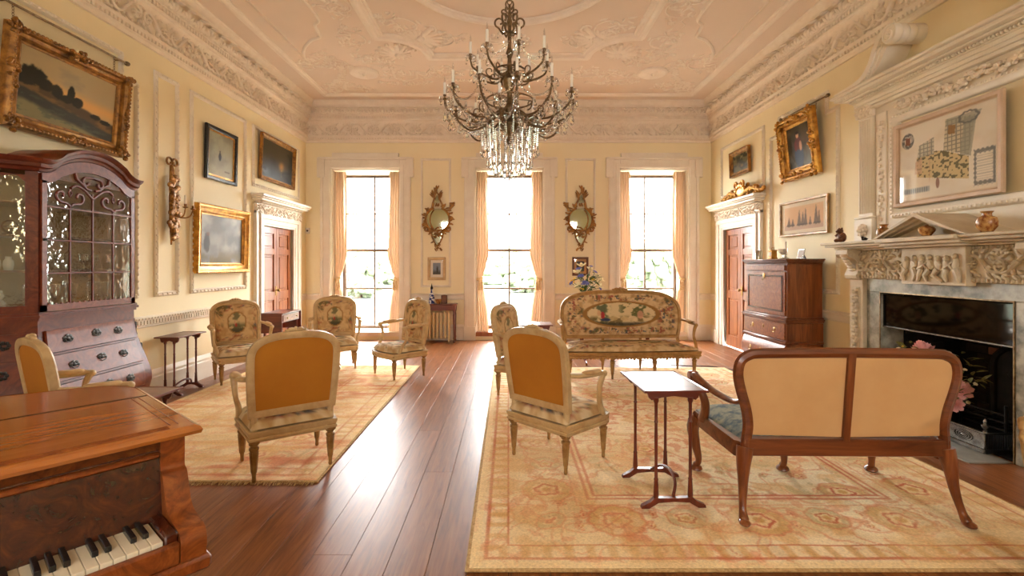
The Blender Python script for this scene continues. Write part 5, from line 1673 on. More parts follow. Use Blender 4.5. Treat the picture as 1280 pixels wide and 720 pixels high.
# ------------------------------------------------------------------ grand piano (local x along the keys, -y towards the player)
def make_piano():
    R = empty('grand_piano', (-0.933, 1.43, 0.002), math.radians(50), 'burr walnut grand piano with closed lid and open keyboard', 'piano')
    z0, z1 = 0.945, 0.972
    LW = -1.46
    bent = bez([(0.0, 0.66, 0), (-0.035, 0.75, 0), (-0.13, 0.82, 0), (-0.35, 0.89, 0), (-0.62, 1.02, 0), (-0.84, 1.26, 0), (-1.02, 1.52, 0), (-1.22, 1.64, 0), (-1.46, 1.60, 0)], 5)
    fold = 0.50
    pl = lambda x, y, a: (x, y, a)
    def lid(poly, name, mat):
        b = MB().prism(poly, z0, z1, pl)
        b.sweep([(0.0,z0),(-0.012,z0+0.003),(-0.016,z0+0.013),(-0.010,z0+0.024),(0.0,z1+0.001)], poly, True, pl, pclosed=False)
        return b.build(name, mat, R, smooth=30)
    front = [(LW, 0.0), (0.0, 0.0), (0.0, fold-0.003), (LW, fold-0.003)]
    main = [(LW, fold+0.003), (0.0, fold+0.003)] + [(p.x, p.y) for p in bent]
    fl = lid(front, 'lid_flap', M['piano_top'])
    lid(main, 'lid', M['piano_top'])
    gr = MB()
    for y in (0.018, 0.030, 0.042):
        gr.tube([(LW+0.02, y, z1), (-0.06, y, z1)], 0.0018, 5)
    for x in (-0.03, -0.05):
        gr.tube([(x, 0.05, z1), (x, fold-0.01, z1)], 0.0018, 5)
    gr.build('lid_bead', M['burr'], fl)
    MB().box(LW+0.01, -0.004, fold-0.004, fold+0.004, z1-0.004, z1+0.0016).build('lid_hinge', M['ebony'], R, smooth=0)
    # case
    ins = 0.045
    case = [(LW+ins, 0.05), (-ins, 0.05)] + [(p.x-ins*0.8, p.y-ins*0.9) for p in bent[1:]]
    case[-1] = (LW+ins, 1.56)
    MB().prism(case, 0.70, z0-0.001, pl).build('case', M['burr'], R, smooth=30)
    MB().sweep([(0.0,0.68),(-0.012,0.685),(-0.014,0.70),(-0.006,0.715),(0.0,0.72)], case, True, pl, pclosed=False).build('case_moulding', M['burr_dark'], R)
    # cheeks: straight under the lid, then swept out to the nose of the arm
    for xa, xb in ((-0.025, -0.085), (LW+0.085, LW+0.025)):
        cur = bez([(0.006, 0.90, 0), (0.006, 0.862, 0), (-0.012, 0.852, 0), (-0.026, 0.825, 0), (-0.040, 0.79, 0), (-0.062, 0.762, 0), (-0.105, 0.748, 0), (-0.150, 0.742, 0), (-0.170, 0.726, 0), (-0.174, 0.70, 0), (-0.170, 0.68, 0)], 4)
        poly = [(0.10, 0.665), (0.10, z0-0.001), (0.006, z0-0.001)] + [(p.x, p.y) for p in cur] + [(-0.170, 0.665)]
        p, q = sorted((xa, xb))
        MB().prism(poly, p, q, lambda y, z, a: (a, y, z)).build('cheek', M['burr'], R, smooth=35)
    MB().cbox(LW+0.015, -0.015, -0.185, 0.06, 0.63, 0.668, 0.008).build('key_bed', M['burr'], R)
    MB().cbox(LW+0.085, -0.085, -0.172, -0.150, 0.665, 0.722, 0.005).build('key_slip', M['burr'], R)
    for xa, xb in ((-0.085, -0.116), (LW+0.116, LW+0.085)):
        p, q = sorted((xa, xb))
        MB().cbox(p, q, -0.155, 0.0, 0.665, 0.745, 0.005).build('key_block', M['burr_dark'], R)
    MB().prism([(-0.014, 0.722), (-0.004, 0.722), (0.030, 0.915), (0.020, 0.918)], LW+0.085, -0.085, lambda y, z, a: (a, y, z)).build('fallboard', M['burr_dark'], R)
    MB().cbox(LW+0.085, -0.085, 0.0, 0.032, 0.898, 0.914, 0.005).build('fallboard_rail', M['burr'], R)
    # keys: top note A, counted from the treble end
    n = 48; pit = 0.0255
    wm = MB().cbox(-pit/2+0.0006, pit/2-0.0006, -0.147, -0.004, 0.70, 0.730, 0.0015).mesh('white_key', smooth=0); wm.materials.append(M['ivory'])
    bm_ = MB().cbox(-0.0065, 0.0065, -0.098, -0.005, 0.728, 0.744, 0.002).mesh('black_key', smooth=0); bm_.materials.append(M['ebony'])
    names = 'AGFEDCB'
    for i in range(n):
        x = -0.117 - pit*(i+0.5)
        o = bpy.data.objects.new('white_key', wm); COL.objects.link(o); o.parent = R; o.location = (x, 0, 0)
        if names[i % 7] not in 'FC' and i < n-1:
            o = bpy.data.objects.new('black_key', bm_); COL.objects.link(o); o.parent = R; o.location = (x-pit/2, 0, 0)
    leg = [(0.0,0.03),(0.03,0.03),(0.035,0.08),(0.025,0.11),(0.04,0.16),(0.055,0.40),(0.065,0.52),(0.045,0.56),(0.07,0.60),(0.07,0.70)]
    for x, y in ((-0.14, 0.06), (LW+0.14, 0.06), (-1.15, 1.40)):
        l = MB().lathe(leg, 10, (x, y, 0)).build('leg', M['burr_dark'], R)
        MB().lathe([(0.0,-0.012),(0.03,-0.012),(0.034,0.0),(0.03,0.012),(0.0,0.012)], 12, (x, y, 0.034), 'x').build('castor', M['brass'], l)
make_piano()

# ------------------------------------------------------------------ bombe display cabinet (local -y is the front)
def make_cabinet():
    R = empty('display_cabinet', (XL+0.06, 3.975, 0.002), PI/2, 'walnut display cabinet with arched glazed door over three bombe drawers', 'cabinet')
    HW, D, CT = 0.455, 0.40, 0.24
    ow = HW+CT
    outline = lambda g: [(ow+g, 0.0), (ow+g, -(D-CT)), (HW+g*0.5, -D-g), (-HW-g*0.5, -D-g), (-ow-g, -(D-CT)), (-ow-g, 0.0)]
    bul = [(0.10,0.0),(0.16,0.02),(0.22,0.06),(0.30,0.105),(0.40,0.125),(0.48,0.118),(0.58,0.09),(0.70,0.05),(0.82,0.018),(0.92,0.004),(1.05,0.0)]
    B = lambda z: lerp_tab(bul, z)
    b = MB(); zz = [0.10+0.95*k/26 for k in range(27)]
    vs, fs = [], []
    for z in zz: vs += [(x, y, z) for x, y in outline(B(z)-0.006)]
    n = 6
    for i in range(len(zz)-1):
        for k in range(n):
            l = (k+1) % n; fs.append((i*n+k, i*n+l, (i+1)*n+l, (i+1)*n+k))
    fs += [tuple(range(n)), tuple((len(zz)-1)*n+k for k in range(n))]
    b.add(vs, fs).build('bombe_carcass', M['cab'], R, smooth=30)
    # drawers follow the swelling
    def curved(x0, x1, za, zb, lift, name, mat, parent):
        d = MB(); k = 10
        f = lambda t, s, e: (x0+(x1-x0)*s, -D-B(za+(zb-za)*t)-e, za+(zb-za)*t)
        vs, fs = [], []
        for i in range(k+1):
            for s in (0, 1):
                for e in (lift, -0.004): vs.append(f(i/k, s, e))
        for i in range(k):
            o, q = 4*i, 4*i+4
            fs += [(o, o+2, q+2, q), (o, q, q+1, o+1), (o+2, o+3, q+3, q+2)]
        fs += [(0, 1, 3, 2), (4*k, 4*k+2, 4*k+3, 4*k+1)]
        return d.add(vs, fs).build(name, mat, parent, smooth=50)
    def plate(parent, x, z, nx=0.0, sc=1.0, y=None):
        p = MB(); y = (-D-B(z)-0.012) if y is None else y
        for k in range(7):
            a = 2*PI*k/7
            p.ell((x+0.03*sc*math.cos(a), y, z+0.024*sc*math.sin(a)), (0.02*sc, 0.004, 0.015*sc), 7, 4)
        p.ell((x, y, z), (0.024*sc, 0.006, 0.02*sc), 8, 5)
        p.tube([(x+0.034*sc*math.cos(t), y-0.008-0.006*math.sin(-t), z+0.004+0.028*sc*math.sin(t)) for t in [PI+PI*k/8 for k in range(9)]], 0.0035, 5)
        p.build('drawer_handle', M['handle_dark'], parent)
    for za, zb in ((0.79, 0.955), (0.575, 0.765), (0.36, 0.55)):
        d = curved(-HW+0.05, HW-0.045, za, zb, 0.012, 'drawer', M['cab_front'], R)
        zm = (za+zb)/2
        for x in (-0.24, 0.02, 0.24): plate(d, x, zm+(0.01 if x == 0.02 else 0))
    for za in (0.772, 0.56, 0.345):
        curved(-HW+0.03, HW-0.03, za, za+0.012, 0.016, 'drawer_bead', M['cab'], R)
    curved(-HW+0.05, HW-0.045, 0.14, 0.335, 0.008, 'base_apron', M['cab'], R)
    # panels on the canted sides
    for s in (-1, 1):
        for za, zb in ((0.80, 0.95), (0.58, 0.76), (0.36, 0.54)):
            p = MB(); vs = []
            for i in range(7):
                z = za+(zb-za)*i/6; g = B(z)-0.006
                p0 = Vector((s*(HW+g*0.5), -D-g, z)); p1 = Vector((s*(ow+g), -(D-CT), z))
                nn = Vector((p1.y-p0.y, -(p1.x-p0.x), 0)).normalized()
                if nn.y > 0: nn = -nn
                for t in (0.14, 0.86):
                    q = p0.lerp(p1, t); vs += [q+nn*0.010, q-nn*0.004]
            fs = []
            for i in range(6):
                o, q = 4*i, 4*i+4; fs += [(o, o+2, q+2, q), (o, q, q+1, o+1), (o+2, o+3, q+3, q+2)]
            fs += [(0,1,3,2), (24, 26, 27, 25)]
            do = p.add(vs, fs).build('side_drawer', M['cab'], R, smooth=50)
            zm = (za+zb)/2; g = B(zm)
            q = Vector((s*(HW+g*0.5), -D-g, zm)).lerp(Vector((s*(ow+g), -(D-CT), zm)), 0.5)
            h = MB()
            for k in range(7):
                a = 2*PI*k/7
                h.ell((q.x+s*0.012+0.025*math.cos(a)*0.75, q.y-0.012+s*0.025*math.cos(a)*0.6*1.0, zm+0.022*math.sin(a)), (0.014, 0.012, 0.014), 6, 4)
            h.build('drawer_handle', M['handle_dark'], do)
        # feet
    for x, y in ((HW-0.02, -D+0.11), (-HW+0.02, -D+0.11), (ow-0.06, -0.06), (-ow+0.06, -0.06)):
        MB().lathe([(0.0,0.0),(0.03,0.0),(0.05,0.02),(0.055,0.05),(0.04,0.08),(0.03,0.095),(0.045,0.11)], 12, (x, y, 0)).build('foot', M['cab'], R)
    # waist moulding
    w = MB()
    for g, za, zb in ((0.012,1.035,1.055),(0.028,1.055,1.075),(0.016,1.075,1.095)):
        w.prism(outline(g), za, zb, lambda x, y, a: (x, y, a))
    w.build('waist_moulding', M['cab'], R, smooth=30)
    # upper case: back, floor, shelves, corner posts
    zt = 2.14
    u = MB()
    u.box(-ow, ow, -0.02, 0.0, 1.09, zt+0.06)
    u.prism(outline(-0.004), 1.092, 1.105, lambda x, y, a: (x, y, a)); u.prism(outline(-0.004), zt, zt+0.02, lambda x, y, a: (x, y, a))
    for s in (-1, 1):
        u.box(*sorted((s*ow, s*(ow-0.02))), -(D-CT), 0, 1.09, zt+0.03)
    u.build('upper_carcass', M['cab_in'], R, smooth=0)
    for z in (1.40, 1.66, 1.90):
        MB().prism([(x*0.97, y*0.94-0.006) for x, y in outline(-0.012)], z-0.007, z+0.007, lambda x, y, a: (x, y, a)).build('shelf', M['cab'], R, smooth=0)
    for s in (-1, 1):
        p = [(s*HW, -D), (s*(HW-0.03), -D+0.004), (s*(HW-0.02), -D+0.04), (s*(HW+0.045), -D+0.05)]
        MB().prism(p, 1.095, zt+0.04, lambda x, y, a: (x, y, a)).build('corner_post', M['cab'], R, smooth=0)
        # canted glazed side
        a0 = Vector((s*HW, -D, 0)); a1 = Vector((s*ow, -(D-CT), 0)); ax = (a1-a0).normalized(); L = (a1-a0).length
        nn = Vector((ax.y, -ax.x, 0)); nn = nn if nn.y < 0 else -nn
        pc = lambda t, z, d: tuple(a0+ax*t+nn*d+Vector((0,0,z)))
        f = MB()
        f.prism([(0.0, 1.095), (0.055, 1.095), (0.055, 2.10), (0.0, 2.10)], -0.02, 0.004, pc); f.prism([(L-0.05, 1.095), (L, 1.095), (L, 2.10), (L-0.05, 2.10)], -0.02, 0.004, pc)
        f.prism([(0.05, 1.095), (L-0.05, 1.095), (L-0.05, 1.15), (0.05, 1.15)], -0.02, 0.003, pc)
        arch = [(0.05, 2.10)] + [(0.055+(L-0.105)*k/10, 2.10-0.05+0.045*math.sin(PI*k/10)-0.012*math.cos(4*PI*k/10)) for k in range(11)] + [(L-0.05, 2.10)]
        f.prism(arch, -0.02, 0.003, pc)
        f.build('side_frame', M['cab'], R, smooth=30)
        MB().prism([(0.05, 1.14), (L-0.05, 1.14), (L-0.05, 2.09), (0.05, 2.09)], -0.012, -0.008, pc).build('side_pane', M['cabglass'], R, smooth=0)
    # cornice: level over the cants, arched over the door
    def rise(x):
        a = abs(x)/HW
        tab = [(0.0,0.155),(0.12,0.153),(0.25,0.145),(0.38,0.128),(0.50,0.105),(0.58,0.085),(0.62,0.080),(0.66,0.062),(0.74,0.030),(0.84,0.008),(0.92,0.0),(1.3,0.0)]
        return lerp_tab(tab, a)
    prof = [(0.0,2.13),(0.012,2.135),(0.018,2.155),(0.035,2.165),(0.04,2.19),(0.06,2.205),(0.066,2.225),(0.0,2.23)]
    c = MB()
    xs = [-HW+2*HW*k/60 for k in range(61)]
    pts = [(-ow, 0.0, 0), (-ow, -(D-CT), 0)] + [(x, -D, 1) for x in xs] + [(ow, -(D-CT), 0), (ow, 0.0, 0)]
    m = len(pts); vs, fs = [], []
    for i, (x, y, arch) in enumerate(pts):
        if arch:
            nx, ny = (0.0, -1.0)
            if abs(abs(x)-HW) < 1e-6: nx, ny = (math.copysign(0.414, x), -1.0)
        elif y == 0.0: nx, ny = math.copysign(1, x), 0.0
        else: nx, ny = math.copysign(1, x), -0.414
        for o, z in prof: vs.append((x+nx*o, y+ny*o, z+(rise(x) if arch else 0)))
    k2 = len(prof)
    for i in range(m-1):
        for k in range(k2):
            l = (k+1) % k2; fs.append((i*k2+k, i*k2+l, (i+1)*k2+l, (i+1)*k2+k))
    c.add(vs, fs)
    c.add([(x, -D+0.002, z) for x in xs for z in (2.10, 2.225+rise(x))], [(2*i, 2*i+2, 2*i+3, 2*i+1) for i in range(60)])
    c.add([(x, y, 2.228+rise(x)) for x in xs for y in (-D, 0.0)], [(2*i, 2*i+2, 2*i+3, 2*i+1) for i in range(60)])
    for s in (-1, 1): c.prism([(s*HW, -D), (s*ow, -(D-CT)), (s*ow, 0), (s*HW, 0)], 2.215, 2.229, lambda x, y, a: (x, y, a))
    c.build('cornice', M['cab'], R, smooth=40)
    # arched glazed door
    y0, y1 = -D-0.014, -D+0.008
    di = 0.038
    dw = HW-0.018
    ztop = lambda x: 2.075+rise(x*1.03)*0.92
    f = MB()
    f.box(-dw, -dw+di, y0, y1, 1.10, ztop(dw)); f.box(dw-di, dw, y0, y1, 1.10, ztop(dw)); f.box(-dw, dw, y0, y1, 1.10, 1.148)
    for k in range(16):
        x = -dw+di + (2*dw-2*di)*(k+0.5)/16
        f.ell((x, y0+0.006, 1.15), (0.012, 0.006, 0.010), 6, 4)
    xs2 = [-dw+2*dw*k/48 for k in range(49)]
    vs, fs = [], []
    for x in xs2:
        zo = 2.13+rise(x); zi = ztop(x)-0.018
        for y in (y0, y1): vs += [(x, y, zi), (x, y, zo)]
    for i in range(48):
        o, q = 4*i, 4*i+4
        fs += [(o, q, q+1, o+1), (o+2, o+3, q+3, q+2), (o, o+2, q+2, q)]
    f.add(vs, fs)
    door = f.build('glazed_door', M['cab_front'], R, smooth=30)
    gx = [-dw+di, -0.205, 0.0, 0.205, dw-di]
    gz = [1.148, 1.385, 1.635, 1.885]
    yb0, yb1 = y0+0.002, y0+0.016
    for z in gz[1:]:
        MB().cbox(-dw+di, dw-di, yb0, yb1, z-0.006, z+0.006, 0.002).build('glazing_bar', M['cab'], door)
    for x in gx[1:-1]:
        MB().cbox(x-0.007, x+0.007, yb0, yb1, 1.148, 1.92 if x else 2.03, 0.002).build('glazing_bar', M['cab'], door)
    ym = (yb0+yb1)/2
    def tr(pts, r=0.011):
        MB().tube([(x, ym-0.003, z) for x, z in pts], r, 6).build('tracery_scroll', M['cab'], door)
    for s in (-1, 1):
        # heart of two scrolls over each outer bar, and the arms that rise to the centre
        bx = s*0.205
        for q in (-1, 1):
            sp = spiral((bx+q*0.075, 1.985), 0.052, 0.012, -PI/2 if q > 0 else -PI/2, -PI/2+q*5.2, 22)
            tr([(bx, 1.905), (bx+q*0.025, 1.925)] + sp)
        ap = bez([(bx-s*0.005, 2.05, 0), (bx-s*0.05, 2.075, 0), (bx-s*0.12, 2.055, 0), (0.0, 1.99, 0)], 6)
        tr([(p.x, p.y) for p in ap])
        sp = spiral((s*0.062, 2.115), 0.042, 0.012, PI/2, PI/2-s*5.0, 20)
        tr([(0.0, 2.165), (s*0.03, 2.16)] + sp)
        tr([(s*0.02, 2.06), (s*0.06, 2.065), (s*0.10, 2.10), (s*0.15, 2.13), (s*0.165, 2.18)])
        tr([(s*0.205, 1.98), (s*0.19, 2.01), (s*0.205, 2.04), (s*0.22, 2.01), (s*0.205, 1.98)], 0.007)
    pm = []
    for a, bb in zip(gx, gx[1:]):
        for e, g in zip(gz, gz[1:]):
            MB().box(a, bb, y0+0.008, y0+0.011, e, g).build('pane', M['cabglass'], door, smooth=0)
        k = 8; vs = []
        for i in range(k+1):
            x = a+(bb-a)*i/k; vs += [(x, y0+0.009, gz[-1]), (x, y0+0.009, ztop(x)-0.01)]
        MB().add(vs, [(2*i, 2*i+2, 2*i+3, 2*i+1) for i in range(k)]).build('pane', M['cabglass'], door, smooth=0)
    MB().lathe([(0.0,0.0),(0.012,0.0),(0.012,-0.006),(0.006,-0.01),(0.01,-0.02),(0.0,-0.024)], 10, (-dw+0.016, y0, 1.635), 'y').build('door_knob', M['handle_dark'], door)
    # things kept inside
    W = R.matrix_basis
    def put(bm, name, mat, x, y, z, lab, cat, grp=None):
        o = bm.build(name, mat); p = Matrix.Translation(R.location) @ Matrix.Rotation(PI/2, 4, 'Z') @ Vector((x, y, z))
        o.location = p; o.rotation_euler = (0, 0, PI/2); tag(o, lab, cat, grp); return o
    rr = random.Random(17)
    def jar(h, r): return MB().lathe([(0.0,0.0),(r*0.7,0.0),(r*0.8,h*0.05),(r,h*0.4),(r*0.9,h*0.7),(r*0.5,h*0.85),(r*0.6,h),(r*0.5,h),(0.0,h*0.8)], 12)
    def glassm(h, r): return MB().lathe([(0.0,0.0),(r*0.9,0.0),(r*0.85,h*0.03),(r*0.15,h*0.06),(r*0.15,h*0.4),(r*0.9,h*0.55),(r,h),(r*0.95,h),(r*0.8,h*0.58),(0.0,h*0.45)], 12)
    z = 1.408
    for i, x in enumerate((-0.62, -0.56, -0.50)):
        put(jar(0.10, 0.032), 'jar', M['porcelain'] if i else M['satsuma'], x, -0.17-0.03*i, z, 'small pale jar on the middle cabinet shelf behind the side glass', 'jar', 'jars behind the side glass')
    for i, x in enumerate((-0.38, -0.26, -0.12, 0.06, 0.2, 0.33)):
        put(glassm(0.13, 0.035), 'wine_glass', M['crystal'], x, -0.24-0.04*(i % 2), z, 'small wine glass on the middle cabinet shelf behind the door', 'glass', 'wine glasses in the cabinet')
    cat_ = MB().ell((0, 0, 0.05), (0.05, 0.045, 0.05), 10, 7)
    cat_.ell((0.0, -0.01, 0.115), (0.033, 0.03, 0.03), 10, 7); cat_.ell((-0.02, -0.01, 0.145), (0.01, 0.008, 0.014), 6, 4); cat_.ell((0.02, -0.01, 0.145), (0.01, 0.008, 0.014), 6, 4); cat_.ell((0.03, -0.03, 0.02), (0.03, 0.02, 0.015), 8, 4)
    put(cat_, 'figurine', M['porcelain'], -0.55, -0.20, 1.108, 'white porcelain cat figurine on the cabinet floor behind the side glass', 'figurine')
    for i, x in enumerate((-0.33, -0.20, 0.0, 0.16, 0.31)):
        put(MB().lathe([(0.0,0.0),(0.025,0.0),(0.03,0.01),(0.045,0.10),(0.05,0.19),(0.046,0.19),(0.04,0.10),(0.0,0.03)], 12), 'tumbler', M['crystal'], x, -0.22-0.05*(i % 2), 1.108, 'tall glass tumbler on the cabinet floor behind the door', 'glass', 'tall tumblers in the cabinet')
    for i, x in enumerate((-0.60, -0.50)):
        d = MB()
        d.tube([(0.055*math.cos(t), 0.0, 0.055+0.045*math.sin(t)) for t in [2*PI*k/20 for k in range(20)]], 0.007, 6, True)
        d.tube([(-0.06, 0, 0.055), (0.06, 0, 0.055)], 0.006, 6); d.cbox(-0.04, 0.04, -0.02, 0.02, 0.0, 0.012, 0.003)
        o = put(d, 'plate_stand', M['cab'], x, -0.19-0.05*i, 1.668, 'small oval wooden stand on the upper cabinet shelf', 'stand', 'oval stands in the cabinet')
    put(jar(0.07, 0.03), 'cup', M['porcelain'], -0.36, -0.3, 1.668, 'small pale cup on the upper cabinet shelf', 'cup')
M['cab_front'] = mat_wood('cabinet_veneer', (92,36,18), (118,54,28), (140,74,42), 0, 3.4, 0.33, 0.12, burr=True, spec=0.4)
M['cab_in'] = mat_plain('cabinet_interior', (176,150,116), (150,120,86), 0.7, scale=5)
make_cabinet()

# ------------------------------------------------------------------ fall-front secretaire by the chimney piece (local -y is the front)
def make_secretaire():
    y0w, y1w = 5.87, 6.92
    R = empty('secretaire', (XR-0.055, (y0w+y1w)/2, 0.002), -PI/2, 'tall walnut fall-front secretaire against the wall beside the chimney piece', 'secretaire')
    hw, D = (y1w-y0w)/2, 0.44
    b = MB().cbox(-hw+0.02, hw-0.02, -D+0.01, 0, 0.72, 1.47, 0.004)
    b.build('upper_case', M['walnut'], R)
    MB().cbox(-hw, hw, -D-0.01, 0, 0.12, 0.73, 0.004).build('lower_case', M['walnut'], R)
    c = MB()
    for g, za, zb in ((0.0,1.455,1.475),(0.02,1.475,1.49),(0.035,1.49,1.505),(0.05,1.505,1.522)): c.cbox(-hw-g+0.01, hw+g-0.01, -D-g+0.01, 0, za, zb, 0.005)
    c.build('cornice', M['walnut_h'], R)
    MB().cbox(-hw+0.05, hw-0.05, -D-0.012, -D+0.02, 1.375, 1.445, 0.004).build('frieze_drawer', M['burr'], R)
    f = MB().cbox(-hw+0.05, hw-0.05, -D-0.006, -D+0.02, 0.815, 1.36, 0.004)
    fo = f.build('fall_front', M['burr'], R)
    e = MB()
    e.sweep([(0.0,0.0),(0.0,-0.006),(0.02,-0.006),(0.02,0.0)], [(-hw+0.10, 0.86), (hw-0.10, 0.86), (hw-0.10, 1.315), (-hw+0.10, 1.315)], True, lambda x, z, d: (x, -D-0.006+d, z))
    e.build('crossbanding', M['burr_dark'], fo)
    k = MB().ell((0, -D-0.012, 1.30), (0.03, 0.005, 0.04), 10, 5); k.tube([(0, -D-0.012, 1.27), (0, -D-0.03, 1.265), (0, -D-0.03, 1.24)], 0.005, 6)
    k.build('lock_plate', M['brass'], fo)
    w = MB()
    for za, g in ((0.735, 0.03), (0.755, 0.045), (0.775, 0.02)): w.cbox(-hw-g+0.01, hw+g-0.01, -D-g, 0, za, za+0.021, 0.005)
    w.build('waist_moulding', M['walnut_h'], R)
    d1 = MB().cbox(-hw+0.03, hw-0.03, -D-0.022, -D, 0.52, 0.72, 0.005).build('drawer', M['burr'], R)
    MB().cbox(-hw-0.015, hw+0.015, -D-0.035, 0, 0.47, 0.505, 0.008).build('mid_moulding', M['walnut_h'], R)
    d2 = MB(); prof = [(-D, 0.16), (-D-0.03, 0.18), (-D-0.055, 0.26), (-D-0.055, 0.36), (-D-0.03, 0.44), (-D, 0.465)]
    d2.prism(prof, -hw+0.01, hw-0.01, lambda y, z, a: (a, y, z)); d2 = d2.build('bombe_drawer', M['burr'], R, smooth=60)
    for dr, yy, zz in ((d1, -D-0.022, 0.62), (d2, -D-0.055, 0.31)):
        for x in (-0.27, 0.27):
            h = MB().ell((x, yy, zz+0.01), (0.026, 0.005, 0.026), 10, 5)
            h.tube([(x+0.03*math.cos(t), yy-0.012, zz+0.028*math.sin(t)) for t in [PI+PI*q/8 for q in range(9)]], 0.005, 6)
            h.build('drawer_handle', M['brass'], dr)
        MB().ell((0, yy, zz+0.02), (0.018, 0.005, 0.026), 10, 5).build('escutcheon', M['brass'], dr)
    for x, y in ((hw-0.06, -D+0.03), (-hw+0.06, -D+0.03), (hw-0.06, -0.06), (-hw+0.06, -0.06)):
        MB().lathe([(0.0,0.0),(0.04,0.0),(0.055,0.03),(0.055,0.06),(0.03,0.09),(0.04,0.12)], 12, (x, y, 0)).build('foot', M['walnut'], R)
    # things on its top (world)
    zt = 1.526
    def top(px, Y): return Vector(((px-CX)*Y/FPX, Y, zt))
    o = MB().lathe([(0.0,0.0),(0.05,0.0),(0.05,0.12),(0.046,0.125),(0.046,0.01),(0.0,0.01)], 18)
    R1 = empty('beaker', top(948, 6.75), 0, 'silver beaker with dark lining at the far end of the secretaire top', 'beaker')
    o.build('beaker_body', M['silver'], R1); MB().lathe([(0.0,0.012),(0.045,0.012),(0.045,0.11),(0.0,0.112)], 14).build('lining', M['ebony'], R1)
    C = empty('carriage_clock', top(966, 6.35), -PI/2, 'small gilt carriage clock on the secretaire top', 'clock')
    MB().cbox(-0.05, 0.05, -0.04, 0.04, 0.0, 0.02, 0.004).build('clock_base', M['gilt'], C)
    MB().cbox(-0.042, 0.042, -0.034, 0.034, 0.02, 0.105, 0.004).build('clock_case', M['gilt'], C)
    MB().cbox(-0.05, 0.05, -0.04, 0.04, 0.105, 0.12, 0.004).build('clock_top', M['gilt'], C)
    MB().lathe([(0.0,-0.038),(0.03,-0.038),(0.03,-0.033),(0.0,-0.033)], 18, (0, 0, 0.065), 'y').build('dial', M['porcelain'], C)
    MB().tube([(-0.03, 0, 0.12), (-0.03, 0, 0.15), (0.03, 0, 0.15), (0.03, 0, 0.12)], 0.004, 6).build('handle', M['gilt'], C)
    G = MB().lathe([(0.0,0.0),(0.045,0.0),(0.04,0.01),(0.012,0.02),(0.012,0.05),(0.05,0.08),(0.06,0.13),(0.056,0.13),(0.045,0.085),(0.0,0.06)], 18)
    tag(G.build('glass_goblet', M['crystal'], loc=top(979, 6.2)), 'clear glass goblet on the secretaire top', 'glass')
    K = empty('candlestick', top(966, 6.62)+Vector((0.18, 0, 0)), 0, 'white candle in a low silver stick on the secretaire top', 'candle')
    MB().lathe([(0.0,0.0),(0.05,0.0),(0.045,0.012),(0.014,0.03),(0.014,0.06),(0.022,0.065),(0.022,0.08),(0.0,0.08)], 14).build('stick', M['silver'], K)
    MB().lathe([(0.0,0.08),(0.013,0.08),(0.013,0.24),(0.002,0.245),(0.001,0.255)], 10).build('candle', M['candle'], K)
    F = empty('photo_frame', top(1000, 6.12), -PI/2, 'small silver photograph frame on the secretaire top', 'photo frame')
    q = MB(); Rm = Matrix.Rotation(-0.22, 3, 'X')
    q.cbox(-0.065, 0.065, -0.006, 0.006, 0.0, 0.13, 0.003); q.v = [tuple(Rm @ Vector(v)) for v in q.v]; q.build('frame', M['silver'], F)
    q = MB().box(-0.05, 0.05, -0.0075, -0.006, 0.016, 0.114); q.v = [tuple(Rm @ Vector(v)) for v in q.v]; q.build('photograph', M['paper'], F)
    q = MB().prism([(0.0, 0.1), (0.055, 0.0), (0.045, 0.0), (-0.005, 0.09)], -0.015, 0.015, lambda y, z, a: (a, y+0.02, z)).build('strut', M['ebony'], F)
make_secretaire()
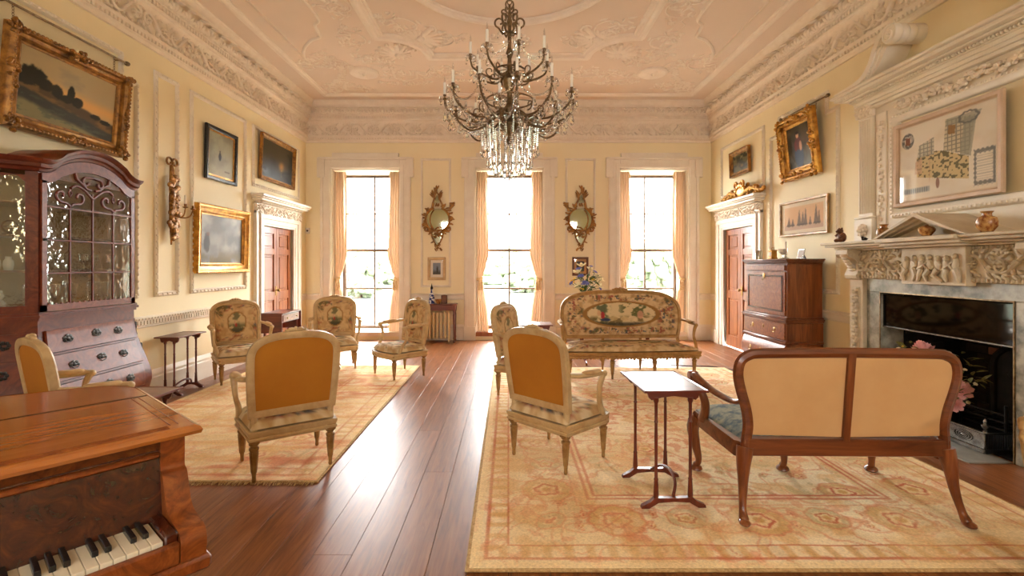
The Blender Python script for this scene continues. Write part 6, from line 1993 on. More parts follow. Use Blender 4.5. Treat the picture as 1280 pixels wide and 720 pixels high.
# ------------------------------------------------------------------ pictures (local: x right, -y towards the viewer, z up; base at the lower edge)
def paint_grid(w, h, fn, nx, y):
    ny = max(4, int(nx*h/w))
    b = MB().grid(lambda u, v: ((u-0.5)*w, y, v*h), nx, ny)
    U = np.array([(v[0]/w+0.5, v[2]/h) for v in b.v])
    b.c = rgba(fn(U[:,0], U[:,1])); return b
def picture(loc, rz, w, h, fw, depth, mat, fn, label, style='plain', tilt=0.0, glass=False, nx=60, name='framed_picture', mount=0.0, liner=None, cat='picture'):
    R = empty(name, loc, 0, label, cat)
    R.rotation_euler = (Matrix.Rotation(rz, 3, 'Z') @ Matrix.Rotation(tilt, 3, 'X')).to_euler()
    pl = lambda x, z, d: (x, -d, z)
    path = [(-w/2, 0), (w/2, 0), (w/2, h), (-w/2, h)]
    if style == 'carved':
        prof = [(0,0),(0,depth*0.5),(fw*0.06,depth*0.75),(fw*0.2,depth),(fw*0.34,depth*0.85),(fw*0.42,depth*0.55),(fw*0.62,depth*0.42),(fw*0.78,depth*0.5),(fw*0.86,depth*0.34),(fw,depth*0.28),(fw,0)]
    elif style == 'gilt':
        prof = [(0,0),(0,depth*0.8),(fw*0.1,depth),(fw*0.25,depth*0.95),(fw*0.4,depth*0.7),(fw*0.65,depth*0.55),(fw*0.75,depth*0.62),(fw*0.88,depth*0.4),(fw,depth*0.35),(fw,0)]
    else:
        prof = [(0,0),(0,depth*0.7),(fw*0.15,depth),(fw*0.75,depth*0.9),(fw,depth*0.5),(fw,0)]
    f = MB().sweep(prof, path, True, pl)
    fo = f.build('frame', mat, R, smooth=30)
    if style == 'carved':
        k = MB(); rr = random.Random(int(w*1000))
        corners = [(-w/2, 0), (w/2, 0), (w/2, h), (-w/2, h)]
        mids = [(0, 0), (w/2, h/2), (0, h), (-w/2, h/2)]
        for (cx, cz), big in [(c, 1.0) for c in corners]+[(c, 0.75) for c in mids]:
            for q in range(12):
                a = rr.uniform(0, 2*PI); r = fw*0.55*rr.random()*big
                ix = cx - math.copysign(fw*0.32, cx) if cx else rr.uniform(-fw*0.8, fw*0.8)
                iz = (fw*0.32 if cz < h*0.25 else (h-fw*0.32 if cz > h*0.75 else h/2+rr.uniform(-fw*0.8, fw*0.8)))
                k.ell((ix+r*math.cos(a), -depth*0.85, iz+r*math.sin(a)), (fw*0.2, depth*0.25, fw*0.14), 7, 4, Matrix.Rotation(rr.uniform(0, 3), 3, 'Y'))
        per = [((-w/2+fw*0.2, fw*0.2), (w/2-fw*0.2, fw*0.2)), ((w/2-fw*0.2, fw*0.2), (w/2-fw*0.2, h-fw*0.2)), ((w/2-fw*0.2, h-fw*0.2), (-w/2+fw*0.2, h-fw*0.2)), ((-w/2+fw*0.2, h-fw*0.2), (-w/2+fw*0.2, fw*0.2))]
        for p, q in per:
            L = math.hypot(q[0]-p[0], q[1]-p[1]); n = int(L/0.035)
            for i in range(n):
                t = (i+0.5)/n
                k.ell((p[0]+(q[0]-p[0])*t, -depth*0.97, p[1]+(q[1]-p[1])*t), (0.014, depth*0.12, 0.014), 6, 4)
        k.build('carving', mat, fo)
    elif style == 'gilt':
        k = MB()
        for p, q in (((-w/2, 0.008), (w/2, 0.008)), ((w/2-0.008, 0), (w/2-0.008, h)), ((w/2, h-0.008), (-w/2, h-0.008)), ((-w/2+0.008, h), (-w/2+0.008, 0))):
            L = math.hypot(q[0]-p[0], q[1]-p[1]); n = int(L/0.03)
            for i in range(n):
                t = (i+0.5)/n
                k.ell((p[0]+(q[0]-p[0])*t, -depth*0.98, p[1]+(q[1]-p[1])*t), (0.012, 0.006, 0.012), 6, 4)
        k.build('beading', mat, fo)
    if liner:
        MB().sweep([(fw*0.9,0),(fw*0.9,depth*0.5),(fw+0.02,depth*0.4),(fw+0.02,0)], path, True, pl).build('slip', liner, fo, smooth=30)
        fw += 0.018
    iw, ih = w-2*fw+0.004, h-2*fw+0.004
    pb = paint_grid(iw, ih, fn, nx, -depth*0.22)
    pb.v = [(x, y, z+fw-0.002) for x, y, z in pb.v]
    pb.build('canvas' if not glass else 'sheet', M['paint'] if not glass else M['print'], R, smooth=0, recalc=False)
    MB().box(-w/2+0.01, w/2-0.01, -0.006, 0.0, 0.01, h-0.01).build('backing', M['brown'], R, smooth=0)
    if glass:
        MB().box(-iw/2, iw/2, -depth*0.32, -depth*0.29, fw, fw+ih).build('glass', M['picglass'], R, smooth=0)
    return R
def on_left(Yc, z0, off=0.012): return (XL+off, Yc, z0)
def on_right(Yc, z0, off=0.012): return (XR-off, Yc, z0)

def p_landscape(u, v):
    n = len(u)
    c = canvas(n, (186,168,130))
    c = mixc(c, (232,178,106), ss(0.75, 0.52, v+0.12*u)*ss(0.2, 0.5, v))
    c = mixc(c, (160,150,126), ss(0.45, 0.65, fbm(u*4, v*6, 3))*0.7*ss(0.5, 0.8, v))
    hor = 0.56-0.30*u+0.05*fbm(u*6, v*0, 8)
    c = mixc(c, (92,72,46), ss(0.02, -0.02, v-hor))
    c = mixc(c, (136,104,60), ss(0.5, 0.65, fbm(u*7, v*14, 12))*ss(0.02, -0.02, v-hor)*0.8)
    low = 0.40-0.30*u+0.04*fbm(u*9, v*0+2, 15)
    c = mixc(c, (58,58,48), ss(0.02, -0.02, v-low)*0.85)
    c = mixc(c, (138,128,84), ss(0.03, -0.04, v-(low-0.16))*ss(0.3, 0.55, fbm(u*5, v*9, 18)+0.15))
    c = mixc(c, (86,92,70), ss(0.55, 0.7, fbm(u*12, v*22, 21))*ss(0.0, -0.1, v-low)*0.7)
    for tx, tz, rx, rz in ((0.13, 0.62, 0.12, 0.14), (0.24, 0.55, 0.08, 0.09), (0.07, 0.55, 0.1, 0.1), (0.36, 0.51, 0.06, 0.10), (0.50, 0.54, 0.04, 0.13), (0.57, 0.46, 0.07, 0.08), (0.45, 0.45, 0.07, 0.06), (0.9, 0.29, 0.06, 0.04), (0.78, 0.33, 0.06, 0.04)):
        q = ((u-tx)/rx)**2+((v-tz)/rz)**2
        c = mixc(c, (46,42,26), ss(1.25, 0.75, q+0.9*(fbm(u*26, v*22, 33)-0.5)))
    return c
def p_figure(u, v):
    c = canvas(len(u), (164,164,142)); c = mixc(c, (128,130,118), ss(0.4, 0.7, fbm(u*3, v*3, 4))*0.7); c = mixc(c, (176,168,138), ss(0.4, 0.0, v)*0.6)
    q = ((u-0.45)/0.055)**2+((v-0.47)/0.10)**2
    c = mixc(c, (40,42,52), ss(1.2, 0.7, q)); q = ((u-0.45)/0.03)**2+((v-0.59)/0.03)**2
    c = mixc(c, (60,54,54), ss(1.2, 0.7, q)); q = ((u-0.75)/0.12)**2+((v-0.15)/0.025)**2
    return mixc(c, (110,106,92), ss(1.2, 0.7, q)*0.8)
def p_night(u, v):
    c = canvas(len(u), (74,66,50)); c = mixc(c, (52,46,36), ss(0.45, 0.7, fbm(u*3, v*3, 6))); c = mixc(c, (30,26,20), ss(0.35, 0.1, v))
    c = mixc(c, (214,150,70), ss(0.2, 0.0, np.hypot((u-0.62)*1.4, (v-0.42)*1.0))*0.75)
    c = mixc(c, (236,196,110), ss(0.03, 0.0, np.abs(u-0.63))*ss(0.36, 0.3, v)*ss(0.08, 0.16, v)*0.6)
    c = mixc(c, (120,126,130), ss(0.25, 0.0, np.hypot(u-0.1, (v-0.16)*1.3))*0.8)
    return mixc(c, (26,22,18), ss(0.5, 0.62, fbm(u*9, v*9, 9))*ss(0.38, 0.28, v)*0.8)
def p_mist(u, v):
    c = canvas(len(u), (158,158,154)); c = mixc(c, (112,112,110), ss(0.35, 0.7, fbm(u*3, v*4, 14))*0.8); c = mixc(c, (190,188,180), ss(0.5, 0.75, fbm(u*5, v*3, 24))*0.7)
    c = mixc(c, (120,104,70), ss(0.35, 0.05, v)*ss(0.3, 0.6, fbm(u*8, v*4, 17))*0.8)
    q = ((u-0.14)/0.07)**2+((v-0.42)/0.2)**2
    c = mixc(c, (62,56,56), ss(1.3, 0.6, q+0.6*(fbm(u*20, v*20, 3)-0.5))*0.85); q = ((u-0.16)/0.04)**2+((v-0.6)/0.05)**2
    return mixc(c, (120,70,50), ss(1.2, 0.6, q)*0.7)
def p_dark_land(u, v):
    c = canvas(len(u), (96,90,60)); c = mixc(c, (168,158,118), ss(0.6, 0.9, v)*ss(0.3, 0.6, fbm(u*3, v*3, 44))); c = mixc(c, (48,44,28), ss(0.45, 0.62, fbm(u*5, v*5, 46)))
    return mixc(c, (176,140,90), ss(0.14, 0.04, np.hypot(u-0.6, v-0.3))*0.6)
def p_portrait(u, v):
    c = canvas(len(u), (92,80,58)); c = mixc(c, (126,128,120), ss(0.5, 0.0, v)*0.8); c = mixc(c, (70,60,44), ss(0.4, 0.7, fbm(u*4, v*4, 5)))
    for fx, fz, rx, rz, col in ((0.48, 0.28, 0.2, 0.3, (66,74,90)), (0.48, 0.58, 0.14, 0.16, (100,52,44)), (0.47, 0.77, 0.06, 0.07, (206,158,124)), (0.47, 0.83, 0.065, 0.04, (44,34,28)), (0.36, 0.52, 0.06, 0.12, (120,52,44)), (0.58, 0.5, 0.06, 0.12, (196,148,118))):
        q = ((u-fx)/rx)**2+((v-fz)/rz)**2; c = mixc(c, col, ss(1.2, 0.8, q))
    return c
def p_ships(u, v):
    c = canvas(len(u), (238,226,200))
    m = (u > 0.07) & (u < 0.93) & (v > 0.12) & (v < 0.88)
    s = canvas(len(u), (232,202,158)); s = mixc(s, (224,170,120), ss(0.5, 0.3, np.abs(v-0.45))*0.5); s = mixc(s, (206,176,150), ss(0.35, 0.2, v))
    for x, h, k in ((0.42, 0.46, 0.05), (0.50, 0.40, 0.045), (0.56, 0.5, 0.04), (0.78, 0.55, 0.05), (0.84, 0.38, 0.03), (0.18, 0.25, 0.05), (0.27, 0.2, 0.04), (0.66, 0.22, 0.03)):
        t = (v-0.28)/h
        s = mixc(s, (86,72,70), np.where((t > 0) & (t < 1), ss(1.0, 0.7, np.abs(u-x)/(k*(1-t)+0.004)), 0)*0.75)
        s = mixc(s, (70,56,54), ss(1.2, 0.7, ((u-x)/(k*1.2))**2+((v-0.27)/0.035)**2)*0.8)
    return np.where(m[:, None], s, c)
def p_small(u, v):
    c = canvas(len(u), (224,216,200)); m = (np.abs(u-0.5) < 0.3) & (np.abs(v-0.5) < 0.34)
    s = canvas(len(u), (120,132,150)); s = mixc(s, (50,46,44), ss(0.5, 0.2, v)*0.9); s = mixc(s, (40,36,40), ss(0.1, 0.03, np.abs(u-0.55))*ss(0.7, 0.5, v))
    return np.where(m[:, None], s, c)
def p_small2(u, v):
    c = canvas(len(u), (188,136,84)); m = (np.abs(u-0.5) < 0.32) & (np.abs(v-0.5) < 0.34)
    s = canvas(len(u), (60,56,60)); s = mixc(s, (160,120,90), ss(0.2, 0.05, np.hypot(u-0.5, v-0.55)))
    return np.where(m[:, None], s, c)
def p_map(u, v):
    n = len(u)
    c = canvas(n, (244,236,220)); c = mixc(c, (232,218,196), ss(0.4, 0.7, fbm(u*4, v*4, 2))*0.7); c = mixc(c, (188,150,110), ss(0.03, 0.0, np.minimum(np.minimum(u, 1-u), np.minimum(v, 1-v)))*0.6)
    ink, pale = (92,96,96), (150,152,138)
    def quad(c, pts, col, k, tex=None):
        ins = np.ones(n, bool)
        for (a, b), (p, q) in zip(pts, pts[1:]+pts[:1]):
            ins &= ((p-a)*(v-b)-(q-b)*(u-a)) >= 0
        return mixc(c, col, np.where(ins, k if tex is None else tex*k, 0))
    trees = (vnoise(u*46, v*40, 9) > 0.62).astype(float)
    c = quad(c, [(0.21,0.30),(0.74,0.16),(0.74,0.42),(0.50,0.56),(0.34,0.60),(0.21,0.55)], (214,192,138), 0.9)
    c = quad(c, [(0.21,0.30),(0.74,0.16),(0.74,0.42),(0.50,0.56),(0.34,0.60),(0.21,0.55)], (80,76,48), 0.8, trees)
    grid = ((np.abs((u*24) % 1-0.5) > 0.36) | (np.abs((v*20) % 1-0.5) > 0.36)).astype(float)
    c = quad(c, [(0.50,0.56),(0.74,0.44),(0.80,0.88),(0.52,0.93)], (206,194,160), 0.8)
    c = quad(c, [(0.50,0.56),(0.74,0.44),(0.80,0.88),(0.52,0.93)], ink, 0.55, grid)
    c = quad(c, [(0.66,0.46),(0.76,0.42),(0.81,0.86),(0.70,0.88)], pale, 0.7)
    c = quad(c, [(0.52,0.86),(0.80,0.80),(0.86,0.92),(0.53,0.93)], pale, 0.6)
    c = quad(c, [(0.54,0.74),(0.61,0.73),(0.62,0.83),(0.55,0.85)], (150,110,60), 0.9)
    c = quad(c, [(0.22,0.55),(0.40,0.55),(0.40,0.76),(0.24,0.70)], (200,196,176), 0.8)
    c = quad(c, [(0.22,0.55),(0.40,0.55),(0.40,0.76),(0.24,0.70)], ink, 0.5, grid)
    c = quad(c, [(0.19,0.34),(0.27,0.33),(0.27,0.54),(0.20,0.50)], (206,166,136), 0.7)
    # crest, cartouches, scale bar, compass
    q = np.hypot((u-0.11)/0.075, (v-0.80)/0.11); th = np.arctan2(v-0.80, u-0.11)
    c = mixc(c, ink, ss(1.0, 0.9, q)*ss(0.45, 0.55, q)*(0.4+0.5*(vnoise(u*60, v*50, 5) > 0.45)))
    c = quad(c, [(0.085,0.75),(0.135,0.74),(0.135,0.84),(0.085,0.85)], (120,66,44), 0.9)
    q = np.hypot((u-0.74)/0.10, (v-0.88)/0.075)
    c = mixc(c, ink, ss(0.18, 0.08, np.abs(q-0.85-0.06*np.cos(9*np.arctan2(v-0.88, u-0.74))))*0.8)
    d = np.maximum(np.abs(u-0.88)/0.09, np.abs(v-0.27)/0.20)
    c = mixc(c, ink, ss(0.16, 0.06, np.abs(d-0.9-0.05*np.cos(u*160)*np.cos(v*120)))*0.75)
    c = mixc(c, ink, np.where((d < 0.75) & (np.abs((v*34) % 1-0.5) < 0.16), 0.25, 0))
    c = mixc(c, (110,124,136), ss(0.045, 0.02, np.abs(v-0.13+0.2*(u-0.16)**2*0))*ss(0.17, 0.13, np.abs(u-0.20))*0.8*(0.5+0.5*(np.abs((u*40) % 1-0.5) > 0.25)))
    q = np.hypot((u-0.44)/0.02, (v-0.18)/0.07)
    c = mixc(c, (120,70,54), ss(1.1, 0.8, q)*0.7)
    c = mixc(c, (190,120,100), ss(0.004, 0.001, np.abs(u-0.355))*ss(0.2, 0.25, v)*ss(0.8, 0.7, v)*0.5)
    return c

LW_, RW_ = PI/2, -PI/2
picture(on_left(4.22, 2.52), LW_, 1.16, 0.80, 0.125, 0.09, M['gilt_dark'], p_landscape, 'large landscape painting in carved gilt frame hung from chains above the display cabinet', 'carved', 0.085, nx=110, name='landscape_painting')
picture(on_left(6.49, 2.565), LW_, 0.70, 0.71, 0.055, 0.04, M['ebony'], p_figure, 'misty figure painting in black frame above the gilt-framed misty painting', liner=M['gilt'], nx=50, tilt=0.02)
picture(on_left(8.07, 2.80), LW_, 1.18, 0.73, 0.07, 0.05, M['gilt_dark'], p_night, 'dark night painting in gilt frame hung above the door case', 'gilt', 0.04, nx=60)
picture(on_left(6.50, 1.345), LW_, 1.18, 0.88, 0.13, 0.075, M['gilt'], p_mist, 'grey misty painting in broad gilt frame above the tapestry armchair', 'gilt', 0.02, nx=60)
picture(on_right(8.03, 2.95), RW_, 0.66, 0.43, 0.075, 0.05, M['gilt_dark'], p_dark_land, 'small dark landscape in brown gilt frame above the gilt carving', 'gilt', 0.03, nx=40)
picture(on_right(6.335, 2.60), RW_, 0.77, 0.84, 0.15, 0.09, M['gilt'], p_portrait, 'portrait of a standing figure in wide gilt frame leaning forward from its chain', 'carved', 0.11, nx=50, name='portrait_painting')
picture(on_right(6.345, 1.84), RW_, 1.04, 0.48, 0.035, 0.03, M['frame_leg'], p_ships, 'watercolour of sailing ships in thin silver frame above the secretaire', glass=True, nx=90)
picture((XR-0.105, 4.19, 2.005), RW_, 1.04, 0.80, 0.045, 0.035, M['pale_wood'], p_map, 'old estate map in pale frame on the overmantel', glass=True, nx=200, name='framed_map', cat='map')
picture((-1.38, YB-0.012, 1.155), 0, 0.345, 0.44, 0.055, 0.03, M['frame'], p_small, 'small print in pale wooden frame under the mirror above the console table', glass=True, nx=24)
picture((1.385, YB-0.012, 1.24), 0, 0.31, 0.36, 0.04, 0.03, M['brown'], p_small2, 'small print in dark frame under the mirror behind the flower vase', glass=True, nx=24)

# picture rails (brass rods with chains)
def rail(side, y0, y1, z, chains, ztop, lab):
    sx = -1 if side == 'left' else 1
    X = sx*(XR-0.05)
    R = empty('picture_rod', (X, (y0+y1)/2, z), 0, lab, 'picture rod')
    L = (y1-y0)/2
    MB().tube([(0, -L, 0), (0, L, 0)], 0.010, 8).build('rod', M['bronze'], R)
    for y in (-L*0.86, L*0.86):
        MB().tube([(sx*0.05, y, 0), (0, y, 0)], 0.008, 6).build('bracket', M['bronze'], R)
        MB().lathe([(0.0,-0.02),(0.02,-0.016),(0.024,0.0),(0.02,0.016),(0.0,0.02)], 10, (0, math.copysign(L, y), 0), 'y').build('rod_end', M['bronze'], R)
    for yc, zb in chains:
        c = MB(); zz = z; i = 0
        while zz > zb:
            ang = PI/2*(i % 2)
            c.tube([(0.008*math.cos(t)*math.cos(ang), yc-(y0+y1)/2+0.008*math.cos(t)*math.sin(ang), zz-z-0.014+0.014*math.sin(t)) for t in [2*PI*k/8 for k in range(8)]], 0.0028, 4, True)
            zz -= 0.023; i += 1
        c.build('chain', M['bronze'], R)
rail('left', 3.60, 4.86, 3.485, [(3.74, 3.32), (4.70, 3.32)], 3.3, 'brass picture rod with chains above the landscape painting')
rail('right', 5.80, 6.80, 3.50, [(6.02, 3.42), (6.65, 3.42)], 3.4, 'brass picture rod with chains above the portrait')

# ------------------------------------------------------------------ rococo mirrors
def make_mirror(X, flip, lab):
    R = empty('wall_mirror', (X, YB-0.01, 1.72), 0, lab, 'mirror')
    s = flip
    zc = 0.60
    def gl(pts, name='mirror_glass'):
        b = MB().prism([(s*x, z) for x, z in pts], -0.016, -0.006, lambda x, z, a: (x, a, z)); b.build(name, M['mirror'], R, smooth=0)
    gl([(0.20*math.cos(t)+(0.02 if math.cos(t) > 0 else 0), zc+0.21*math.sin(t)) for t in [2*PI*k/28 for k in range(28)]])
    gl([(-0.06, 0.92), (0.05, 0.92), (0.03, 1.02), (-0.01, 1.08), (-0.05, 1.0)])
    gl([(-0.09, 0.33), (0.09, 0.33), (0.07, 0.22), (0.0, 0.12), (-0.06, 0.22)])
    def sc(pts, r0, r1, name='scroll'):
        n = len(pts)
        MB().tube([(s*p[0], -0.03, p[1]) for p in pts], [r0+(r1-r0)*i/(n-1) for i in range(n)], 7).build(name, M['gilt_dark'], R)
    arc = lambda c, r, a0, a1, n=18: [(c[0]+r*math.cos(a0+(a1-a0)*k/(n-1)), c[1]+r*1.02*math.sin(a0+(a1-a0)*k/(n-1))) for k in range(n)]
    sc(arc((0.01, zc), 0.235, 1.9, 4.2), 0.026, 0.02); sc(arc((0.01, zc), 0.225, -1.05, 1.25), 0.026, 0.02)
    sc(arc((0.12, zc), 0.26, 2.35, 3.9), 0.012, 0.012)
    sc([(-0.10, 0.82), (-0.09, 0.90), (-0.07, 0.97), (-0.05, 1.06), (-0.01, 1.13)], 0.02, 0.012); sc([(0.10, 0.82), (0.09, 0.90), (0.05, 0.98), (0.03, 1.06), (-0.01, 1.13)], 0.02, 0.012)
    sc([(-0.16, 0.42), (-0.11, 0.36), (-0.10, 0.27), (-0.06, 0.17), (0.0, 0.08), (0.0, 0.0)], 0.022, 0.008); sc([(0.17, 0.42), (0.11, 0.36), (0.10, 0.27), (0.06, 0.17), (0.0, 0.08)], 0.022, 0.010)
    sc(spiral((-0.20, 0.40), 0.055, 0.012, 1.0, 6.5), 0.02, 0.01); sc(spiral((0.21, 0.41), 0.055, 0.012, 2.0, -3.5), 0.02, 0.01)
    sc([(-0.2, 0.37), (-0.08, 0.40), (0.0, 0.37), (0.09, 0.41), (0.2, 0.38)], 0.016, 0.016)
    rr = random.Random(77)
    lf = MB()
    def ls(x, z, a, L, W):
        Rm = Matrix.Rotation(-(a if s > 0 else PI-a), 3, 'Y')
        lf.ell(Vector((s*x, -0.035, z))+Rm @ Vector((L/2, 0, 0)), (L*0.5, 0.012, W*0.5), 7, 4, Rm)
    for k in range(46):      # leafage round the rim
        t = 2*PI*k/46
        ls(0.01+0.235*math.cos(t), zc+0.245*math.sin(t), t+rr.uniform(-1.0, 1.0), rr.uniform(0.06, 0.11), 0.036)
    lf.build('rim_leafage', M['gilt_dark'], R); lf = MB()
    for k in range(22):
        ls(rr.uniform(-0.12, 0.12), rr.uniform(0.28, 0.44), rr.uniform(0, 2*PI), 0.08, 0.028)
    for k in range(12): ls(rr.uniform(-0.06, 0.06), rr.uniform(0.05, 0.22), -PI/2+rr.uniform(-1.2, 1.2), 0.08, 0.028)
    lf.build('pendant_leafage', M['gilt_dark'], R)
    # plume of leaves at the top and a smaller one on one shoulder
    lf = MB()
    for k in range(9): ls(-0.03, 0.98+0.022*k, 2.2-0.12*k+rr.uniform(-0.3, 0.3), 0.17-0.006*k, 0.034)
    for k in range(6): ls(0.02, 0.97+0.02*k, 0.9+rr.uniform(-0.3, 0.3), 0.12, 0.03)
    ls(-0.01, 1.10, PI/2, 0.16, 0.028)
    lf.build('plume', M['gilt_dark'], R)
    lf = MB()
    for k in range(8): ls(0.22, 0.74+0.025*k, 1.0-0.14*k+rr.uniform(-0.2, 0.2), 0.13, 0.03)
    lf.build('shoulder_plume', M['gilt_dark'], R)
make_mirror(-1.366, 1, 'gilt rococo wall mirror above the console table and radiator')
make_mirror(1.392, -1, 'gilt rococo wall mirror above the vase of flowers')

# ------------------------------------------------------------------ gilt wall sconce and the carving over the door
def make_sconce():
    R = empty('wall_sconce', (XL+0.012, 5.52, 1.68), PI/2, 'carved gilt wall sconce with one candle arm beside the display cabinet', 'sconce')
    rr = random.Random(5)
    b = MB().tube([(0, -0.02, 0.0), (0.005, -0.025, 0.3), (-0.005, -0.025, 0.6), (0, -0.02, 0.92)], [0.008, 0.028, 0.024, 0.016], 8)
    b.build('back_stem', M['gilt_dark'], R)
    for z, n, r in ((0.10, 8, 0.035), (0.17, 9, 0.055), (0.26, 14, 0.08), (0.36, 12, 0.07), (0.46, 12, 0.06), (0.56, 12, 0.075), (0.66, 16, 0.09), (0.76, 8, 0.05)):
        k = MB()
        for i in range(n):
            a = rr.uniform(0, 2*PI); q = r*rr.uniform(0.3, 1)
            k.ell((q*math.cos(a), -0.045-0.02*rr.random(), z+q*0.8*math.sin(a)), (0.036, 0.024, 0.028), 7, 4, Matrix.Rotation(rr.uniform(0, 3), 3, 'Y'))
        k.build('carved_cluster', M['gilt_dark'], R)
    bw = MB()
    for s in (-1, 1):
        bw.tube([(s*x, -0.03, z) for x, z in spiral((0.048, 0.95), 0.048, 0.03, PI, -PI, 16)], 0.012, 6)
        bw.tube([(0, -0.03, 0.92), (s*0.02, -0.03, 0.86), (s*0.03, -0.03, 0.80)], [0.012, 0.012, 0.006], 6)
    bw.ell((0, -0.035, 0.94), 0.02, 8, 5); bw.build('ribbon_bow', M['gilt_dark'], R)
    for x, y1 in ((0.20, -0.14), (0.02, -0.17)):
        a = bez([(0.01, -0.03, 0.36), (x*0.4, y1*0.6, 0.32), (x*0.8, y1*0.9, 0.34), (x, y1, 0.42)], 6)
        ao = MB().tube(a, 0.008, 6)
        ao.lathe([(0.006,0.0),(0.028,0.012),(0.03,0.018),(0.014,0.022),(0.014,0.05),(0.016,0.052)], 10, (x, y1, 0.42))
        ao = ao.build('candle_arm', M['gilt_dark'], R)
        MB().lathe([(0.0,0.04),(0.011,0.04),(0.011,0.15),(0.003,0.155),(0.0,0.165)], 8, (x, y1, 0.42)).build('candle', M['candle'], ao)
make_sconce()
def make_carving():
    R = empty('gilt_carving', (XR-0.10, 7.85, 2.548), -PI/2, 'gilded wood carving of ribbons and shells on the door cornice', 'carving')
    rr = random.Random(9)
    b = MB().ell((0.0, 0.0, 0.10), (0.20, 0.04, 0.10), 14, 8)
    for k in range(9): b.ell((0.0+0.16*math.cos(0.3+k*0.3), -0.03, 0.06+0.14*math.sin(0.3+k*0.3)), (0.03, 0.02, 0.05), 7, 4, Matrix.Rotation(1.2-k*0.3, 3, 'Y'))
    b.build('shell_boss', M['gilt'], R)
    for s in (-1, 1):
        w = MB()
        for k in range(24):
            x = s*(0.18+0.52*k/23); h = 0.16*(1-k/26)
            w.ell((x, rr.uniform(-0.03, 0.03), 0.035+h*rr.random()), (0.05, 0.03, 0.03), 7, 4, Matrix.Rotation(rr.uniform(-0.9, 0.9), 3, 'Y'))
        w.tube([(s*0.12, -0.02, 0.06), (s*0.35, -0.03, 0.12), (s*0.55, -0.02, 0.06), (s*0.70, -0.02, 0.04)], [0.03, 0.028, 0.022, 0.012], 8)
        w.build('leaf_wing', M['gilt'], R)
        r = MB().tube([(x*s, -0.04, z) for x, z in spiral((0.10, 0.22), 0.07, 0.02, -1.8, 4.0, 18)], 0.018, 7)
        r.build('ribbon', M['gilt'], R)
make_carving()

# ------------------------------------------------------------------ ornaments on the mantel shelf
zs = 1.690
def satsuma(h, r): return MB().lathe([(0.0,0.0),(r*0.55,0.0),(r*0.6,h*0.04),(r*0.95,h*0.25),(r,h*0.5),(r*0.85,h*0.70),(r*0.45,h*0.78),(r*0.42,h*0.9),(r*0.62,h),(r*0.5,h),(0.0,h*0.86)], 18)
tag(satsuma(0.15, 0.062).build('mantel_vase', M['satsuma'], loc=(3.64, 4.655, zs)), 'small patterned gold vase on the mantel shelf beside the plinth', 'vase')
tag(satsuma(0.15, 0.062).build('mantel_vase', M['satsuma'], loc=(3.49, 3.50, zs)), 'small patterned gold vase on the mantel shelf on the near side of the pediment', 'vase')
b = MB().lathe([(0.0,0.0),(0.03,0.0),(0.035,0.008),(0.055,0.035),(0.058,0.055),(0.04,0.075),(0.03,0.078),(0.012,0.085),(0.012,0.092),(0.0,0.095)], 16)
tag(b.build('lidded_pot', M['satsuma'], loc=(3.455, 3.965, zs)), 'little lidded gold pot in front of the mantel pediment', 'pot')
b = MB().ell((0, 0, 0.055), (0.045, 0.04, 0.055), 10, 7); b.ell((-0.02, 0, 0.12), (0.032, 0.03, 0.03), 10, 7); b.ell((-0.05, 0, 0.115), (0.016, 0.014, 0.012), 8, 5)
for s in (-1, 1): b.ell((-0.012, s*0.02, 0.148), (0.01, 0.008, 0.01), 6, 4); b.ell((-0.035, s*0.03, 0.02), (0.03, 0.016, 0.02), 8, 5); b.tube([(-0.01, s*0.035, 0.09), (-0.045, s*0.03, 0.07)], [0.016, 0.012], 6)
tag(b.build('bear_figurine', M['brown'], loc=(3.57, 5.14, zs)), 'carved brown bear figurine at the far end of the mantel shelf', 'figurine')
b = MB().ell((0, 0, 0.018), (0.03, 0.022, 0.018), 8, 6); b.ell((-0.02, 0, 0.034), (0.013, 0.012, 0.012), 8, 5); b.ell((0.025, 0, 0.02), (0.015, 0.006, 0.006), 6, 4)
tag(b.build('bird_figurine', M['ebony'], loc=(3.56, 4.80, zs)), 'tiny black figurine on the mantel shelf next to the gold vase', 'figurine')

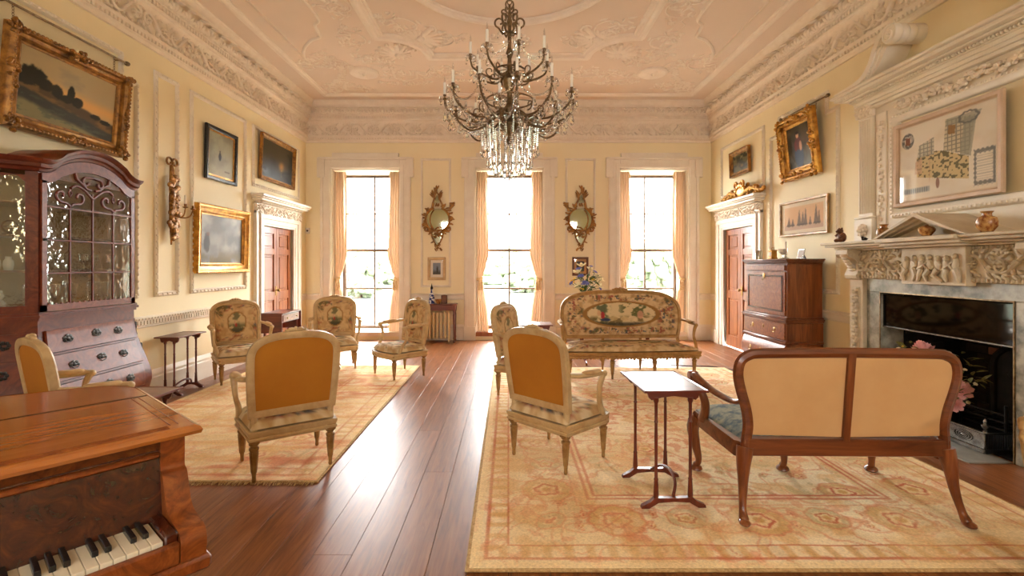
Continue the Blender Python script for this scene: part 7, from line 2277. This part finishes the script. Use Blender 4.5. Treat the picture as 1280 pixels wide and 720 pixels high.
# ------------------------------------------------------------------ curtains
def make_curtain(cx, s, lab):
    """s = -1 left side of the opening, +1 right side; local x measured from the jamb towards the middle of the window"""
    R = empty('curtain', (cx+s*(WHW-0.022), YB+0.10, 0.01), 0, lab, 'curtain')
    wt = [(0.0,0.24),(0.3,0.22),(0.6,0.19),(0.95,0.13),(1.12,0.09),(1.20,0.085),(1.35,0.15),(1.6,0.235),(2.2,0.23),(3.27,0.205)]
    off = [(0.0,0.0),(1.0,0.0),(1.2,0.0),(1.45,0.0),(3.27,0.0)]
    def f(u, v):
        z = 3.255*(1-v)
        w = lerp_tab(wt, z)
        x = u*w
        amp = 0.038*min(1.0, w/0.22)
        y = amp*math.sin(u*2*PI*4.5+0.6*math.sin(z*1.7)) + 0.012*math.sin(u*2*PI*9+z*3)
        sag = 0.06*math.exp(-((z-1.33)/0.12)**2)*u
        return (-s*x, y, z-sag*0.6)
    MB().grid(f, 60, 60).build('drape', M['curtain'], R, smooth=180, recalc=False)
    tb = MB().tube([(-s*(0.065+0.062*math.cos(t)), 0.055*math.sin(t), 1.17+0.02*math.cos(t)) for t in [2*PI*k/20 for k in range(20)]], 0.016, 8, True, sx=1.6, sy=0.6)
    tb.build('tie_band', M['fringe'], R)
    ts = MB()
    for k in range(2):
        x = 0.06+0.05*k
        ts.lathe([(0.0,1.16),(0.014,1.155),(0.02,1.13),(0.013,1.12),(0.022,1.10),(0.03,0.96),(0.026,0.95),(0.0,0.955)], 10, (-s*x, -0.065, 0))
    ts.build('tassel', M['fringe'], R)
    fr = MB(); rr = random.Random(3)
    z = 3.2
    while z > 0.05:
        p = f(1.0, 1-z/3.255)
        fr.ell((p[0]-s*0.008, p[1], p[2]), (0.012, 0.008, 0.014), 5, 3)
        z -= 0.03
    tag(fr.build('edge_fringe', M['fringe'], R), kind='stuff')
labs = [('peach silk curtain tied back on the door side of the window nearest the drop-leaf table', 'peach silk curtain tied back between the window nearest the drop-leaf table and the console table'),
        ('peach silk curtain tied back on the console table side of the window between the mirrors', 'peach silk curtain tied back on the flower vase side of the window between the mirrors'),
        ('peach silk curtain tied back behind the tapestry sofa on the flower vase side', 'peach silk curtain behind the tapestry sofa on the secretaire side of the window')]
for cx, (a, b) in zip(WIN, labs):
    make_curtain(cx, -1, a); make_curtain(cx, 1, b)

# ------------------------------------------------------------------ chandelier
def make_chandelier():
    R = empty('chandelier', (0.012, 4.89, 0), 0, 'crystal chandelier with two tiers of candle arms hung from the ceiling', 'chandelier')
    MB().lathe([(0.0,2.66),(0.02,2.67),(0.035,2.72),(0.02,2.76),(0.05,2.80),(0.09,2.84),(0.10,2.88),(0.04,2.93),(0.03,2.98),(0.06,3.04),(0.03,3.10),(0.025,3.2),(0.06,3.28),(0.07,3.33),(0.03,3.40),(0.02,3.55),(0.04,3.60),(0.02,3.66),(0.018,3.85),(0.03,3.92),(0.016,3.98),(0.012,4.10)], 14).build('stem', M['bronze'], R)
    ch = MB(); z = 4.10; i = 0
    while z < 4.50:
        a = PI/2*(i % 2)
        ch.tube([(0.022*math.cos(t)*math.cos(a), 0.022*math.cos(t)*math.sin(a), z+0.03+0.032*math.sin(t)) for t in [2*PI*k/10 for k in range(10)]], 0.006, 5, True)
        z += 0.052; i += 1
    ch.build('chain', M['bronze'], R)
    MB().lathe([(0.0,4.548),(0.09,4.548),(0.10,4.53),(0.07,4.51),(0.03,4.49),(0.0,4.48)], 18).build('ceiling_rose', M['bronze'], R)
    for r, z in ((0.30, 2.90), (0.24, 3.12), (0.16, 3.42)):
        ri = MB().tube([(r*math.cos(2*PI*k/36), r*math.sin(2*PI*k/36), z) for k in range(36)], 0.010, 6, True)
        for k in range(6):
            a = 2*PI*k/6; ri.tube([(r*math.cos(a), r*math.sin(a), z), (0.03*math.cos(a), 0.03*math.sin(a), z+0.02)], 0.006, 5)
        ri.build('frame_ring', M['bronze'], R)
    drop = MB().lathe([(0.0,-0.055),(0.008,-0.05),(0.013,-0.035),(0.009,-0.015),(0.003,0.0),(0.006,0.006),(0.0,0.014)], 6).mesh('crystal_drop', smooth=0); drop.materials.append(M['cut_crystal'])
    def hang(p, sc=1.0):
        o = bpy.data.objects.new('crystal_drop', drop); COL.objects.link(o); o.parent = R; o.location = p; o.scale = (sc, sc, sc)
    def swag(name, a, b, sag, n, r=0.012):
        m = MB(); a, b = Vector(a), Vector(b)
        for k in range(n+1):
            t = k/n; p = a.lerp(b, t); p.z -= sag*4*t*(1-t)
            m.ell(p, r, 5, 4)
        m.build(name, M['cut_crystal'], R, smooth=0)
    # crown of scrolls at the top
    cw = MB()
    for k in range(6):
        a = 2*PI*k/6; ca, sa = math.cos(a), math.sin(a)
        pts = [(0.02, 3.82), (0.07, 3.80), (0.11, 3.86)] + spiral((0.10, 3.92), 0.055, 0.018, -0.8, 4.6, 14)
        cw.tube([(x*ca, x*sa, z) for x, z in pts], [0.010]*len(pts), 6)
        pts = [(0.02, 3.98)] + spiral((0.055, 4.03), 0.035, 0.012, -2.2, 3.2, 12)
        cw.tube([(x*ca, x*sa, z) for x, z in pts], 0.008, 6)
        hang((0.12*ca, 0.12*sa, 3.80), 0.8)
    cw.tube([(0.04*math.cos(t), 0.0, 4.10+0.045*math.sin(t)) for t in [2*PI*k/16 for k in range(16)]], 0.009, 6, True)
    cw.build('crown_scrolls', M['bronze'], R)
    # candle arms, each with its cup, drip pan, candle and bulb
    def arm_mesh(r0, z0, r1, z1, dip):
        m = MB()
        p = bez([(r0, 0, z0), (r0+(r1-r0)*0.25, 0, z0-dip*0.5), (r0+(r1-r0)*0.6, 0, z1-dip), (r0+(r1-r0)*0.92, 0, z1-dip*0.55), (r1, 0, z1)], 6)
        m.tube(p, [0.013-0.004*i/len(p) for i in range(len(p))], 7)
        q = [(r0+(r1-r0)*0.35+x, z0-dip*0.4+z) for x, z in spiral((0.03, 0.06), 0.055, 0.015, -2.0, 3.4, 14)]
        m.tube([(x, 0, z) for x, z in q], 0.007, 6)
        m.lathe([(0.006,0.0),(0.02,0.012),(0.014,0.03),(0.016,0.055),(0.019,0.058),(0.0,0.058)], 8, (r1, 0, z1))
        return m
    def tier(n, r0, z0, r1, z1, dip, ph, cl):
        am = arm_mesh(r0, z0, r1, z1, dip).mesh('candle_arm'); am.materials.append(M['bronze'])
        pm = MB().lathe([(0.012,0.0),(0.035,-0.004),(0.055,0.010),(0.058,0.014),(0.034,0.004),(0.012,0.006)], 10, (r1, 0, z1+0.018)).mesh('drip_pan'); pm.materials.append(M['crystal'])
        cm = MB().lathe([(0.0,0.05),(0.014,0.05),(0.014,0.05+cl),(0.0,0.052+cl)], 8, (r1, 0, z1)).mesh('candle'); cm.materials.append(M['candle'])
        bm2 = MB().lathe([(0.0,0.052+cl),(0.007,0.055+cl),(0.010,0.075+cl),(0.006,0.10+cl),(0.001,0.125+cl)], 8, (r1, 0, z1)).mesh('flame_bulb'); bm2.materials.append(M['crystal'])
        ends = []
        for k in range(n):
            a = ph+2*PI*k/n
            o = bpy.data.objects.new('candle_arm', am); COL.objects.link(o); o.parent = R; o.rotation_euler = (0, 0, a)
            for nm, me in (('drip_pan', pm), ('candle', cm), ('flame_bulb', bm2)):
                c = bpy.data.objects.new(nm, me); COL.objects.link(c); c.parent = o
            e = Vector((r1*math.cos(a), r1*math.sin(a), z1)); ends.append(e)
            for q in range(4):
                b2 = a+PI/4+q*PI/2
                hang(e+Vector((0.055*math.cos(b2), 0.055*math.sin(b2), 0.02)), 1.0)
        return ends
    up = tier(8, 0.05, 3.40, 0.40, 3.50, 0.14, 0.22, 0.13)
    lo = tier(12, 0.10, 3.02, 0.655, 3.10, 0.20, 0.10, 0.13)
    lo2 = tier(6, 0.20, 2.90, 0.56, 2.94, 0.16, 0.36, 0.10)
    n = len(lo)
    for k in range(n):
        a, b = lo[k], lo[(k+1) % n]
        m = (a+b)/2; d = Vector((m.x, m.y, 0)).normalized()
        swag('bead_swag', a-Vector((0,0,0.02)), (0.30*d.x, 0.30*d.y, 2.88), 0.13, 22)
        swag('bead_swag', b-Vector((0,0,0.02)), (0.30*d.x, 0.30*d.y, 2.88), 0.13, 22)
        swag('bead_swag', a-Vector((0,0,0.03)), b-Vector((0,0,0.03)), 0.10, 20, 0.010)
        hang(m*1.0-Vector((0,0,0.17)), 1.7)
        hang(a-Vector((0, 0, 0.13)), 1.5); hang((a*0.75)+Vector((0, 0, 2.88-0.75*a.z)), 1.5); hang((a*0.9)+Vector((0,0,2.92-0.9*a.z)), 1.3)
    for k in range(len(up)):
        a, b = up[k], up[(k+1) % len(up)]
        swag('bead_swag', a, b, 0.08, 16, 0.007); swag('bead_swag', a, (0.03, 0, 3.80), 0.10, 20, 0.007)
        hang(a-Vector((0, 0, 0.10)), 1.2)
    # waterfall of bead strands below the lower ring
    for ring, (r, z0, z1, nn) in enumerate(((0.30, 2.88, 2.66, 26), (0.23, 2.86, 2.55, 20), (0.15, 2.82, 2.47, 13), (0.06, 2.74, 2.45, 6))):
        for k in range(nn):
            a = 2*PI*(k+0.5*ring)/nn; c = Vector((r*math.cos(a), r*math.sin(a), 0))
            swag('bead_strand', c+Vector((0,0,z0)), c*0.96+Vector((0,0,z1)), 0.0, int((z0-z1)/0.020), 0.010)
            hang(c*0.96+Vector((0,0,z1-0.03)), 1.7 if ring else 1.4)
    MB().ell((0, 0, 2.39), 0.035, 10, 8).build('crystal_ball', M['cut_crystal'], R)
make_chandelier()

# ------------------------------------------------------------------ small fixtures
S = empty('alarm_sensor', (-3.86, YB-0.002, 2.05), 0, 'small white alarm sensor high in the wall corner by the door', 'sensor')
MB().cbox(-0.035, 0.035, -0.045, 0.0, 0.0, 0.11, 0.008).build('sensor_body', M['porcelain'], S)
MB().ell((0, -0.045, 0.055), (0.018, 0.01, 0.02), 8, 5).build('sensor_lens', M['ebony'], S)
c = bez([(2.0, 7.35, 0.006), (2.25, 6.95, 0.006), (2.6, 6.86, 0.006), (2.95, 6.78, 0.006), (3.2, 6.4, 0.006), (3.38, 6.5, 0.006)], 10)
tag(MB().tube(c, 0.005, 6).build('power_cable', M['black_plastic']), 'thin black power cable lying on the boards beside the secretaire', 'cable')
